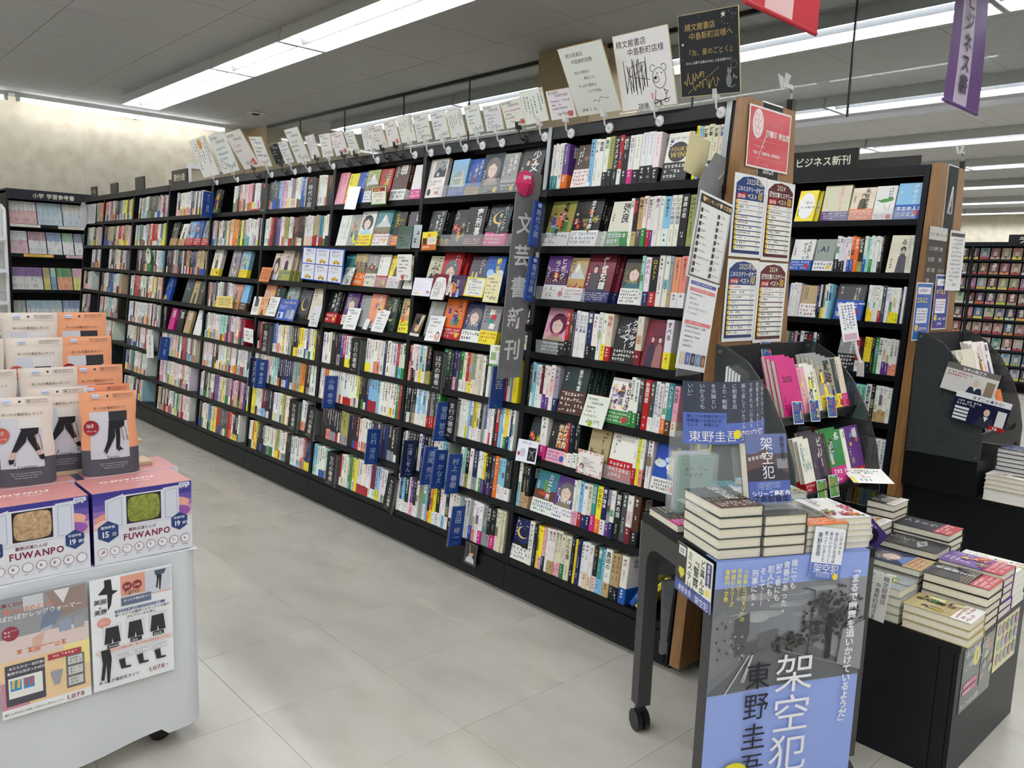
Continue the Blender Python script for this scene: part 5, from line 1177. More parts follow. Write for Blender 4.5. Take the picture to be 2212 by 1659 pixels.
def d_taxi(s, w_, h_):
    s.rect(0, 0, w_, h_, (44, 92, 178))
    for i in range(3):
        for j in range(2):
            x, y = w_ * (.02 + i * .327), h_ * (.03 + j * .485); a, b_ = w_ * .305, h_ * .455; s.rect(x, y, x + a, y + b_, (226, 226, 234)); s.text(('『運転者』の', '未来を変える', '過去からの')[i] if j else ('上機嫌で', '運を貯める', '変えられる')[i], x + a * .14, y + b_ * .78, a * .115, (44, 60, 130), bold=.012); s.marks(x + a * .16, y + b_ * .52, x + a * .84, y + b_ * .7, 2, (60, 64, 100), RC); s.poly([(x + a * .3, y + b_ * .1), (x + a * .78, y + b_ * .1), (x + a * .82, y + b_ * .2), (x + a * .66, y + b_ * .22), (x + a * .58, y + b_ * .31), (x + a * .42, y + b_ * .31), (x + a * .34, y + b_ * .22), (x + a * .28, y + b_ * .2)], (206, 164, 60))
            for wx in (.4, .68): s.ell(x + a * wx, y + b_ * .1, a * .045, b_ * .05, (40, 40, 44), 10)
def d_award(s, w_, h_):
    s.rect(0, 0, w_, h_, (66, 128, 60)); s.rect(w_ * .05, h_ * .05, w_ * .95, h_ * .95, (236, 232, 214)); s.rect(w_ * .1, h_ * .7, w_ * .9, h_ * .92, (150, 60, 40)); s.text('本屋大賞', w_ * .18, h_ * .74, h_ * .15, (232, 214, 150), bold=.01); s.marks(w_ * .18, h_ * .4, w_ * .82, h_ * .62, 2, (90, 80, 70), RC); s.marks(w_ * .3, h_ * .12, w_ * .7, h_ * .28, 2, (90, 80, 70), RC)
def d_plain(c, k=3):
    def f(s, w_, h_): s.marks(w_ * .12, h_ * .15, w_ * .88, h_ * .85, k, c, RC)
    return f
def d_two(s, w_, h_):
    s.rect(w_ * .5, 0, w_, h_, (226, 170, 124)); s.rect(w_ * .14, h_ * .45, w_ * .4, h_ * .9, (90, 90, 92)); s.marks(w_ * .05, h_ * .15, w_ * .45, h_ * .4, 3, INK, RC); s.marks(w_ * .55, h_ * .55, w_ * .95, h_ * .9, 3, (110, 60, 40), RC); s.poly([(w_ * .6, 0), (w_ * .9, 0), (w_ * .74, h_ * .4)], (130, 86, 60)); s.ell(w_ * .9, h_ * .12, w_ * .05, w_ * .05, (236, 210, 60))
def d_gift(s, w_, h_):
    s.text('ラッピングバッグ', w_ * .2, h_ * .78, w_ * .085, (240, 226, 120), bold=.02); s.marks(w_ * .06, h_ * .5, w_ * .5, h_ * .72, 3, (220, 226, 246), RC); s.rect(w_ * .06, h_ * .08, w_ * .36, h_ * .36, (206, 214, 236)); s.rect(w_ * .1, h_ * .1, w_ * .22, h_ * .32, (50, 56, 90)); s.poly([(w_ * .5, h_ * .08), (w_ * .72, h_ * .12), (w_ * .7, h_ * .52), (w_ * .52, h_ * .5)], (150, 160, 176)); s.poly([(w_ * .72, h_ * .06), (w_ * .96, h_ * .1), (w_ * .94, h_ * .5), (w_ * .75, h_ * .55)], (170, 178, 190)); s.line(arc(w_ * .62, h_ * .52, w_ * .06, h_ * .16, 0, 3.14), .0016, (226, 200, 110))
def d_beach(s, w_, h_):
    for i in range(10): s.ell(RC.uniform(.1, .9) * w_, RC.uniform(.2, .9) * h_, w_ * .09, h_ * .06, RC.choice(((150, 166, 170), (110, 126, 130), (210, 180, 110), (70, 80, 84))), 10)
    s.rect(w_ * .42, h_ * .05, w_ * .5, h_ * .35, (36, 40, 44)); s.rect(w_ * .62, h_ * .05, w_ * .7, h_ * .35, (36, 40, 44))
def d_photo(s, w_, h_):
    s.rect(0, h_ * .12, w_, h_, (70, 56, 50)); s.ell(w_ * .45, h_ * .62, w_ * .25, h_ * .2, (24, 22, 24)); s.ell(w_ * .55, h_ * .35, w_ * .26, h_ * .16, (214, 180, 130)); s.poly([(w_ * .7, h_ * .95), (w_, h_ * .95), (w_ * .8, h_ * .4), (w_ * .6, h_ * .5)], (206, 190, 160)); s.ell(w_ * .35, h_ * .45, w_ * .12, h_ * .1, (150, 110, 90))
def d_ypop(s, w_, h_):
    s.rect(0, 0, w_, h_ * .35, (214, 110, 50)); s.text('大', w_ * .38, h_ * .7, h_ * .26, (180, 40, 40), bold=.02); s.rect(w_ * .42, h_ * .3, w_ * .95, h_ * .68, (240, 238, 228)); s.marks(w_ * .45, h_ * .34, w_ * .92, h_ * .64, 3, (80, 80, 90), RC); s.rect(w_ * .06, h_ * .3, w_ * .36, h_ * .66, (90, 40, 40)); s.marks(w_ * .1, h_ * .06, w_ * .9, h_ * .24, 1, (240, 226, 200), RC)
def d_metal(s, w_, h_):
    s.marks(w_ * .14, h_ * .8, w_ * .9, h_ * .94, 1, (60, 50, 110), RC); s.rect(w_ * .56, h_ * .1, w_ * .95, h_ * .7, (26, 26, 30)); s.line([(w_ * .65, h_ * .2), (w_ * .75, h_ * .5), (w_ * .86, h_ * .2)], .0026, (190, 190, 190)); s.line([(w_ * .62, h_ * .56), (w_ * .75, h_ * .46), (w_ * .9, h_ * .6)], .0026, (190, 190, 190)); s.ell(w_ * .3, h_ * .42, w_ * .14, h_ * .2, (196, 198, 200)); s.ell(w_ * .12, h_ * .35, w_ * .06, h_ * .1, (190, 50, 110))
def d_floral(s, w_, h_):
    for i in range(46):
        e = i % 4; t = RC.random(); x, y = ((t, .05), (t, .95), (.04, t), (.96, t))[e]; s.ell(w_ * x, h_ * y, .004, .004, RC.choice(((226, 140, 150), (236, 190, 110), (190, 80, 100), (150, 190, 130))), 8)
    for i in range(4): s.marks(w_ * .2, h_ * (.66 - .1 * i), w_ * .85, h_ * (.73 - .1 * i), 1, (70, 60, 64), RC)
    s.ell(w_ * .22, h_ * .34, w_ * .075, h_ * .11, (40, 32, 34)); s.ell(w_ * .22, h_ * .32, w_ * .05, h_ * .075, (230, 200, 184)); s.poly([(w_ * .1, h_ * .08), (w_ * .34, h_ * .08), (w_ * .28, h_ * .24), (w_ * .16, h_ * .24)], (236, 234, 236)); s.scribble(w_ * .58, h_ * .2, w_ * .84, h_ * .34, .0012, INK, RC, 1)
def d_ballet(s, w_, h_):
    s.rect(w_ * .1, h_ * .1, w_ * .9, h_ * .92, (52, 50, 48)); s.poly([(w_ * .12, h_ * .1), (w_ * .85, h_ * .1), (w_ * .8, h_ * .3), (w_ * .5, h_ * .42), (w_ * .2, h_ * .3)], (200, 202, 206)); s.poly([(w_ * .28, h_ * .4), (w_ * .5, h_ * .55), (w_ * .75, h_ * .58), (w_ * .66, h_ * .4)], (206, 172, 130)); s.line([(w_ * .45, h_ * .5), (w_ * .4, h_ * .9)], .004, (206, 172, 130)); s.ell(w_ * .5, h_ * .62, w_ * .06, h_ * .05, (60, 44, 40))
def d_recruit(s, w_, h_):
    s.rect(0, 0, w_, h_ * .12, (70, 140, 60)); s.rect(w_ * .18, h_ * .74, w_ * .86, h_ * .94, (196, 206, 150))
    for i in range(5): s.ell(w_ * (.25 + i * .13), h_ * .84, w_ * .045, h_ * .08, ((206, 170, 110), (120, 170, 80))[i % 2])
    s.rect(w_ * .05, h_ * .3, w_ * .24, h_ * .66, (150, 180, 130)); s.text('入居者募集!', w_ * .28, h_ * .54, h_ * .16, (110, 100, 96), bold=.0); s.marks(w_ * .28, h_ * .16, w_ * .95, h_ * .48, 4, (120, 118, 116), RC); s.marks(w_ * .15, h_ * .02, w_ * .85, h_ * .1, 1, (226, 236, 214), RC)
CD = dict(pastel=((226, 222, 232), d_pastel, 'pale lilac card with pastel balloons clipped over the third shelf'), dress=((120, 34, 36), d_dress, 'dark red card with a white dress shape on the third shelf'), comic=((60, 50, 80), d_cover((70, 50, 90), (200, 80, 130), 'people'), 'crowded comic leaflet between the dress card and the yellow-bordered card'), yborder=((236, 214, 60), d_hand(31, border=(236, 214, 60)), 'yellow-bordered handwritten card on the third shelf'), cream=((238, 228, 180), d_hand(32), 'tall cream handwritten card beside the grey sign'),
    photo=((222, 214, 200), d_photo, 'narrow sepia photo card on the fourth shelf'), handpic=((236, 236, 234), d_hand(33, True), 'glossy handwritten card with a small character picture on the fourth shelf'), ypop=((240, 220, 70), d_ypop, 'yellow and orange promotional card on the second shelf'), green=((50, 84, 66), d_hand(34, head=False), 'dark green glossy card hanging from the second shelf'), silver=((176, 182, 186), d_plain((90, 90, 96), 2), 'silver glossy card beside the dark green card'), foil=((224, 226, 224), None, 'blank white glossy card hanging below the top shelf'), award=((66, 128, 60), d_award, 'green-framed award card below the top shelf'), orange=((214, 130, 80), d_plain((120, 70, 40), 4), 'small orange notice at the left of the third shelf'), taxi=((44, 92, 178), d_taxi, 'wide blue six-panel sheet with yellow taxis'), beach=((190, 196, 192), d_beach, 'small grey watercolour postcard on the third shelf'), hand1=((238, 236, 230), d_hand(35, stamp=(190, 60, 60)), 'white handwritten card with a red seal on the third shelf'),
    twopanel=((236, 234, 226), d_two, 'two-panel cream and orange leaflet on the fourth shelf'), hand2=((238, 238, 234), d_hand(36), 'white handwritten card beside the two-panel leaflet'), gift=((66, 92, 176), d_gift, 'blue gift-wrapping notice with yellow lettering'), shiny=((222, 224, 226), d_hand(37, head=False), 'crumpled plastic-wrapped white card on the fourth shelf'), hand3=((238, 238, 234), d_hand(38), 'white handwritten card with red lines on the fourth shelf'), oval=((230, 230, 226), d_plain((120, 110, 100), 1), 'small white rounded tag on the fourth shelf'), scrawl=((238, 238, 236), d_hand(39, head=True), 'white card with a large scrawled signature on the fourth shelf'), price=((236, 236, 230), d_plain((50, 46, 46), 3), 'small white printed notice at the fifth shelf'), note=((236, 214, 130), d_plain((70, 60, 40), 4), 'yellow handwritten note hanging below the fourth shelf'), strip=((226, 226, 222), lambda s, w_, h_: s.text('スターツ', w_ * .5, h_ * .95, h_ * .22, INK, True, .01, 1.3), 'white paper strip with vertical lettering low on the far bay'), stamp=((226, 230, 216), d_hand(40, stamp=(150, 180, 70)), 'handwritten card with a green stamp below the fifth shelf'), metal=((232, 234, 240), d_metal, 'white card picturing a metal figure on the sixth shelf'), floral=((240, 232, 228), d_floral, 'flower-bordered note with a small portrait on the sixth shelf'), ballet=((72, 70, 68), d_ballet, 'small photo postcard stuck on the bookcase plinth'), recruit=((236, 238, 232), d_recruit, 'white and green notice at the foot of the tall grey sign'))
for k, (x, z, w_, h_, th, ro_) in CARDS.items():
    base, dr, lab = CD[k]; u = Vector((math.cos(ro_), 0, math.sin(ro_))); v = Vector((-math.sin(ro_), math.sin(th), math.cos(th)))
    o = Vector((x, Yf(z) - .02, z)) - u * w_ / 2
    b = panel('display_card', o, u, v, w_, h_, .0016, base, dr, FILM if k in ('pastel', 'green', 'silver', 'foil', 'handpic', 'shiny', 'oval', 'beach', 'ballet', 'hand1') else PRINT); tag(b, lab, 'card', 'cards clipped to the shelf fronts')
    m = MB(); m.box((w_ * .4, .0016, .004), (w_ * .6, .02, .02)); m.build('clip_foot', FROST, b)
# clear book stops on the face-out shelves
def stop(x0, x1, r, lab, zr=ZR, ox=0., oy=0.):
    z = zr[r]; ro = empty('book_stop', (ox + x0, oy + Yf(z) - .004, z)); m = MB(); m.box((0, 0, 0), (x1 - x0, .0022, .055)); m.build('front_lip', ACRYL, ro); m = MB(); m.box((0, .0022, .0), (x1 - x0, .06, .0012)); m.build('base_sheet', ACRYL, ro); tag(ro, lab, 'book stop', 'clear acrylic book stops')
stop(-1.66, -.98, 0, 'clear acrylic lip before the face-out books left of the grey sign, top shelf'); stop(-1.6, -.98, 1, 'clear acrylic lip on the second shelf left of the grey sign'); stop(-.885, -.45, 1, 'clear acrylic lip on the second shelf of the end bay'); stop(-.885, -.6, 2, 'clear acrylic lip on the third shelf of the end bay'); stop(-.85, -.72, 3, 'short acrylic lip below the smiling girl cover'); stop(-.48, -.26, 5, 'short acrylic lip before the red-banded white cover'); stop(-.5, -.04, 0, 'clear acrylic lip on the top shelf of the business bookcase', ZB, -.04, 1.85); stop(-2.2, -1.95, 2, 'short acrylic lip before the red-banded lettered cover')
# ================================================================== promotional table on the left: cloth, boxes, pouches
tb = empty('promotion_table', (-1.1, -2.05, 0))
m = MB(); m.box((-.42, -.58, .555), (.42, .57, .585)); m.build('table_top', WHITEP, tb)
for sx, sy in ((-1, -1), (-1, 1), (1, -1), (1, 1)):
    m = MB(); m.box((sx * .37 - .02, sy * .5 - .02, .07), (sx * .37 + .02, sy * .5 + .02, .555)); lg = m.build('leg', WHITEP, tb)
    m = MB()
    for d in (-.014, .014): m.tube((sx * .37 + d - .01, sy * .5, .034), (sx * .37 + d + .01, sy * .5, .034), .034, 14)
    m.box((sx * .37 - .018, sy * .5 - .02, .05), (sx * .37 + .018, sy * .5 + .02, .075)); m.build('caster', BLKP, lg)
tag(tb, 'white wheeled promotion table under the white cloth', 'table')
m = MB(); HT = .6
def cl(s, b):
    """s runs round the cloth edge, b 0 top .. 1 hem"""
    x0, x1, y0, y1, rr = -1.55, -.635, -2.66, -1.455, .05
    per = []
    segs = [((x1, y0), (x1, y1 - rr)), None, ((x1 - rr, y1), (x0, y1))]
    L1 = (y1 - rr) - y0; La = rr * PI / 2; L3 = (x1 - rr) - x0; t = s * (L1 + La + L3)
    if t < L1: x, y, nx, ny = x1, y0 + t, 1, 0
    elif t < L1 + La: a = (t - L1) / rr; x, y, nx, ny = x1 - rr + rr * math.cos(a), y1 - rr + rr * math.sin(a), math.cos(a), math.sin(a)
    else: x, y, nx, ny = x1 - rr - (t - L1 - La), y1, 0, 1
    out = .004 * math.sin(t * 23) * b + .012 * b + .006 * math.sin(t * 9 + 1) * b * b; z = HT - b * (HT - .075 - .018 * math.sin(t * 6)) - (.02 * b if L1 - .05 < t < L1 + La + .05 else 0)
    return (x + nx * out, y + ny * out, z)
m.grid(cl, 110, 14)
m.grid(lambda a, b: (-1.55 + (.915) * a, -2.66 + 1.205 * b, HT + .0015 * math.sin(a * 9) * math.sin(b * 11)), 20, 24)
c_ = m.build('tablecloth', CLOTH, None, True); tag(c_, 'white cloth draped over the wheeled promotion table', 'tablecloth')
# heat-pack boxes
FUR1, FUR2 = m_fur('beige_plush', (206, 170, 130)), m_fur('green_plush', (150, 158, 70))
def badge(s, x, y, r_, a, b_):
    s.poly([(x + r_ * math.cos(PI / 6 + i * PI / 3), y + r_ * 1.02 * math.sin(PI / 6 + i * PI / 3)) for i in range(6)], (44, 66, 118)); s.text(a, x - r_ * .62, y + r_ * .3, r_ * .3, (226, 230, 238), bold=.01); s.text(b_[0], x - r_ * .62, y - r_ * .5, r_ * .78, (240, 240, 244), bold=.02); s.text(b_[1], x + r_ * .3, y - r_ * .42, r_ * .42, (240, 240, 244), bold=.01)
def heat_box(y0, x0, fur, lab, front=True):
    w_, h_, d = .262, .2, .17; r_ = empty('heat_pack_box', (x0, y0, .6016)); pk = (194, 130, 126)
    m = MB(); m.box((-d, 0, 0), (0, w_, h_), lin((226, 224, 228)))
    m.c[1] = lin(pk); m.c[2] = m.c[4] = m.c[5] = lin((64, 58, 140))
    s = Sheet(m, (0, 0, 0), (0, 1, 0), (0, 0, 1), .0004)
    if front:
        bands = [(62, 56, 140), (74, 66, 150), (104, 84, 164), (150, 110, 176), (196, 150, 180), (220, 180, 182)]
        for i, c in enumerate(bands): s.rect(0, h_ * (1 - (i + 1) * .085), w_, h_ * (1 - i * .085), c)
        for x, y, c in ((.045, .125, (226, 150, 130)), (.215, .14, (232, 170, 150)), (.218, .115, (150, 90, 170)), (.043, .108, (240, 200, 180))): s.ell(x, y, .04, .018, c, 22)
        s.poly([(0, 0), (w_, 0), (w_, .088), (.19, .098), (.07, .09), (0, .096)], (226, 226, 232))
        s.rect(.074, .098, .186, .186, (220, 222, 232)); s.poly([(.078, .096), (.03, .088), (.03, .178), (.078, .19)], (214, 218, 230)); s.line([(.036, .096), (.072, .103), (.072, .181), (.036, .17), (.036, .096)], .0008, (110, 110, 140)); s.poly([(.182, .096), (.226, .09), (.226, .192), (.182, .19)], (214, 218, 230)); s.line([(.188, .103), (.22, .098), (.22, .184), (.188, .181), (.188, .103)], .0008, (110, 110, 140)); s.rect(.084, .103, .176, .182, (40, 34, 40))
        s.text('蓄熱式湯たんぽ', .088, .082, .0105, (110, 44, 70), bold=.01); s.text('FUWANPO', .074, .058, .0245, (128, 40, 64), bold=.03, sx=.92); badge(s, .036, .09, .03, '蓄熱時間', ('15', '分')); badge(s, .226, .086, .026, '保温時間', ('19', '時間'))
        for i in range(8): x = .02 + i * .0315; s.ell(x, .034, .0125, .0125, (140, 74, 96), 16); s.ell(x, .034, .0114, .0114, (236, 234, 238), 16); s.marks(x - .006, .029, x + .006, .04, 1, (120, 60, 80), RC); s.marks(x - .009, .013, x + .009, .0185, 1, (120, 110, 124), RC)
        s.text('15', .014, .03, .008, (128, 40, 64)); s.text('節電対策', .216, .183, .0085, (232, 232, 246)); s.rect(.225, .188, .255, .199, (220, 226, 240)); s.text('¥2178', .229, .1905, .0075, (50, 60, 110))
    s2 = Sheet(m, (0, w_, h_), (0, -1, 0), (1, 0, 0), .0004); s2.text('FUWANPO', .07, d * -1 + .055, .026, (244, 232, 230), bold=.03); s2.text('蓄熱式湯たんぽ', .09, d * -1 + .088, .009, (244, 232, 230))
    m.build('carton', GLOSSP, r_)
    if front:
        m = MB()
        m.grid(lambda a, b: (.0014 + .004 * math.sin(PI * a) * math.sin(PI * b), .085 + .09 * a, .104 + .077 * b), 12, 12); m.build('plush_swatch', fur, r_, True)
    tag(r_, lab, 'box', 'heat-pack boxes on the promotion table')
heat_box(-2.0, -.652, FUR1, 'heat-pack box with a beige plush window, cut by the picture edge'); heat_box(-1.728, -.652, FUR2, 'heat-pack box with a green plush window at the table corner')
heat_box(-1.985, -.83, FUR1, 'pink-topped box behind the beige plush box', False); heat_box(-1.70, -.83, FUR2, 'pink-topped box behind the green plush box', False)
# stepped riser of pale boards
rs = empty('stepped_riser', (-.9, -2.5, .6016)); LV = [(0, .085, .2115), (-.085, .075, .262), (-.16, .075, .343), (-.235, .1, .413)]
for k, (x, d, z) in enumerate(LV):
    m = MB(); m.box((x - d, 0, z - .0105), (x, 1.01, z)); m.build('step_board', PALEWOOD, rs)
    if k: m = MB(); m.box((x - .016, .02, LV[k - 1][2]), (x - .006, .99, z - .0105)); m.build('step_front', WHITEP, rs)
for y in (.0, .95):
    m = MB(); m.box((-.33, y, 0), (-.31, y + .02, .4)); m.build('rear_post', PALEWOOD, rs)
tag(rs, 'pale wooden stepped riser under the tights pouches', 'riser')
class Skin(Sheet):
    def __init__(s, mb, fn, lift): s.mb = mb; s.fn = fn; s.k = lift; s.mi = 0; s.st = .0001
    def P(s, x, y): q = s.fn(x, y); return (q[0] + s.k, q[1], q[2])
def pouch(kind, size, den, seed):
    w_, h_ = .153, .24; rnd = random.Random(seed); top = (232, 160, 120) if kind == 'o' else (226, 212, 200) if kind == 'c' else (232, 232, 232); low = (84, 84, 92)
    if kind == 'o' and rnd.random() < .3: top = (226, 140, 100)
    ph = rnd.uniform(0, 6)
    def prof(z):
        t = z / h_
        return .024 * (1 - t) ** .55 if t < .97 else .001
    def fr(x, z):
        a = x / w_ * 2 - 1; t = z / h_; pin = 1 - .045 * math.exp(-((t - .62) / .16) ** 2) * (1 + .3 * math.sin(ph)); bul = prof(z) * (1 - a * a) ** .5 if abs(a) < 1 else 0
        return (bul + .0012 * math.sin(a * 9 + ph + t * 14) * (1 - t) - z * .07, w_ / 2 + a * w_ / 2 * pin, z)
    def bk(x, z): q = fr(x, z); t = prof(z) * (max(0, 1 - (x / w_ * 2 - 1) ** 2)) ** .5; return (-t * .9 - z * .07 - .0006, q[1], z)
    m = MB(); cut = .31
    m.grid(lambda a, b: fr(a * w_, b * h_), 14, 26, lambda a, b: lin(top if b > cut else low)); m.grid(lambda a, b: bk((1 - a) * w_, b * h_), 14, 20, lambda a, b: lin(top if b > cut else low))
    m.face([fr(w_ * i / 14, 0) for i in range(15)] + [bk(w_ * (14 - i) / 14, 0) for i in range(15)], lin(low))
    o = m.build('tights_pouch', GLOSSP, None, True)
    m = MB(); s = Skin(m, lambda x, y: fr(x * .975, y * .916), .0006)
    # photograph window drawn in strips so that it follows the bulge
    def strip(x0, y0, x1, y1, c, n=8):
        for i in range(n):
            for j in range(6): a, b = x0 + (x1 - x0) * i / n, x0 + (x1 - x0) * (i + 1) / n; e, f = y0 + (y1 - y0) * j / 6, y0 + (y1 - y0) * (j + 1) / 6; m.face([s.P(a, e), s.P(b, e), s.P(b, f), s.P(a, f)], lin(c))
        s.k += .00025
    strip(.022, .052, .128, .2, (206, 206, 214)); bk_ = (30, 30, 34)
    strip(.075 if kind == 'o' else .07, .168, .128, .2, (50, 50, 54) if kind == 'o' else (222, 218, 214), 4)
    s.k += .002
    s.poly([(.072, .17), (.12, .17), (.118, .152), (.098, .142), (.08, .15)], bk_)
    if kind == 'o':
        s.poly([(.074, .166), (.09, .166), (.089, .12), (.072, .085), (.062, .072), (.056, .076), (.068, .11)], bk_); s.poly([(.09, .166), (.104, .163), (.104, .12), (.1, .085), (.107, .08), (.098, .074), (.09, .082), (.092, .12)], bk_)
        s.poly([(.056, .078), (.063, .066), (.07, .078)], (70, 66, 66)); s.poly([(.094, .08), (.112, .076), (.1, .09)], (70, 66, 66))
    else:
        s.poly([(.075, .166), (.092, .166), (.085, .13), (.06, .1), (.048, .1)], bk_); s.poly([(.086, .166), (.102, .16), (.12, .104), (.108, .1), (.09, .135)], bk_)
        s.poly([(.048, .101), (.059, .101), (.054, .08), (.044, .08)], (206, 170, 156)); s.poly([(.109, .1), (.119, .104), (.124, .086), (.116, .084)], (206, 170, 156)); s.poly([(.04, .08), (.056, .082), (.052, .068), (.042, .066)], bk_); s.poly([(.113, .087), (.128, .09), (.13, .074), (.12, .074)], bk_)
    for x in (.112, .123): s.line([(x - .003, .15), (x + .002, .105)], .002, (140, 90, 70))
    s.ell(.024, .152, .021, .023, (150, 34, 48) if kind == 'o' else (190, 92, 80), 22); s.text(den, .007, .152, .018, (244, 236, 232), bold=.0, sx=.85, skew=.2); s.text('デニール', .0115, .139, .0068, (244, 236, 232))
    t_ = 'あったか裏起毛タイツ' if kind == 'o' else 'あったか裏起毛レギンス'; s.text(t_, .034 if kind == 'o' else .03, .209, .0092, (60, 46, 46), bold=.004)
    s.text('Tights' if kind == 'o' else 'Leggings', .06, .052, .013, (30, 30, 34), bold=0., skew=.35)
    for i, (t, x) in enumerate((('Soft and smooth brushed lining', .043), ('The moment you put them on', .046), ('Gently wrap your skin', .053))): s.text(t, x, .036 - i * .0068, .0052, (214, 214, 220), bold=.004)
    s.line([(.09, .244), (.143, .244), (.143, .254), (.09, .254), (.09, .244)], .0006, (70, 54, 54)); s.text('M - L' if size == 'M' else 'L - LL', .094, .2465, .007, (50, 40, 40)); s.marks(.115, .246, .141, .2525, 2, (110, 90, 90), rnd); s.ell(.075, .2495, .0034, .0034, (60, 44, 42) if rnd.random() < .7 else top, 12)
    s.rect(.034, .244, .054, .2545, (206, 214, 232)); s.text('¥1078', .0355, .2462, .0062, (60, 70, 120)); s.line([(.003, .2365), (.154, .2365)], .0005, tuple(int(c * .82) for c in top))
    m.build('front_print', PRINT, o); return o
PCH = [('o', 'M', '160', -.862, -1.697, .8025, 'front orange tights pouch with 160 on a maroon disc'), ('o', 'M', '160', -.93, -1.692, .8135, 'second orange tights pouch close behind the front one'), ('o', 'M', '240', -1.0, -1.69, .864, 'third orange tights pouch back, one step up'), ('o', 'L', '240', -1.075, -1.695, .945, 'fourth orange tights pouch back, large size'), ('o', 'L', '160', -1.15, -1.69, 1.015, 'rearmost orange tights pouch on the top step'),
    ('c', 'M', '160', -.872, -1.918, .8025, 'front cream leggings pouch with crossed black legs'), ('c', 'M', '160', -.935, -1.81, .8135, 'cream leggings pouch wedged between the two front pouches'), ('c', 'M', '160', -1.0, -1.818, .864, 'middle cream leggings pouch, medium size, one step up'), ('c', 'L', '240', -1.075, -1.835, .945, 'middle cream leggings pouch with an orange disc, large size'), ('c', 'L', '240', -1.15, -1.83, 1.015, 'rearmost middle cream leggings pouch on the top step'), ('c', 'L', '160', -1.0, -1.975, .864, 'cream leggings pouch behind the front cream one, second step'), ('c', 'L', '240', -1.075, -1.99, .945, 'left cream leggings pouch cut by the picture edge, third step'), ('c', 'L', '240', -1.15, -1.985, 1.015, 'left cream leggings pouch cut by the picture edge, top step')]
for i, (k, sz, dn, x, y, z, lab) in enumerate(PCH):
    o = pouch(k, sz, dn, 50 + i); put(o, (x, y, z), (0, 0, math.radians([-8, -5, -3, 2, -4, -14, -10, -6, -3, -4, -5, -4, -6][i]) * .5)); tag(o, lab, 'pouch', 'tights pouches on the stepped riser')
o = pouch('w', 'M', '160', 99); put(o, (-.87, -2.077, .8025), (0, 0, -.1)); tag(o, 'white pouch at the very edge of the picture', 'pouch')
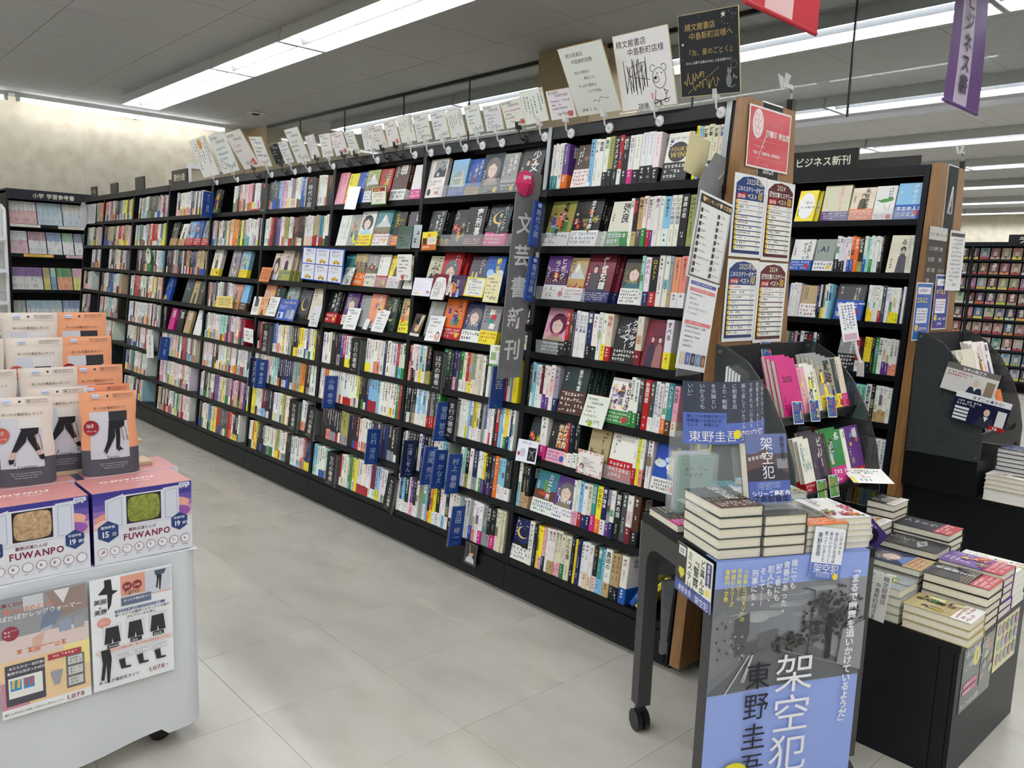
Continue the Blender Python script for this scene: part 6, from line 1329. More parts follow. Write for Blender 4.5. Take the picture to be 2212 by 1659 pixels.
# two laminated posters pinned to the cloth
def fig_legs(s, x, y, k, c=(28, 28, 32)): s.poly([(x - .012 * k, y + .05 * k), (x + .012 * k, y + .05 * k), (x + .016 * k, y + .02 * k), (x + .008 * k, y - .05 * k), (x + .002 * k, y - .05 * k), (x + .002 * k, y + .012 * k), (x - .006 * k, y - .04 * k), (x - .014 * k, y - .038 * k), (x - .008 * k, y + .01 * k)], c)
def d_tights(s, w_, h_):
    s.rect(w_ * .36, h_ * .8, w_ * .66, h_ * .985, (226, 160, 140)); s.rect(w_ * .66, h_ * .77, w_ * .985, h_ * .985, (206, 210, 222)); s.rect(w_ * .66, h_ * .765, w_ * .985, h_ * .775, (226, 160, 140)); fig_legs(s, w_ * .83, h_ * .88, .55); s.poly([(w_ * .78, h_ * .975), (w_ * .93, h_ * .975), (w_ * .9, h_ * .93), (w_ * .79, h_ * .93)], (70, 80, 96))
    s.poly([(w_ * .17, h_ * .98), (w_ * .25, h_ * .98), (w_ * .26, h_ * .88), (w_ * .33, h_ * .865), (w_ * .26, h_ * .84), (w_ * .24, h_ * .75), (w_ * .2, h_ * .7), (w_ * .2, h_ * .85), (w_ * .09, h_ * .86), (w_ * .17, h_ * .92)], (28, 28, 32)); s.text('美脚', .008, h_ * .775, .0165, INK, bold=.01); s.text('×', .02, h_ * .73, .012, INK); s.text('美腹', .008, h_ * .685, .0165, INK, bold=.01)
    for x, t in ((.44, '160'), (.56, '240')): s.ell(w_ * x, h_ * .885, .0125, .0125, (140, 40, 50)); s.text(t, w_ * x - .009, h_ * .873, .0105, (244, 236, 232), bold=.0)
    s.text('Tights', w_ * .39, h_ * .815, .015, INK, bold=0., skew=.3); s.rect(w_ * .36, h_ * .715, w_ * .73, h_ * .79, (96, 108, 134)); s.text('あったか裏起毛タイツ', w_ * .39, h_ * .752, .0078, (232, 234, 240)); s.rect(w_ * .28, h_ * .665, w_ * .9, h_ * .69, (90, 104, 140)); s.text('ウエストすっぽり! ハイウエスト設計', w_ * .3, h_ * .669, .007, (236, 238, 244)); s.text('履くだけでお腹周りもすっきりお腹が', w_ * .28, h_ * .632, .0085, INK, bold=.004); s.text('冷えやすい方も安心', w_ * .42, h_ * .6, .0085, INK, bold=.004); s.ell(w_ * .15, h_ * .605, .017, .014, (226, 150, 140)); s.marks(w_ * .09, h_ * .59, w_ * .21, h_ * .62, 2, (244, 226, 222), RC)
    for i, t in enumerate(('FRONT', 'SIDE', 'BACK')):
        x = w_ * (.24 + .28 * i); y = h_ * (.47 + .022 * i * .3); s.rect(x - .022, y - .02, x + .024, y + .032, (222, 222, 228)); s.poly([(x - .016, y + .026), (x + .016, y + .026), (x + .021, y - .02), (x + .002, y - .02), (x, y - .006), (x - .002, y - .02), (x - .021, y - .02)], (34, 34, 38)); s.rect(x - .014, y - .033, x + .016, y - .022, (34, 34, 40)); s.text(t, x - .011, y - .031, .0075, (240, 240, 242))
    s.rect(w_ * .05, h_ * .33, w_ * .98, h_ * .36, (244, 206, 196)); s.text('ふんわりやわらかな履き心地で、寒い日の足元に欠かせないアイテム。', w_ * .12, h_ * .338, .0056, (60, 50, 54))
    fig_legs(s, w_ * .15, h_ * .21, .95)
    for i in range(3): x = w_ * (.36 + .22 * i); s.rect(x - .02, h_ * .26, x + .024, h_ * .3, (226, 226, 230)); s.marks(x - .017, h_ * .265, x + .02, h_ * .295, 2, (90, 86, 96), RC); s.poly([(x - .012, h_ * .24), (x + .004, h_ * .245), (x + .006, h_ * .17), (x + .02, h_ * .165), (x + .018, h_ * .15), (x - .006, h_ * .152)], (30, 30, 34))
    s.text('あったか裏起毛タイツ', .012, h_ * .06, .0105, INK, bold=.008); s.text('1,078', w_ * .66, h_ * .055, .0175, (140, 40, 60), bold=.004, sx=1.1); s.marks(w_ * .89, h_ * .06, w_ * .99, h_ * .085, 1, (140, 60, 70), RC)
def d_warmer(s, w_, h_):
    s.rect(0, h_ * .66, w_, h_, (150, 150, 156)); s.rect(w_ * .28, h_ * .86, w_ * .5, h_ * .98, (206, 208, 212)); s.poly([(w_ * .52, h_ * .98), (w_ * .98, h_ * .98), (w_, h_ * .78), (w_ * .68, h_ * .74)], (150, 130, 124)); s.poly([(w_ * .62, h_ * .98), (w_ * .8, h_ * .98), (w_ * .72, h_ * .86)], (230, 228, 228)); s.poly([(w_ * .52, h_ * .86), (w_ * .72, h_ * .8), (w_ * .62, h_ * .7), (w_ * .5, h_ * .6), (w_ * .42, h_ * .62)], (116, 128, 150)); s.poly([(w_ * .46, h_ * .68), (w_ * .6, h_ * .7), (w_ * .5, h_ * .56), (w_ * .42, h_ * .52), (w_ * .38, h_ * .55)], (180, 184, 196))
    s.rect(0, h_ * .47, w_, h_ * .66, (226, 206, 200)); s.poly([(w_ * .36, h_ * .62), (w_ * .5, h_ * .66), (w_ * .44, h_ * .5), (w_ * .36, h_ * .5)], (214, 176, 160)); s.rect(0, 0, w_, h_ * .47, (240, 206, 160)); s.rect(0, 0, w_ * .3, h_ * .3, (206, 140, 160)); s.rect(w_ * .7, h_ * .3, w_, h_ * .5, (244, 226, 150)); s.rect(0, 0, w_, h_ * .075, (240, 240, 240))
    s.text('履くだけ', .01, h_ * .92, .012, (150, 60, 60)); s.text('湯たんぽのような', .012, h_ * .865, .0145, (240, 130, 90), bold=.01, skew=.05); s.text('ぽかぽかレッグウォーマー', .006, h_ * .81, .0155, (244, 238, 234), bold=.012); s.ell(w_ * .13, h_ * .7, .019, .019, (150, 50, 70)); s.marks(w_ * .06, h_ * .67, w_ * .2, h_ * .73, 2, (240, 214, 220), RC)
    for i in range(2): s.rect(w_ * (.66 + .17 * i), h_ * .62, w_ * (.8 + .15 * i), h_ * .72, (150, 160, 182) if i == 0 else (160, 160, 164))
    s.marks(w_ * .18, h_ * .5, w_ * .9, h_ * .56, 1, (226, 120, 80), RC); s.rect(w_ * .05, h_ * .1, w_ * .48, h_ * .44, (74, 72, 84)); s.rect(w_ * .08, h_ * .16, w_ * .45, h_ * .33, (236, 236, 230)); s.text('あたたかさ一目瞭然!', w_ * .09, h_ * .4, .0085, (240, 240, 240)); s.text('着用中は足ぽっかぽか!', w_ * .07, h_ * .36, .0085, (240, 240, 240))
    for i in range(2): s.rect(w_ * (.1 + .14 * i), h_ * .22, w_ * (.22 + .14 * i), h_ * .31, (60, 140, 196)); s.poly([(w_ * (.12 + .14 * i), h_ * .31), (w_ * (.15 + .14 * i), h_ * .31), (w_ * (.14 + .14 * i), h_ * .24), (w_ * (.11 + .14 * i), h_ * .24)], (236, 190, 80) if i == 0 else (210, 80, 60)); s.poly([(w_ * (.18 + .14 * i), h_ * .31), (w_ * (.21 + .14 * i), h_ * .31), (w_ * (.2 + .14 * i), h_ * .24), (w_ * (.17 + .14 * i), h_ * .24)], (236, 190, 80) if i == 0 else (210, 80, 60))
    s.rect(w_ * .52, h_ * .4, w_ * .9, h_ * .45, (178, 60, 70)); s.marks(w_ * .55, h_ * .41, w_ * .87, h_ * .44, 1, (244, 226, 226), RC); s.poly([(w_ * .54, h_ * .3), (w_ * .68, h_ * .3), (w_ * .64, h_ * .18), (w_ * .58, h_ * .18)], (160, 160, 172))
    s.rect(w_ * .72, h_ * .12, w_ * .93, h_ * .4, (110, 108, 112))
    for i in range(3): s.rect(w_ * .74, h_ * (.14 + .09 * i), w_ * .91, h_ * (.21 + .09 * i), (206, 206, 204)); s.marks(w_ * .76, h_ * (.15 + .09 * i), w_ * .89, h_ * (.2 + .09 * i), 2, (80, 80, 84), RC)
    s.text('湯たんぽみたいなあったかレッグウォーマー', .004, h_ * .028, .0068, INK, bold=.008); s.text('1,078', w_ * .7, h_ * .022, .0175, (140, 40, 60), bold=.004, sx=1.1)
tag(panel('cloth_poster', (-.612, -1.964, .26), (0, 1, 0), (-.02, 0, 1), .206, .318, .0012, (240, 240, 242), d_warmer, FILM), 'laminated leg-warmer poster pinned on the white cloth', 'poster'); tag(panel('cloth_poster', (-.611, -1.752, .262), (0, 1, 0), (-.02, 0, 1), .213, .314, .0012, (238, 239, 242), d_tights, FILM), 'laminated black-tights poster pinned on the white cloth corner', 'poster')
# ================================================================== small wheeled table with the big poster
RP = random.Random(77)
TB = Vector((.527, -.564, 0)); E1 = Vector((.429, .903, 0)).normalized(); E2 = Vector((-E1.y, E1.x, 0)); ANG = math.atan2(E1.y, E1.x)
t_ = empty('poster_table', TB, (0, 0, ANG))      # local x along the poster front, local y away from the poster
TW, TD = .5, .43
m = MB(); m.box((0, 0, .685), (TW, TD, .71)); m.build('table_top', BLACK, t_)
for x in (0, TW - .045):
    m = MB(); o1 = [(x, 0, .09), (x, 0, .684), (x, TD, .684), (x, TD, .09), (x, TD - .045, .09), (x, TD - .045, .56)] + [(x, TD - .045 - .06 * (1 - math.cos(a)), .56 + .06 * math.sin(a)) for a in (.4, .8, 1.2, 1.57)] + [(x, .105 - .06 * math.sin(a) * 0 - (.06 * (1 - math.cos(1.57 - a))) * 0, .62) for a in (0,)] + [(x, .045 + .06 * (1 - math.sin(a)), .56 + .06 * math.cos(a)) for a in (.4, .8, 1.2, 1.57)] + [(x, .045, .09)]
    m.prism(o1, (.045, 0, 0)); fr_ = m.build('side_frame', CHAR, t_)
    for y in (.022, TD - .022):
        m = MB()
        for d in (-.013, .013): m.tube((x + .0225 + d - .008, y, .034), (x + .0225 + d + .008, y, .034), .034, 16)
        m.box((x + .01, y - .012, .05), (x + .035, y + .012, .09)); m.build('caster', BLKP, fr_)
m = MB(); m.box((.045, TD - .03, .62), (TW - .045, TD - .015, .684)); m.build('apron', BLACK, t_)
m = MB(); m.box((-.0, TD + .002, .5), (.2, TD + .006, .684)); m.build('grey_flap', GREYS, t_)
m = MB(); m.prism([(.06, TD - .05, .5), (.1, TD - .05, .5), (.085, TD - .05, .3), (.07, TD - .05, .3)], (0, .014, 0)); m.prism([(.068, TD - .052, .3), (.087, TD - .052, .3), (.087, TD - .052, .26), (.068, TD - .052, .26)], (0, .018, 0)); m.build('folding_stay', GREYS, t_)
tag(t_, 'small black wheeled table carrying the new-release piles and big poster', 'table')
NF = -E2
def tp(x, y, z): return TB + E1 * x + E2 * y + Vector((0, 0, z))
LB, WH, NK = (150, 170, 232), (240, 240, 244), (34, 36, 48)
def d_big(s, w_, h_):
    T = lambda d: h_ - d
    # street photograph between blue fields
    n = 10
    for i in range(n):
        a, b = i / n, (i + 1) / n; s.mb.face([s.P(w_ * a, T(.36 - .0 * a + .012 * math.cos(a * 3))), s.P(w_ * b, T(.36 + .012 * math.cos(b * 3))), s.P(w_ * b, T(.075)), s.P(w_ * a, T(.075))], lin(mixc((118, 120, 126), (150, 152, 158), a)), 0)
    s.k += s.st
    for i in range(14): s.ell(RP.uniform(.22, .78) * w_, T(RP.uniform(.09, .17)), RP.uniform(.03, .09), RP.uniform(.006, .014), mixc((126, 128, 134), (172, 174, 178), RP.random()), 14)
    s.poly([(0, T(.37)), (w_ * .3, T(.25)), (w_ * .62, T(.25)), (w_, T(.345)), (w_, T(.36)), (w_ * .5, T(.362))], (104, 106, 110))
    for p_ in (((.0, .16), (.06, .135), (.1, .15), (.1, .3), (.0, .33)), ((.04, .155), (.155, .15), (.165, .27), (.04, .32)), ((.13, .165), (.23, .145), (.235, .2), (.2, .26), (.15, .27)), ((.2, .23), (.35, .225), (.36, .26), (.2, .265)), ((.3, .21), (.42, .2), (.43, .25), (.3, .25))): g_ = RP.randint(84, 128); s.poly([(w_ * a, T(b)) for a, b in p_], (g_, g_ + 1, g_ + 4))
    for i in range(40): x, d = RP.uniform(.02, .22), RP.uniform(.17, .28); s.rect(w_ * x, T(d), w_ * (x + .012), T(d - .006), (RP.randint(60, 170),) * 3)
    for cx, cd, rr in ((.72, .17, .075), (.8, .15, .08), (.68, .22, .05), (.86, .2, .06), (.52, .24, .035), (.45, .245, .03)):
        for i in range(60): a_ = RP.uniform(0, 6.28); q_ = rr * RP.random() ** .6; s.ell(min(w_ - .008, w_ * cx + q_ * math.cos(a_)), T(cd) + q_ * math.sin(a_) * .75, RP.uniform(.003, .009), RP.uniform(.003, .007), (RP.randint(40, 96),) * 3, 7); s.k -= s.st * .96
    s.rect(w_ * .745, T(.3), w_ * .78, T(.17), (50, 50, 50)); s.line([(w_ * .62, T(.3)), (w_ * .64, T(.1)), (w_ * .56, T(.09))], .003, (58, 60, 62)); s.poly([(w_ * .83, T(.32)), (w_, T(.345)), (w_, T(.2)), (w_ * .85, T(.22))], (146, 147, 150))
    for a, b in ((.1, .37), (.2, .34), (.215, .34)): s.line([(w_ * a, T(b)), (w_ * (.24 + (a - .1) * .2), T(.265))], .0035, (206, 206, 206))
    s.line([(w_ * .45, T(.26)), (w_ * .98, T(.34))], .002, (150, 150, 152))
    s.text('架空犯', w_ * .55, T(.272), .118, WH, True, .0, 1.08, 1.0); s.text('東野圭吾', w_ * .31, T(.285), .083, NK, True, .0, .98, 1.06)
    s.text('「まるで幽霊を追いかけているようだ」', w_ * .905, T(.036), .0268, WH, True, .03, 1.08, .98)
    for i, t in enumerate(('誰にでも', '青春があった。', '被害者にも', '犯人にも、', 'そして──', '刑事にも。')): s.text(t, w_ * (.485 - .05 * i), T(.006 + .004 * i), .0208, WH, True, .014)
    for i, t in enumerate(('『白鳥とコウモリ』の', '世界再び──', '待望のシリーズ', '最新刊、発売')): s.text(t, w_ * (.175 - .038 * i), T(.02 + .0 * i), .0145, (240, 224, 80), True, .016)
    s.ell(w_ * .2, T(.6), .04, .03, (236, 222, 50))
bp = panel('promotional_poster', tp(-.004, -.009, -.0 + .005), E1, (0, 0, 1), .478, .706, .0012, LB, d_big, GLOSSP)
m = MB(); M_ = MB(); m.box((0, .0, .7045), (.478, .055, .7058), lin((118, 136, 196))); m.build('folded_top', GLOSSP, bp); tag(bp, 'large blue and grey poster with white lettering hanging down the table front', 'poster')
def d_police(s, w_, h_):
    s.rect(0, .03, w_ * .3, h_, (40, 38, 40)); s.rect(w_ * .06, h_ * .78, w_ * .26, h_ * .96, (230, 230, 228)); barcode(s, w_ * .08, h_ * .8, w_ * .15, h_ * .13, RP); s.poly([(w_ * .1, h_ * .52), (w_ * .24, h_ * .52), (w_ * .26, h_ * .42), (w_ * .17, h_ * .3), (w_ * .08, h_ * .42)], (220, 206, 50)); s.rect(w_ * .3, .03, w_, h_, (240, 238, 220)); s.rect(0, 0, w_, .034, (74, 92, 160)); s.text('東野圭吾', w_ * .1, .008, .018, WH, bold=.0); s.text('架空犯', w_ * .58, .004, .023, WH, bold=.0)
    for t, x, f in (('ミステリ', .4, .027), ('『警察』', .58, .03), ('ど真ん中', .75, .025)): s.text(t, w_ * x, h_ * .96, f, NK, True, .012)
    s.rect(w_ * .84, h_ * .5, w_ * .98, h_ * .96, (40, 52, 110)); s.text('東野圭吾の', w_ * .91, h_ * .94, .013, WH, True); s.ell(w_ * .9, h_ * .36, .009, .009, (236, 214, 50))
tag(panel('side_card', tp(-.0105, .185, .565), -E2, (0, 0, 1), .188, .138, .0014, (236, 236, 236), d_police, FILM), 'printed card with a yellow badge on the table side', 'card')
def d_note(s, w_, h_):
    s.rect(0, 0, w_, h_ * .3, (104, 124, 190)); s.text('架空犯', w_ * .1, h_ * .12, .028, WH, bold=0.); s.text('東野圭吾', w_ * .2, h_ * .03, .012, (190, 200, 230), bold=0.); s.ell(w_ * .85, h_ * .06, .009, .009, (236, 214, 50))
    for i, t in enumerate(('このネタを', '作品にする日は', '来ないだろうと', '思っていました')): s.text(t, w_ * (.88 - .17 * i), h_ * .93, .0118, INK, True, 0.)
    s.text('東野圭吾', w_ * .18, h_ * .9, .016, INK, True, 0.)
tag(panel('handwritten_card', tp(.272, -.02, .652), E1 * .98 + Vector((0, 0, -.16)), Vector((0, 0, 1)) + E1 * .2 + E2 * .12, .1, .138, .0014, (236, 238, 244), d_note, PRINT), 'white to blue handwritten card on the poster top edge', 'card')
# ------------------------------------------------------------------ books lying flat
def flat_book(l_, w_, t, cover, kind, title, obi, seed, top=True, edge=CREAM):
    """local x = length (title reads along y), y = width, cover up"""
    r = random.Random(seed); c = jit(PAL[cover], r, 6); m = MB(); ct = .0012
    m.box((0, 0, t - ct), (l_, w_, t), lin(c)); m.box((0, 0, 0), (l_, w_, ct), lin(c)); m.box((0, w_ - .002, ct), (l_, w_, t - ct), lin(c))
    if top:
        # the cover reads with its foot at x = l_
        s = Sheet(m, (l_, 0, t), (0, 1, 0), (-1, 0, 0), .0004)
        if kind != 'plain': art(s, w_, l_, kind, c, (230, 226, 216), r, l_ * .3 if obi else 0)
        ink = (236, 234, 228) if cover in DARKS else (40, 36, 40)
        if title: fs = min(.04, l_ * .6 / len(title)); s.text(title, w_ * .6, l_ * .95, fs, ink, True, .012)
        else: s.marks(w_ * .12, l_ * .55, w_ * .4, l_ * .95, 2, ink, r, True, ch=.016)
        s.marks(w_ * .72, l_ * .5, w_ * .8, l_ * .9, 1, ink, r, True)
    s2 = Sheet(m, (l_, w_, 0), (-1, 0, 0), (0, 0, 1), .0004); s2.marks(.01, t * .25, l_ * .6, t * .75, 1, (236, 234, 228) if cover in DARKS else (40, 36, 40), r)
    o = m.build('stacked_book', GLOSSP)
    m = MB(); m.box((.003, .003, ct), (l_ - .003, w_ - .002, t - ct)); m.build('pages', edge, o)
    if obi and top:
        m = MB(); m.box((l_ * .7, -.0005, t), (l_ + .0005, w_ + .0005, t + .0006), lin(PAL[obi])); m.box((l_, -.0005, 0), (l_ + .0006, w_, t), lin(PAL[obi])) if False else None
        s = Sheet(m, (l_, 0, t + .0006), (0, 1, 0), (-1, 0, 0), .0003); s.marks(.008, .006, w_ - .008, l_ * .28, 3, (236, 234, 228) if obi in DARKS else (170, 40, 46), r); m.build('paper_band', GLOSSP, o)
    return o
def pile(o, ang, n, t, desc, spec, seed, l_=.188, w_=.13, edge=CREAM, grp=None):
    """n books; o = corner of the lowest; ang turns local x"""
    cover, kind, title, obi = spec; r = random.Random(seed); base = None
    for k in range(n):
        last = k == n - 1
        if last: b = flat_book(l_, w_, t, cover, kind, title, obi, seed, True, edge)
        elif base is None: b = base = flat_book(l_, w_, t, cover, 'plain', '', None, seed, False, edge)
        else: b = copy_tree(base)
        b.name = 'stacked_book'; a = ang + r.uniform(-.012, .012); j = (r.uniform(-.002, .002), r.uniform(-.002, .002))
        put(b, (o[0] + j[0], o[1] + j[1], o[2] + .0007 + k * (t + .0006)), (0, 0, a))
        nm = 'top book' if last else ('only book' if n == 1 else f'{ORDN[n - 1 - k]} book down')
        tag(b, f'{nm} in the pile {desc}', 'book', grp or 'book piles on the display islands')
    return o[2] + n * (t + .0006)
GB = ('D', 'city', '架空犯', 'C')
AX = ANG + PI / 2 + PI     # local x of a book pointing at the poster front
def tpile(x, y, *a, **k): q = tp(x, y, k.pop('z', .7102)); return pile(q, AX, *a, **k)
tpile(.003, .19, 5, .0275, 'at the near table corner', GB, 1); tpile(.137, .187, 4, .0275, 'second along the poster edge', ('D', 'plain', '', None), 2); tpile(.273, .19, 4, .019, 'with an orange band behind the handwritten card', ('G', 'city', '', 'O'), 3); tpile(.375, .2, 5, .017, 'of pale paperbacks at the far poster corner', ('W', 'flower', '', None), 4, w_=.115)
tpile(.005, .405, 1, .022, 'with a pink band at the table back edge', ('D', 'city', '', 'M'), 5, l_=.18); tpile(.3, .405, 5, .02, 'of blue covers behind the orange-banded pile', ('L', 'mount', '', None), 6); tpile(.155, .395, 4, .024, 'with a sea-blue cover beneath the acrylic stand', ('T', 'cloud', '', None), 7)
tag(panel('leaflet', tp(.145, .015, .8223), E1, E2, .11, .12, .0006, (236, 238, 240), lambda s, w_, h_: s.marks(.008, .01, w_ - .008, h_ - .01, 9, (90, 100, 140), RP), PRINT), 'white leaflet lying on the second pile of new releases', 'leaflet')
# featured book on a clear stand
def d_feat(s, w_, h_):
    s.rect(0, h_ * .3, w_, h_, (104, 116, 160)); s.rect(0, h_ * .3, w_, h_ * .72, (86, 80, 84)); s.poly([(0, h_ * .66), (w_ * .5, h_ * .8), (w_ * .62, h_ * .62), (w_, h_ * .66), (w_, h_ * .35), (0, h_ * .32)], (104, 82, 78)); s.poly([(0, h_ * .48), (w_ * .62, h_ * .58), (w_, h_ * .42), (w_, h_ * .3), (0, h_ * .3)], (62, 60, 66))
    for i in range(5): s.rect(w_ * (.04 + i * .09), h_ * (.62 + .01 * i), w_ * (.1 + i * .09), h_ * (.67 + .01 * i), (190, 190, 190))
    s.rect(w_ * .72, h_ * .5, w_ * .98, h_ * .64, (140, 140, 146)); s.text('架空犯', w_ * .5, h_ * .96, .038, WH, True, 0., 1.05); s.text('東野圭吾', w_ * .88, h_ * .96, .0165, (44, 48, 66), True, 0.)
    s.rect(0, 0, w_, h_ * .33, (84, 102, 172)); s.marks(w_ * .2, h_ * .2, w_ * .76, h_ * .31, 4, (206, 212, 236), RP); s.text('シリーズ最新作', w_ * .06, h_ * .115, .0172, WH, bold=.025); s.text('発売即重版', w_ * .06, h_ * .02, .0235, (34, 38, 60), bold=.02)
fb = panel('featured_book', tp(.125, .055, .836), E1, Vector((0, 0, 1)) + E2 * .28 - E1 * .22, .13, .19, .002, (86, 80, 84), d_feat, GLOSSP)
m = MB(); m.box((.001, .0022, .002), (.126, .03, .187)); m.build('pages', CREAM, fb); m = MB(); m.box((0, .03, 0), (.13, .032, .19), lin((86, 80, 84))); m.box((.1275, .002, 0), (.13, .03, .19), lin((86, 80, 84))); m.build('back_cover', GLOSSP, fb); tag(fb, 'featured novel with a blue band standing on the clear stand', 'book')
st = empty('acrylic_stand', tp(.115, .05, .8235), (0, 0, ANG)); m = MB(); m.box((0, 0, 0), (.15, .07, .003)); m.build('base', ACRYL, st); m = MB(); m.box((0, -.008, 0), (.15, -.005, .022)); m.build('front_lip', ACRYL, st); m = MB(); m.prism([(0, .05, .003), (0, .053, .003), (0, .1, .15), (0, .097, .15)], (.15, 0, 0)); m.build('back_rest', ACRYL, st); tag(st, 'clear acrylic stand holding the featured novel', 'stand')
# bent acrylic blurb sheet on its easel
bs = empty('blurb_sheet', tp(-.055, .1, .995), (0, 0, ANG))
Rr = .24
def bend(x, y): x *= 1.14; a = (x / .29 - .42) * 1.2; return (.125 + Rr * math.sin(a), Rr * (1 - math.cos(a)) + y * .16, y)
class Bend(Sheet):
    def __init__(s, mb, lift): s.mb = mb; s.k = lift; s.mi = 0; s.st = .0001
    def P(s, x, y): q = bend(x, y); a = (x * 1.14 / .29 - .42) * 1.2; return (q[0] + math.sin(a) * s.k, q[1] - math.cos(a) * s.k, q[2])
m = MB(); m.grid(lambda a, b: bend(a * .255, b * .165), 24, 6, lambda a, b: lin((62, 68, 86) if b > .28 and not (a < .42 and b < .5) else (92, 112, 184))); s = Bend(m, .0008)
for i, t in enumerate(('「事件の犯人である。', '世間を欺き、人とし', 'て許されない行為を', '繰り返していた二人', 'に制裁を加', 'えた。制裁', 'を天誅とい', 'いかえても', 'いい」')): s.text(t, .238 - i * .0275, .16, .0133, (206, 212, 226), True, 0.)
for i, t in enumerate(('誰にでも青春があった', '被害者にも犯人にも', 'そして   刑事にも')): s.text(t, .008, .07 - i * .0115, .0095, (40, 50, 90), bold=0.)
s.text('東野圭吾 架空犯', .012, .009, .031, WH, bold=0., sx=.98); s.ell(.135, .025, .012, .012, (236, 220, 60)); m.build('curved_sheet', FILM, bs, False)
m = MB(); m.grid(lambda a, b: tuple(Vector(bend(.02 + a * .2, -.17 + b * .17)) + Vector((0, .012, 0))), 10, 3); m.build('clear_easel', ACRYL, bs)
m = MB(); m.box((.03, -.04, -.172), (.2, .08, -.169)); m.build('easel_foot', ACRYL, bs); tag(bs, 'curved acrylic sheet of vertical white lettering over the piles', 'display sheet')
# ------------------------------------------------------------------ books on the curved rack (facing outward, +X)
def rack_books(ox, oy, rows):
    for zt, xt, items in rows:
        for (y0, y1, h_, bg, kind, title, tcol, obi, of, n, desc) in items:
            w_ = y1 - y0; t = .018; b = face_book(w_, h_, t, bg, kind, title, tcol, obi, of, RP)
            for k in range(n):
                o = b if k == 0 else copy_tree(b); o.name = 'rack_book'
                put(o, (ox + xt - .004 - k * .019, oy + y0 + .0012 * k, zt + .0045 + k * .004), (-.3, 0, PI / 2)); tag(o, desc if k == 0 else f'{ORDN[k]} copy behind the {desc}', 'book', 'books on the curved racks')
rack_books(0, 0, ((.968, .288, ((.185, .315, .205, 'M', 'plain', '2025', 'K', '-', 0, 3, 'pink yearbook with 2025 lettering on the curved rack'), (.318, .366, .17, 'P', 'blob', '', 'K', '-', 0, 1, 'slim pale portrait comic beside the pink yearbooks'), (.368, .435, .175, 'W', 'people', '', 'K', '-', 0, 2, 'white illustrated comic on the upper rack tray'), (.438, .452, .16, 'V', 'plain', '', 'K', '-', 0, 1, 'thin cream book on the upper rack tray'), (.454, .575, .196, 'G', 'people', '琥珀', 'K', 'Y', .3, 4, 'grey cover with red ruffles on the upper rack tray'), (.578, .612, .19, 'H', 'plain', '', 'W', 'Y', .3, 1, 'dark green slim book on the upper rack tray'), (.615, .66, .195, 'V', 'plain', '', 'D', 'M', .28, 1, 'cream book with pink band at the upper tray end'))),
    (.718, .375, ((.21, .285, .185, 'W', 'lines', '', 'T', 'R', .2, 2, 'silver-spined books at the lower tray start'), (.288, .385, .19, 'D', 'one', 'ビリー', 'W', 'R', .15, 3, 'overcoat figure cover on the lower rack tray'), (.39, .4, .19, 'C', 'plain', '', 'W', '-', 0, 1, 'thin dark cover showing its page edge on the lower tray'), (.405, .52, .195, 'E', 'people', '多', 'W', 'M', .33, 2, 'green crowd cover with a magenta band on the lower tray'), (.523, .555, .19, 'W', 'plain', '日本', 'K', 'K', .2, 1, 'white slim book with black base on the lower tray'), (.557, .665, .196, 'U', 'blob', '蛹', 'W', 'R', .22, 1, 'dark purple cover with one white character on the lower tray')))))
rack_books(-.04, 1.85, ((.968, .288, ((.1, .335, .165, 'V', 'plain', '', 'D', '-', 0, 1, 'wide cream book at the business rack start'), (.34, .46, .19, 'W', 'people', '', 'R', 'R', .15, 3, 'white pictured book with red base on the business rack'), (.47, .58, .19, 'W', 'one', '森', 'D', '-', 0, 2, 'white cover with a man photograph on the business rack'))),
    (.718, .375, ((.3, .36, .185, 'P', 'plain', '', 'R', '-', 0, 1, 'pink lettered book on the lower business tray'), (.375, .48, .19, 'W', 'plain', '', 'D', 'O', .25, 3, 'white cover with orange base on the lower business tray'), (.51, .6, .2, 'O', 'plain', '', 'W', 'K', .35, 2, 'orange and blue cover on the lower business tray')))))
def d_badge(num, c, ink=(232, 190, 70)):
    def f(s, w_, h_): s.rect(.003, .003, w_ - .003, h_ - .003, c); s.marks(w_ * .1, h_ * .55, w_ * .62, h_ * .85, 3, (230, 150, 50), RP); s.marks(w_ * .1, h_ * .12, w_ * .6, h_ * .45, 3, (120, 190, 90), RP); s.text(num, w_ * .62, h_ * .22, h_ * .52, ink, bold=.03); s.rect(w_ * .3, h_ * .88, w_ * .7, h_ * .95, (110, 190, 200))
    return f
for num, y, z, x, c, lab in (('1', .205, .955, .305, (38, 72, 150), 'gold-numbered blue rank card nearest the pink yearbooks'), ('2', .325, .952, .305, (38, 72, 150), 'middle of three blue rank cards on the upper rack lip'), ('3', .452, .955, .305, (38, 72, 150), 'red-numbered blue rank card farthest along the upper rack lip'), ('1', .26, .69, .39, (60, 140, 60), 'green rank card numbered 1, nearer the blurb sheet'), ('1', .345, .695, .39, (60, 140, 60), 'green rank card numbered 1, clear of the blurb sheet'), ('3', .36, 1.155, .075, (38, 72, 150), 'blue rank card on the rack back panel, above all others')):
    tag(panel('rank_card', (x, y, z), (0, 1, -.08), (-.25, 0, 1), .068, .078, .0012, (240, 240, 240), d_badge(num, c, (226, 200, 90) if num != '3' else (200, 60, 50)), FILM), lab, 'card', 'rank cards on the curved rack')
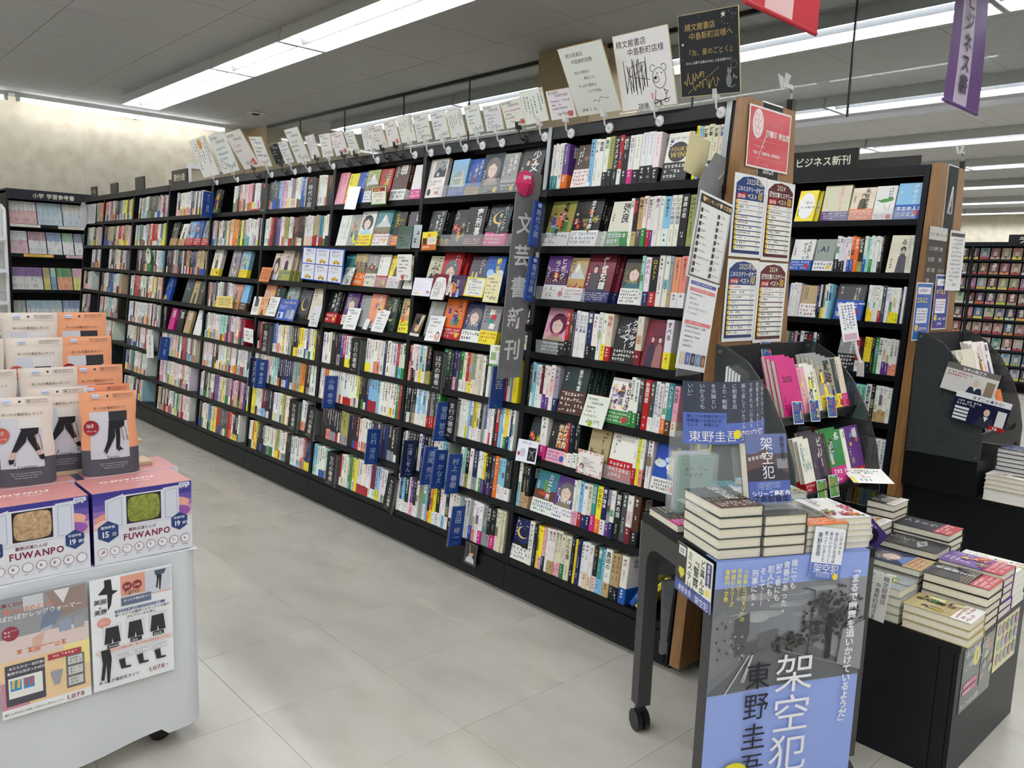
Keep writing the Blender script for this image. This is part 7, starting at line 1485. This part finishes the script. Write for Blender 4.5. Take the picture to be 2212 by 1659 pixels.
# leaflets in a clear holder at the near side of the rack
lh = empty('leaflet_holder', tp(.06, .33, .7108), (0, 0, ANG - PI / 2))
m = MB()
for a, b in (((0, 0, 0), (.004, .13, .2)), ((-.07, 0, 0), (-.066, .13, .26)), ((-.066, 0, 0), (0, .003, .2)), ((-.066, .127, 0), (0, .13, .2)), ((-.066, .003, 0), (0, .127, .003))): m.box(a, b)
m.build('clear_pocket', ACRYL, lh)
for k in range(4):
    m = MB(); m.box((-.012 - k * .012, .008, .004), (-.009 - k * .012, .122, .19 + .004 * k), lin((150, 190, 170) if k < 2 else (226, 228, 230))); s = Sheet(m, (-.009 - k * .012, .008, .004), (0, 1, 0), (0, 0, 1), .0004); s.marks(.015, .12, .1, .16, 2, (60, 90, 80), RP); m.build('leaflet', PRINT, lh)
tag(lh, 'clear holder of green leaflets beside the curved rack', 'leaflet holder')
lb = empty('booklet_holder', (.17, .07, .955), (0, 0, .2))
for k in range(5):
    m = MB(); m.box((-.01 - k * .011, 0, .0 + .006 * k), (-.003 - k * .011, .1, .16 + .006 * k), lin((236, 237, 240))); s = Sheet(m, (-.003 - k * .011, 0, .006 * k), (0, 1, 0), (0, 0, 1), .0004); s.line([(.012, .06), (.088, .06), (.088, .14), (.012, .14), (.012, .06)], .002, (70, 110, 190)); s.text('次読むなら', .02, .115, .013, INK); s.text('コレに', .024, .095, .013, INK); m.build('booklet', PRINT, lb)
m = MB(); m.box((-.07, -.002, -.002), (.004, .102, .07)); m.build('clear_pocket', ACRYL, lb); tag(lb, 'white booklets in a clear pocket high on the rack side', 'leaflet holder')
tag(panel('yellow_leaflet', (.09, -.035, .84), (.25, .9, .06), (.1, .14, 1), .06, .185, .001, (220, 214, 70), lambda s, w_, h_: (s.rect(w_ * .2, h_ * .08, w_ * .85, h_ * .42, (120, 140, 160)), s.ell(w_ * .5, h_ * .7, w_ * .3, h_ * .1, (236, 238, 236)), s.marks(w_ * .25, h_ * .62, w_ * .75, h_ * .78, 2, INK, RP)), PRINT), 'narrow yellow leaflet hanging beside the curved rack', 'leaflet')
tag(panel('back_number_card', (.33, -.02, .86), (.3, .9, .1), (0, .1, 1), .095, .05, .001, (230, 230, 226), lambda s, w_, h_: (s.text('バックナンバー', w_ * .1, h_ * .4, .0115, INK, bold=0.), s.marks(w_ * .1, h_ * .7, w_ * .9, h_ * .95, 1, INK, RP)), PRINT), 'small handwritten back-number card on the leaflet holder', 'card')
# ------------------------------------------------------------------ piles on the low cabinets
CZ = .4202
def cpile(x, y, n, t, desc, spec, seed, **k): return pile((x, y, CZ + k.pop('dz', 0)), 0., n, t, desc, spec, seed, **k)
cpile(.745, .116, 3, .024, 'of sunset-brown novels at the cabinet corner', ('A', 'people', 'あの夏の', 'W'), 21); cpile(.742, .255, 5, .027, 'of black and red novels behind the sunset pile', ('K', 'city', '地面師たち', 'R'), 22); cpile(.735, .395, 6, .024, 'of lavish dark covers, third from the cabinet corner', ('U', 'flower', '', 'R'), 23); cpile(.73, .54, 5, .023, 'of white-edged books at the cabinet far corner', ('W', 'people', '', None), 24, edge=PAGEW)
cpile(.548, .118, 4, .026, 'of wrapped novels behind the handwritten board', ('G', 'people', '', None), 25); cpile(.545, .258, 6, .022, 'topped by a red-haired girl cover', ('N', 'face', '', 'A'), 26); cpile(.54, .398, 7, .022, 'topped by a large-titled black cover', ('K', 'eye', 'グランダイヴァー', None), 27); cpile(.53, .538, 8, .023, 'topped by a black cover with a red band', ('K', 'plain', 'シャドウ', 'R'), 28)
cpile(.43, .40, 8, .024, 'of green-tinted illustrated covers near the rack foot', ('H', 'mount', '', 'W'), 29, l_=.105); cpile(.43, .54, 10, .024, 'of dark novels close to the rack foot', ('K', 'house', '', 'W'), 30, l_=.098)
tag(panel('handwritten_board', (.636, .099, .4215), (1, 0, -.06), (-.03, .05, 1), .066, .15, .003, (232, 232, 226), lambda s, w_, h_: (s.text('精文館書店', w_ * .8, h_ * .95, .0175, INK, True, 0.), s.text('中島新町店さま', w_ * .48, h_ * .78, .0165, INK, True, 0.), s.text('ワトソン力', w_ * .16, h_ * .95, .013, INK, True, 0.)), PRINT), 'white handwritten board leaning on the wrapped pile', 'card')
tag(panel('promo_card', (.5, .3, .60), (.75, -.5, -.3), (.25, .3, .75), .105, .085, .0012, (70, 54, 110), lambda s, w_, h_: (s.ell(w_ * .55, h_ * .5, w_ * .26, h_ * .34, (30, 28, 50)), s.ell(w_ * .5, h_ * .42, w_ * .14, h_ * .2, (226, 190, 170)), s.marks(w_ * .08, h_ * .7, w_ * .9, h_ * .92, 1, (230, 224, 240), RP), s.ell(w_ * .3, h_ * .22, w_ * .14, h_ * .14, (240, 240, 238))), FILM), 'small purple promotional card standing among the piles', 'card')
tag(panel('promo_card', (.41, .47, .735), (.55, .75, -.02), (-.75, .5, .28), .155, .1, .0012, (240, 238, 228), lambda s, w_, h_: (s.marks(w_ * .1, h_ * .6, w_ * .9, h_ * .9, 2, (60, 60, 70), RP), s.marks(w_ * .3, h_ * .3, w_ * .9, h_ * .55, 1, (200, 60, 60), RP), s.marks(w_ * .2, h_ * .08, w_ * .8, h_ * .3, 1, (60, 130, 180), RP), s.rect(0, 0, w_ * .12, h_ * .4, (230, 214, 90))), FILM), 'white colourful promotional card tilted over the far piles', 'card')
# posters on the cabinet side
def d_mag(s, w_, h_):
    s.text('本の雑誌', w_ * .06, h_ * .84, .03, WH, bold=.01); s.text('上半期ベスト', w_ * .06, h_ * .66, .024, WH, bold=.01); s.ell(w_ * .42, h_ * .76, .03, .03, (220, 206, 60)); s.text('1', w_ * .39, h_ * .7, .04, (34, 60, 60), bold=.03); s.rect(w_ * .06, h_ * .36, w_ * .5, h_ * .44, (206, 60, 120)); s.rect(w_ * .06, h_ * .25, w_ * .5, h_ * .33, (206, 60, 120)); s.marks(w_ * .08, h_ * .37, w_ * .48, h_ * .43, 1, WH, RP); s.marks(w_ * .08, h_ * .26, w_ * .48, h_ * .32, 1, WH, RP); s.text('死んだ山田と教室', w_ * .04, h_ * .06, .019, WH, bold=.006); s.rect(w_ * .58, h_ * .2, w_ * .98, h_ * .98, (66, 74, 70))
    for i in range(10): s.ell(w_ * RP.uniform(.6, .96), h_ * RP.uniform(.25, .95), .02, .014, jit((140, 140, 120), RP, 40), 10)
tag(panel('cabinet_poster', (.9155, .155, .195), (0, 1, 0), (0, 0, 1), .265, .2, .001, (40, 66, 66), d_mag, FILM), 'dark green magazine poster on the cabinet side', 'poster')
tag(panel('cabinet_poster', (.9155, .438, .232), (0, 1, 0), (0, 0, 1), .22, .172, .001, (226, 216, 150), lambda s, w_, h_: [(s.ell(w_ * (.14 + .19 * i), h_ * (.22 + .28 * j), .017, .021, ((150, 90, 110), (96, 150, 120), (140, 120, 170))[(i + j) % 3]), s.marks(w_ * (.09 + .19 * i), h_ * (.17 + .28 * j), w_ * (.19 + .19 * i), h_ * (.27 + .28 * j), 3, (230, 226, 214), RP)) for i in range(5) for j in range(3)], FILM), 'pale yellow poster dotted with coloured ovals on the cabinet side', 'poster')
# business island
bx, by = -.04, 1.85
cpile(bx + .43, by + .11, 3, .022, 'of white-topped brown books on the business cabinet', ('W', 'one', '', None), 41, dz=.06); o = pile((bx + .43, by + .112, CZ), 0., 1, .058, 'under the brown books on the business cabinet', ('V', 'plain', '', None), 42, edge=PAGEW)
cpile(bx + .43, by + .25, 11, .021, 'of blue-lined books, the tall business pile', ('N', 'plain', '', None), 43, l_=.21, w_=.15, edge=PAGEW); cpile(bx + .64, by + .112, 5, .021, 'with yellow spines on the business cabinet', ('Y', 'plain', '', None), 44); cpile(bx + .65, by + .26, 8, .022, 'of grey books at the right picture edge', ('G', 'plain', '', None), 45)
def d_money(bg, fg, big):
    def f(s, w_, h_): s.rect(0, h_ * .8, w_, h_, (120, 112, 108) if not big else (240, 240, 240)); s.text('お金の稼ぎ方' if not big else 'まずこの本から!', w_ * .3, h_ * .84, h_ * .13, WH if not big else NK, bold=.012); s.marks(w_ * .05, h_ * .55, w_ * .5, h_ * .75, 2, fg, RP); s.ell(w_ * .62, h_ * .5, w_ * .055, h_ * .12, (226, 194, 172)); s.poly([(w_ * .46, 0), (w_ * .8, 0), (w_ * .74, h_ * .34), (w_ * .52, h_ * .34)], (52, 54, 72)); s.poly([(w_ * .58, h_ * .36), (w_ * .67, h_ * .36), (w_ * .625, h_ * .2)], (236, 236, 236)); s.rect(w_ * .8, h_ * .06, w_ * .96, h_ * .66, (150, 130, 110) if not big else (226, 226, 224)); [s.rect(w_ * .04, h_ * (.06 + .12 * i), w_ * .3, h_ * (.14 + .12 * i), (236, 236, 236)) for i in range(4 if big else 0)]; s.rect(w_ * .72, 0, w_, h_ * .14, (170, 40, 44)) if big else None; s.text('78', w_ * .78, h_ * .01, h_ * .13, WH, bold=.02) if big else None
    return f
tag(panel('promo_card', (bx + .2, by + .058, .945), (.96, .12, -.2), (.06, 0, 1), .235, .135, .001, (226, 222, 216), d_money((226, 222, 216), (170, 50, 50), False), FILM), 'pale money-book card on the business rack side', 'card'); tag(panel('promo_card', (bx + .26, by + .052, .80), (.97, .1, -.16), (.05, 0, 1), .24, .145, .001, (30, 34, 62), d_money((30, 34, 62), (236, 236, 240), True), FILM), 'navy card with a suited pointing man on the business rack side', 'card')
# notices on the business bookcase end
ex = bx + .058
def d_dir(s, w_, h_):
    s.rect(0, h_ * .78, w_, h_, (206, 204, 198)); s.text('ビジネス・資格・コンピュータ', w_ * .04, h_ * .85, w_ * .075, (40, 40, 40), bold=.01, sx=.9)
    for i, (a, b) in enumerate((('ビジネス教養', '就職'), ('自己啓発', '資格'), ('経営・実務', 'コンピュータ'), ('投資', '理工書'))): s.text(a, w_ * .06, h_ * (.6 - .18 * i), w_ * .1, (214, 212, 206), bold=.008, sx=.85); s.text(b, w_ * .64, h_ * (.6 - .18 * i), w_ * .1, (214, 212, 206), bold=.008, sx=.58 if len(b) > 4 else .9)
tag(panel('directory_board', (ex + .004, by + .09, 1.44), (0, 1, 0), (0, 0, 1), .235, .295, .006, (58, 56, 54), d_dir, GLOSSP, (110, 90, 66)), 'dark directory board on the business bookcase end', 'notice')
tag(panel('list_sheet', (ex + .012, by + .345, 1.42), (0.1, 1, 0), (0, 0, 1), .17, .31, .001, (226, 226, 226), lambda s, w_, h_: (s.rect(.01, h_ * .9, w_ - .01, h_ * .96, (70, 66, 66)), s.marks(.03, .02, w_ - .03, h_ * .88, 12, (130, 128, 130), RP)), FILM), 'hanging pale list sheet beside the directory board', 'notice')
def d_ad(c): return lambda s, w_, h_: (s.rect(.006, .006, w_ - .006, h_ - .006, c), s.rect(w_ * .1, h_ * .8, w_ * .9, h_ * .92, WH), s.marks(w_ * .14, h_ * .82, w_ * .86, h_ * .9, 1, c, RP), s.marks(w_ * .1, h_ * .62, w_ * .9, h_ * .76, 1, (236, 220, 80), RP), s.rect(w_ * .12, h_ * .3, w_ * .8, h_ * .56, WH), s.marks(w_ * .16, h_ * .33, w_ * .76, h_ * .53, 4, (60, 60, 90), RP), s.ell(w_ * .2, h_ * .22, w_ * .1, h_ * .06, (236, 206, 70)), s.marks(w_ * .34, h_ * .06, w_ * .9, h_ * .24, 2, WH, RP))
tag(panel('blue_notice', (ex + .006, by + .0, 1.165), (0, 1, 0), (0, 0, 1), .205, .29, .001, (240, 240, 240), d_ad((44, 110, 180)), FILM), 'bright blue puzzle notice low on the business bookcase end', 'notice'); tag(panel('blue_notice', (ex + .006, by + .235, 1.215), (0, 1, 0), (0, 0, 1), .2, .285, .001, (240, 240, 240), d_ad((40, 66, 140)), FILM), 'deep blue money notice beside the directory board foot', 'notice')
# acrylic arm clips on the bookcase ends
for x, y, lab in ((.03, .5, 'clear jointed clip standing on the novel bookcase end'), (-.01, by + .52, 'clear jointed clip standing on the business bookcase end')):
    r_ = empty('jointed_clip', (x, y, BH)); m = MB(); m.box((-.012, -.012, 0), (.012, .012, .05)); m.build('grip', BLKP, r_); m = MB(); m.path([(0, 0, .05), (.0, .0, .075), (-.004, -.02, .09)], .004, 8); m.build('stem', STEEL, r_)
    m = MB(); m.prism([(-.006, -.06, .085), (-.006, .0, .085), (-.006, -.01, .1), (-.006, -.05, .1)], (.012, 0, 0)); m.build('arm', FROST, r_)
    for d in (-1, 1): m = MB(); m.prism([(d * .004, -.075, .08), (d * .004, -.05, .085), (d * .014, -.045, .125), (d * .014, -.08, .13)], (d * .003, 0, 0)); m.build('jaw', FROST, r_)
    tag(r_, lab, 'clip')
r_ = empty('card_clip', (.30, .68, 1.12)); m = MB(); m.path([(0, .0, .02), (-.012, -.012, .06), (-.02, -.02, .1)], .006, 8); m.build('arm', WHITEP, r_); m = MB(); m.prism([(-.012, 0, -.03), (.012, 0, -.03), (.008, 0, .03), (-.008, 0, .03)], (0, .012, 0)); m.build('jaw', FROST, r_); tag(r_, 'clear clip on the far rack side holding a handwritten note', 'clip')
tag(panel('handwritten_note', (.245, .64, 1.215), (.45, .85, .15), (-.25, -.1, 1), .07, .145, .002, (238, 238, 238), lambda s, w_, h_: (s.marks(w_ * .15, h_ * .3, w_ * .9, h_ * .95, 4, (60, 70, 110), RP, True), s.rect(w_ * .1, h_ * .03, w_ * .9, h_ * .2, (206, 170, 190))), FILM), 'small wrapped handwritten note clipped above the curved rack', 'card')
# tall promotional stack beyond the business island, right edge
r_ = empty('promotion_stand', (1.02, 4.62, 0)); m = MB(); m.box((-.32, 0, 0), (.45, .4, .9)); m.build('counter', BLACK, r_)
for k, (z0, z1, c) in enumerate(((1.28, 1.42, (170, 40, 100)), (1.14, 1.28, (60, 90, 170)), (1.0, 1.14, (180, 50, 110)))):
    m = MB(); m.box((-.25, .02, z0), (.4, .03, z1), lin(c)); s = Sheet(m, (-.25, .02, z0), (1, 0, 0), (0, 0, 1), .001); s.marks(.05, .03, .5, .11, 1, (240, 226, 236), RP); m.build('title_strip', PRINT, r_)
m = MB(); m.box((-.3, .02, .9), (.4, .03, 1.0), lin((180, 40, 44))); s = Sheet(m, (-.3, .02, .9), (1, 0, 0), (0, 0, 1), .001); s.text('嘘', .45, .01, .09, (236, 232, 230), bold=.02); m.build('red_strip', PRINT, r_)
tag(r_, 'promotion stand with pink and blue title strips at the right edge', 'stand')
# ================================================================== small things at the far end of the aisle
def d_sched(s, w_, h_):
    for i in range(7): s.line([(w_ * .1, h_ * (.15 + .11 * i)), (w_ * .9, h_ * (.15 + .11 * i))], .002, (120, 122, 126))
    for i in range(6): s.line([(w_ * (.1 + .16 * i), h_ * .15), (w_ * (.1 + .16 * i), h_ * .81)], .002, (120, 122, 126))
    s.marks(w_ * .1, h_ * .86, w_ * .8, h_ * .95, 1, (70, 70, 74), RC)
tag(panel('schedule_sheet', (-7.80, Yf(1.79) - .012, 1.77), (1, 0, 0), (0, .09, 1), .36, .2, .0014, (222, 224, 226), d_sched, FILM), 'white schedule sheet on the farthest top shelf', 'notice')
m = MB(); m.tube((-7.84, Yf(1.85) - .02, 1.86), (-7.84, Yf(1.85) - .017, 1.86), .14, 24); tag(m.build('round_pop_disc', FROST), 'clear round disc at the far corner of the bookcase', 'disc')
tag(panel('paper_strip', (-8.88, -.36 + .92, 1.3), (0, 1, 0), (.05, 0, 1), .085, .2, .001, (226, 226, 222), lambda s, w_, h_: s.text('スターツ', w_ * .5, h_ * .96, .046, INK, True, .006), PRINT), 'white paper strip hanging on the wall bookcase', 'notice')
tag(panel('paper_strip', (-8.87, -.36 + .93, 1.45), (0, 1, 0), (.05, 0, 1), .1, .12, .001, (214, 214, 210), None, PRINT), 'blank grey paper above the lettered strip on the wall bookcase', 'notice')
def round_pop(x, r, lab):
    ro = empty('round_portrait_pop', (x, Yf(ZR[r]) - .01, ZR[r] + .13)); m = MB(); m.tube((0, 0, 0), (0, .003, 0), .075, 24, lin((60, 130, 60))); s = Sheet(m, (0, 0, 0), (1, 0, 0), (0, 0, 1), .0006); s.ell(.0, .0, .062, .062, (226, 226, 222), 24); s.ell(0, .012, .034, .038, (60, 42, 36), 16); s.ell(0, .0, .026, .03, (228, 200, 182), 16); m.build('disc', GLOSSP, ro)
    m = MB(); m.box((-.05, .004, -.13), (.05, .03, .0), lin((48, 118, 56))); s = Sheet(m, (-.05, .004, -.13), (1, 0, 0), (0, 0, 1), .0006); s.marks(.06, .01, .09, .11, 1, (230, 230, 226), RC, True); m.build('green_stand', GLOSSP, ro); tag(ro, lab, 'pop display')
round_pop(-5.75, 2, 'round portrait disc on a green stand, far third shelf')
# price labels along the wall bookcase shelf edges
for k, (y, z, c, lab) in enumerate(((.0, 1.765, (236, 234, 220), 'upper left'), (.48, 1.765, (236, 230, 214), 'upper right'), (.12, 1.434, (230, 190, 90), 'lower left'), (.55, 1.434, (226, 190, 200), 'lower right'))):
    m = MB(); m.box((-8.902, -.33 + y, z - .03), (-8.898, -.33 + y + .3, z), lin(c)); s = Sheet(m, (-8.898, -.33 + y, z - .03), (0, 1, 0), (0, 0, 1), .0006); s.marks(.02, .005, .28, .025, 1, (110, 100, 110), RC); tag(m.build('shelf_label', PRINT), f'{lab} coloured label strip on the wall bookcase edge', 'shelf label', 'label strips on the wall bookcase')
bpy.data.objects.remove(_to); bpy.data.curves.remove(_tc)
_dup = [k for k, v in LABELS.items() if v > 1]
print('DUPLICATE LABELS', len(_dup), _dup[:12])
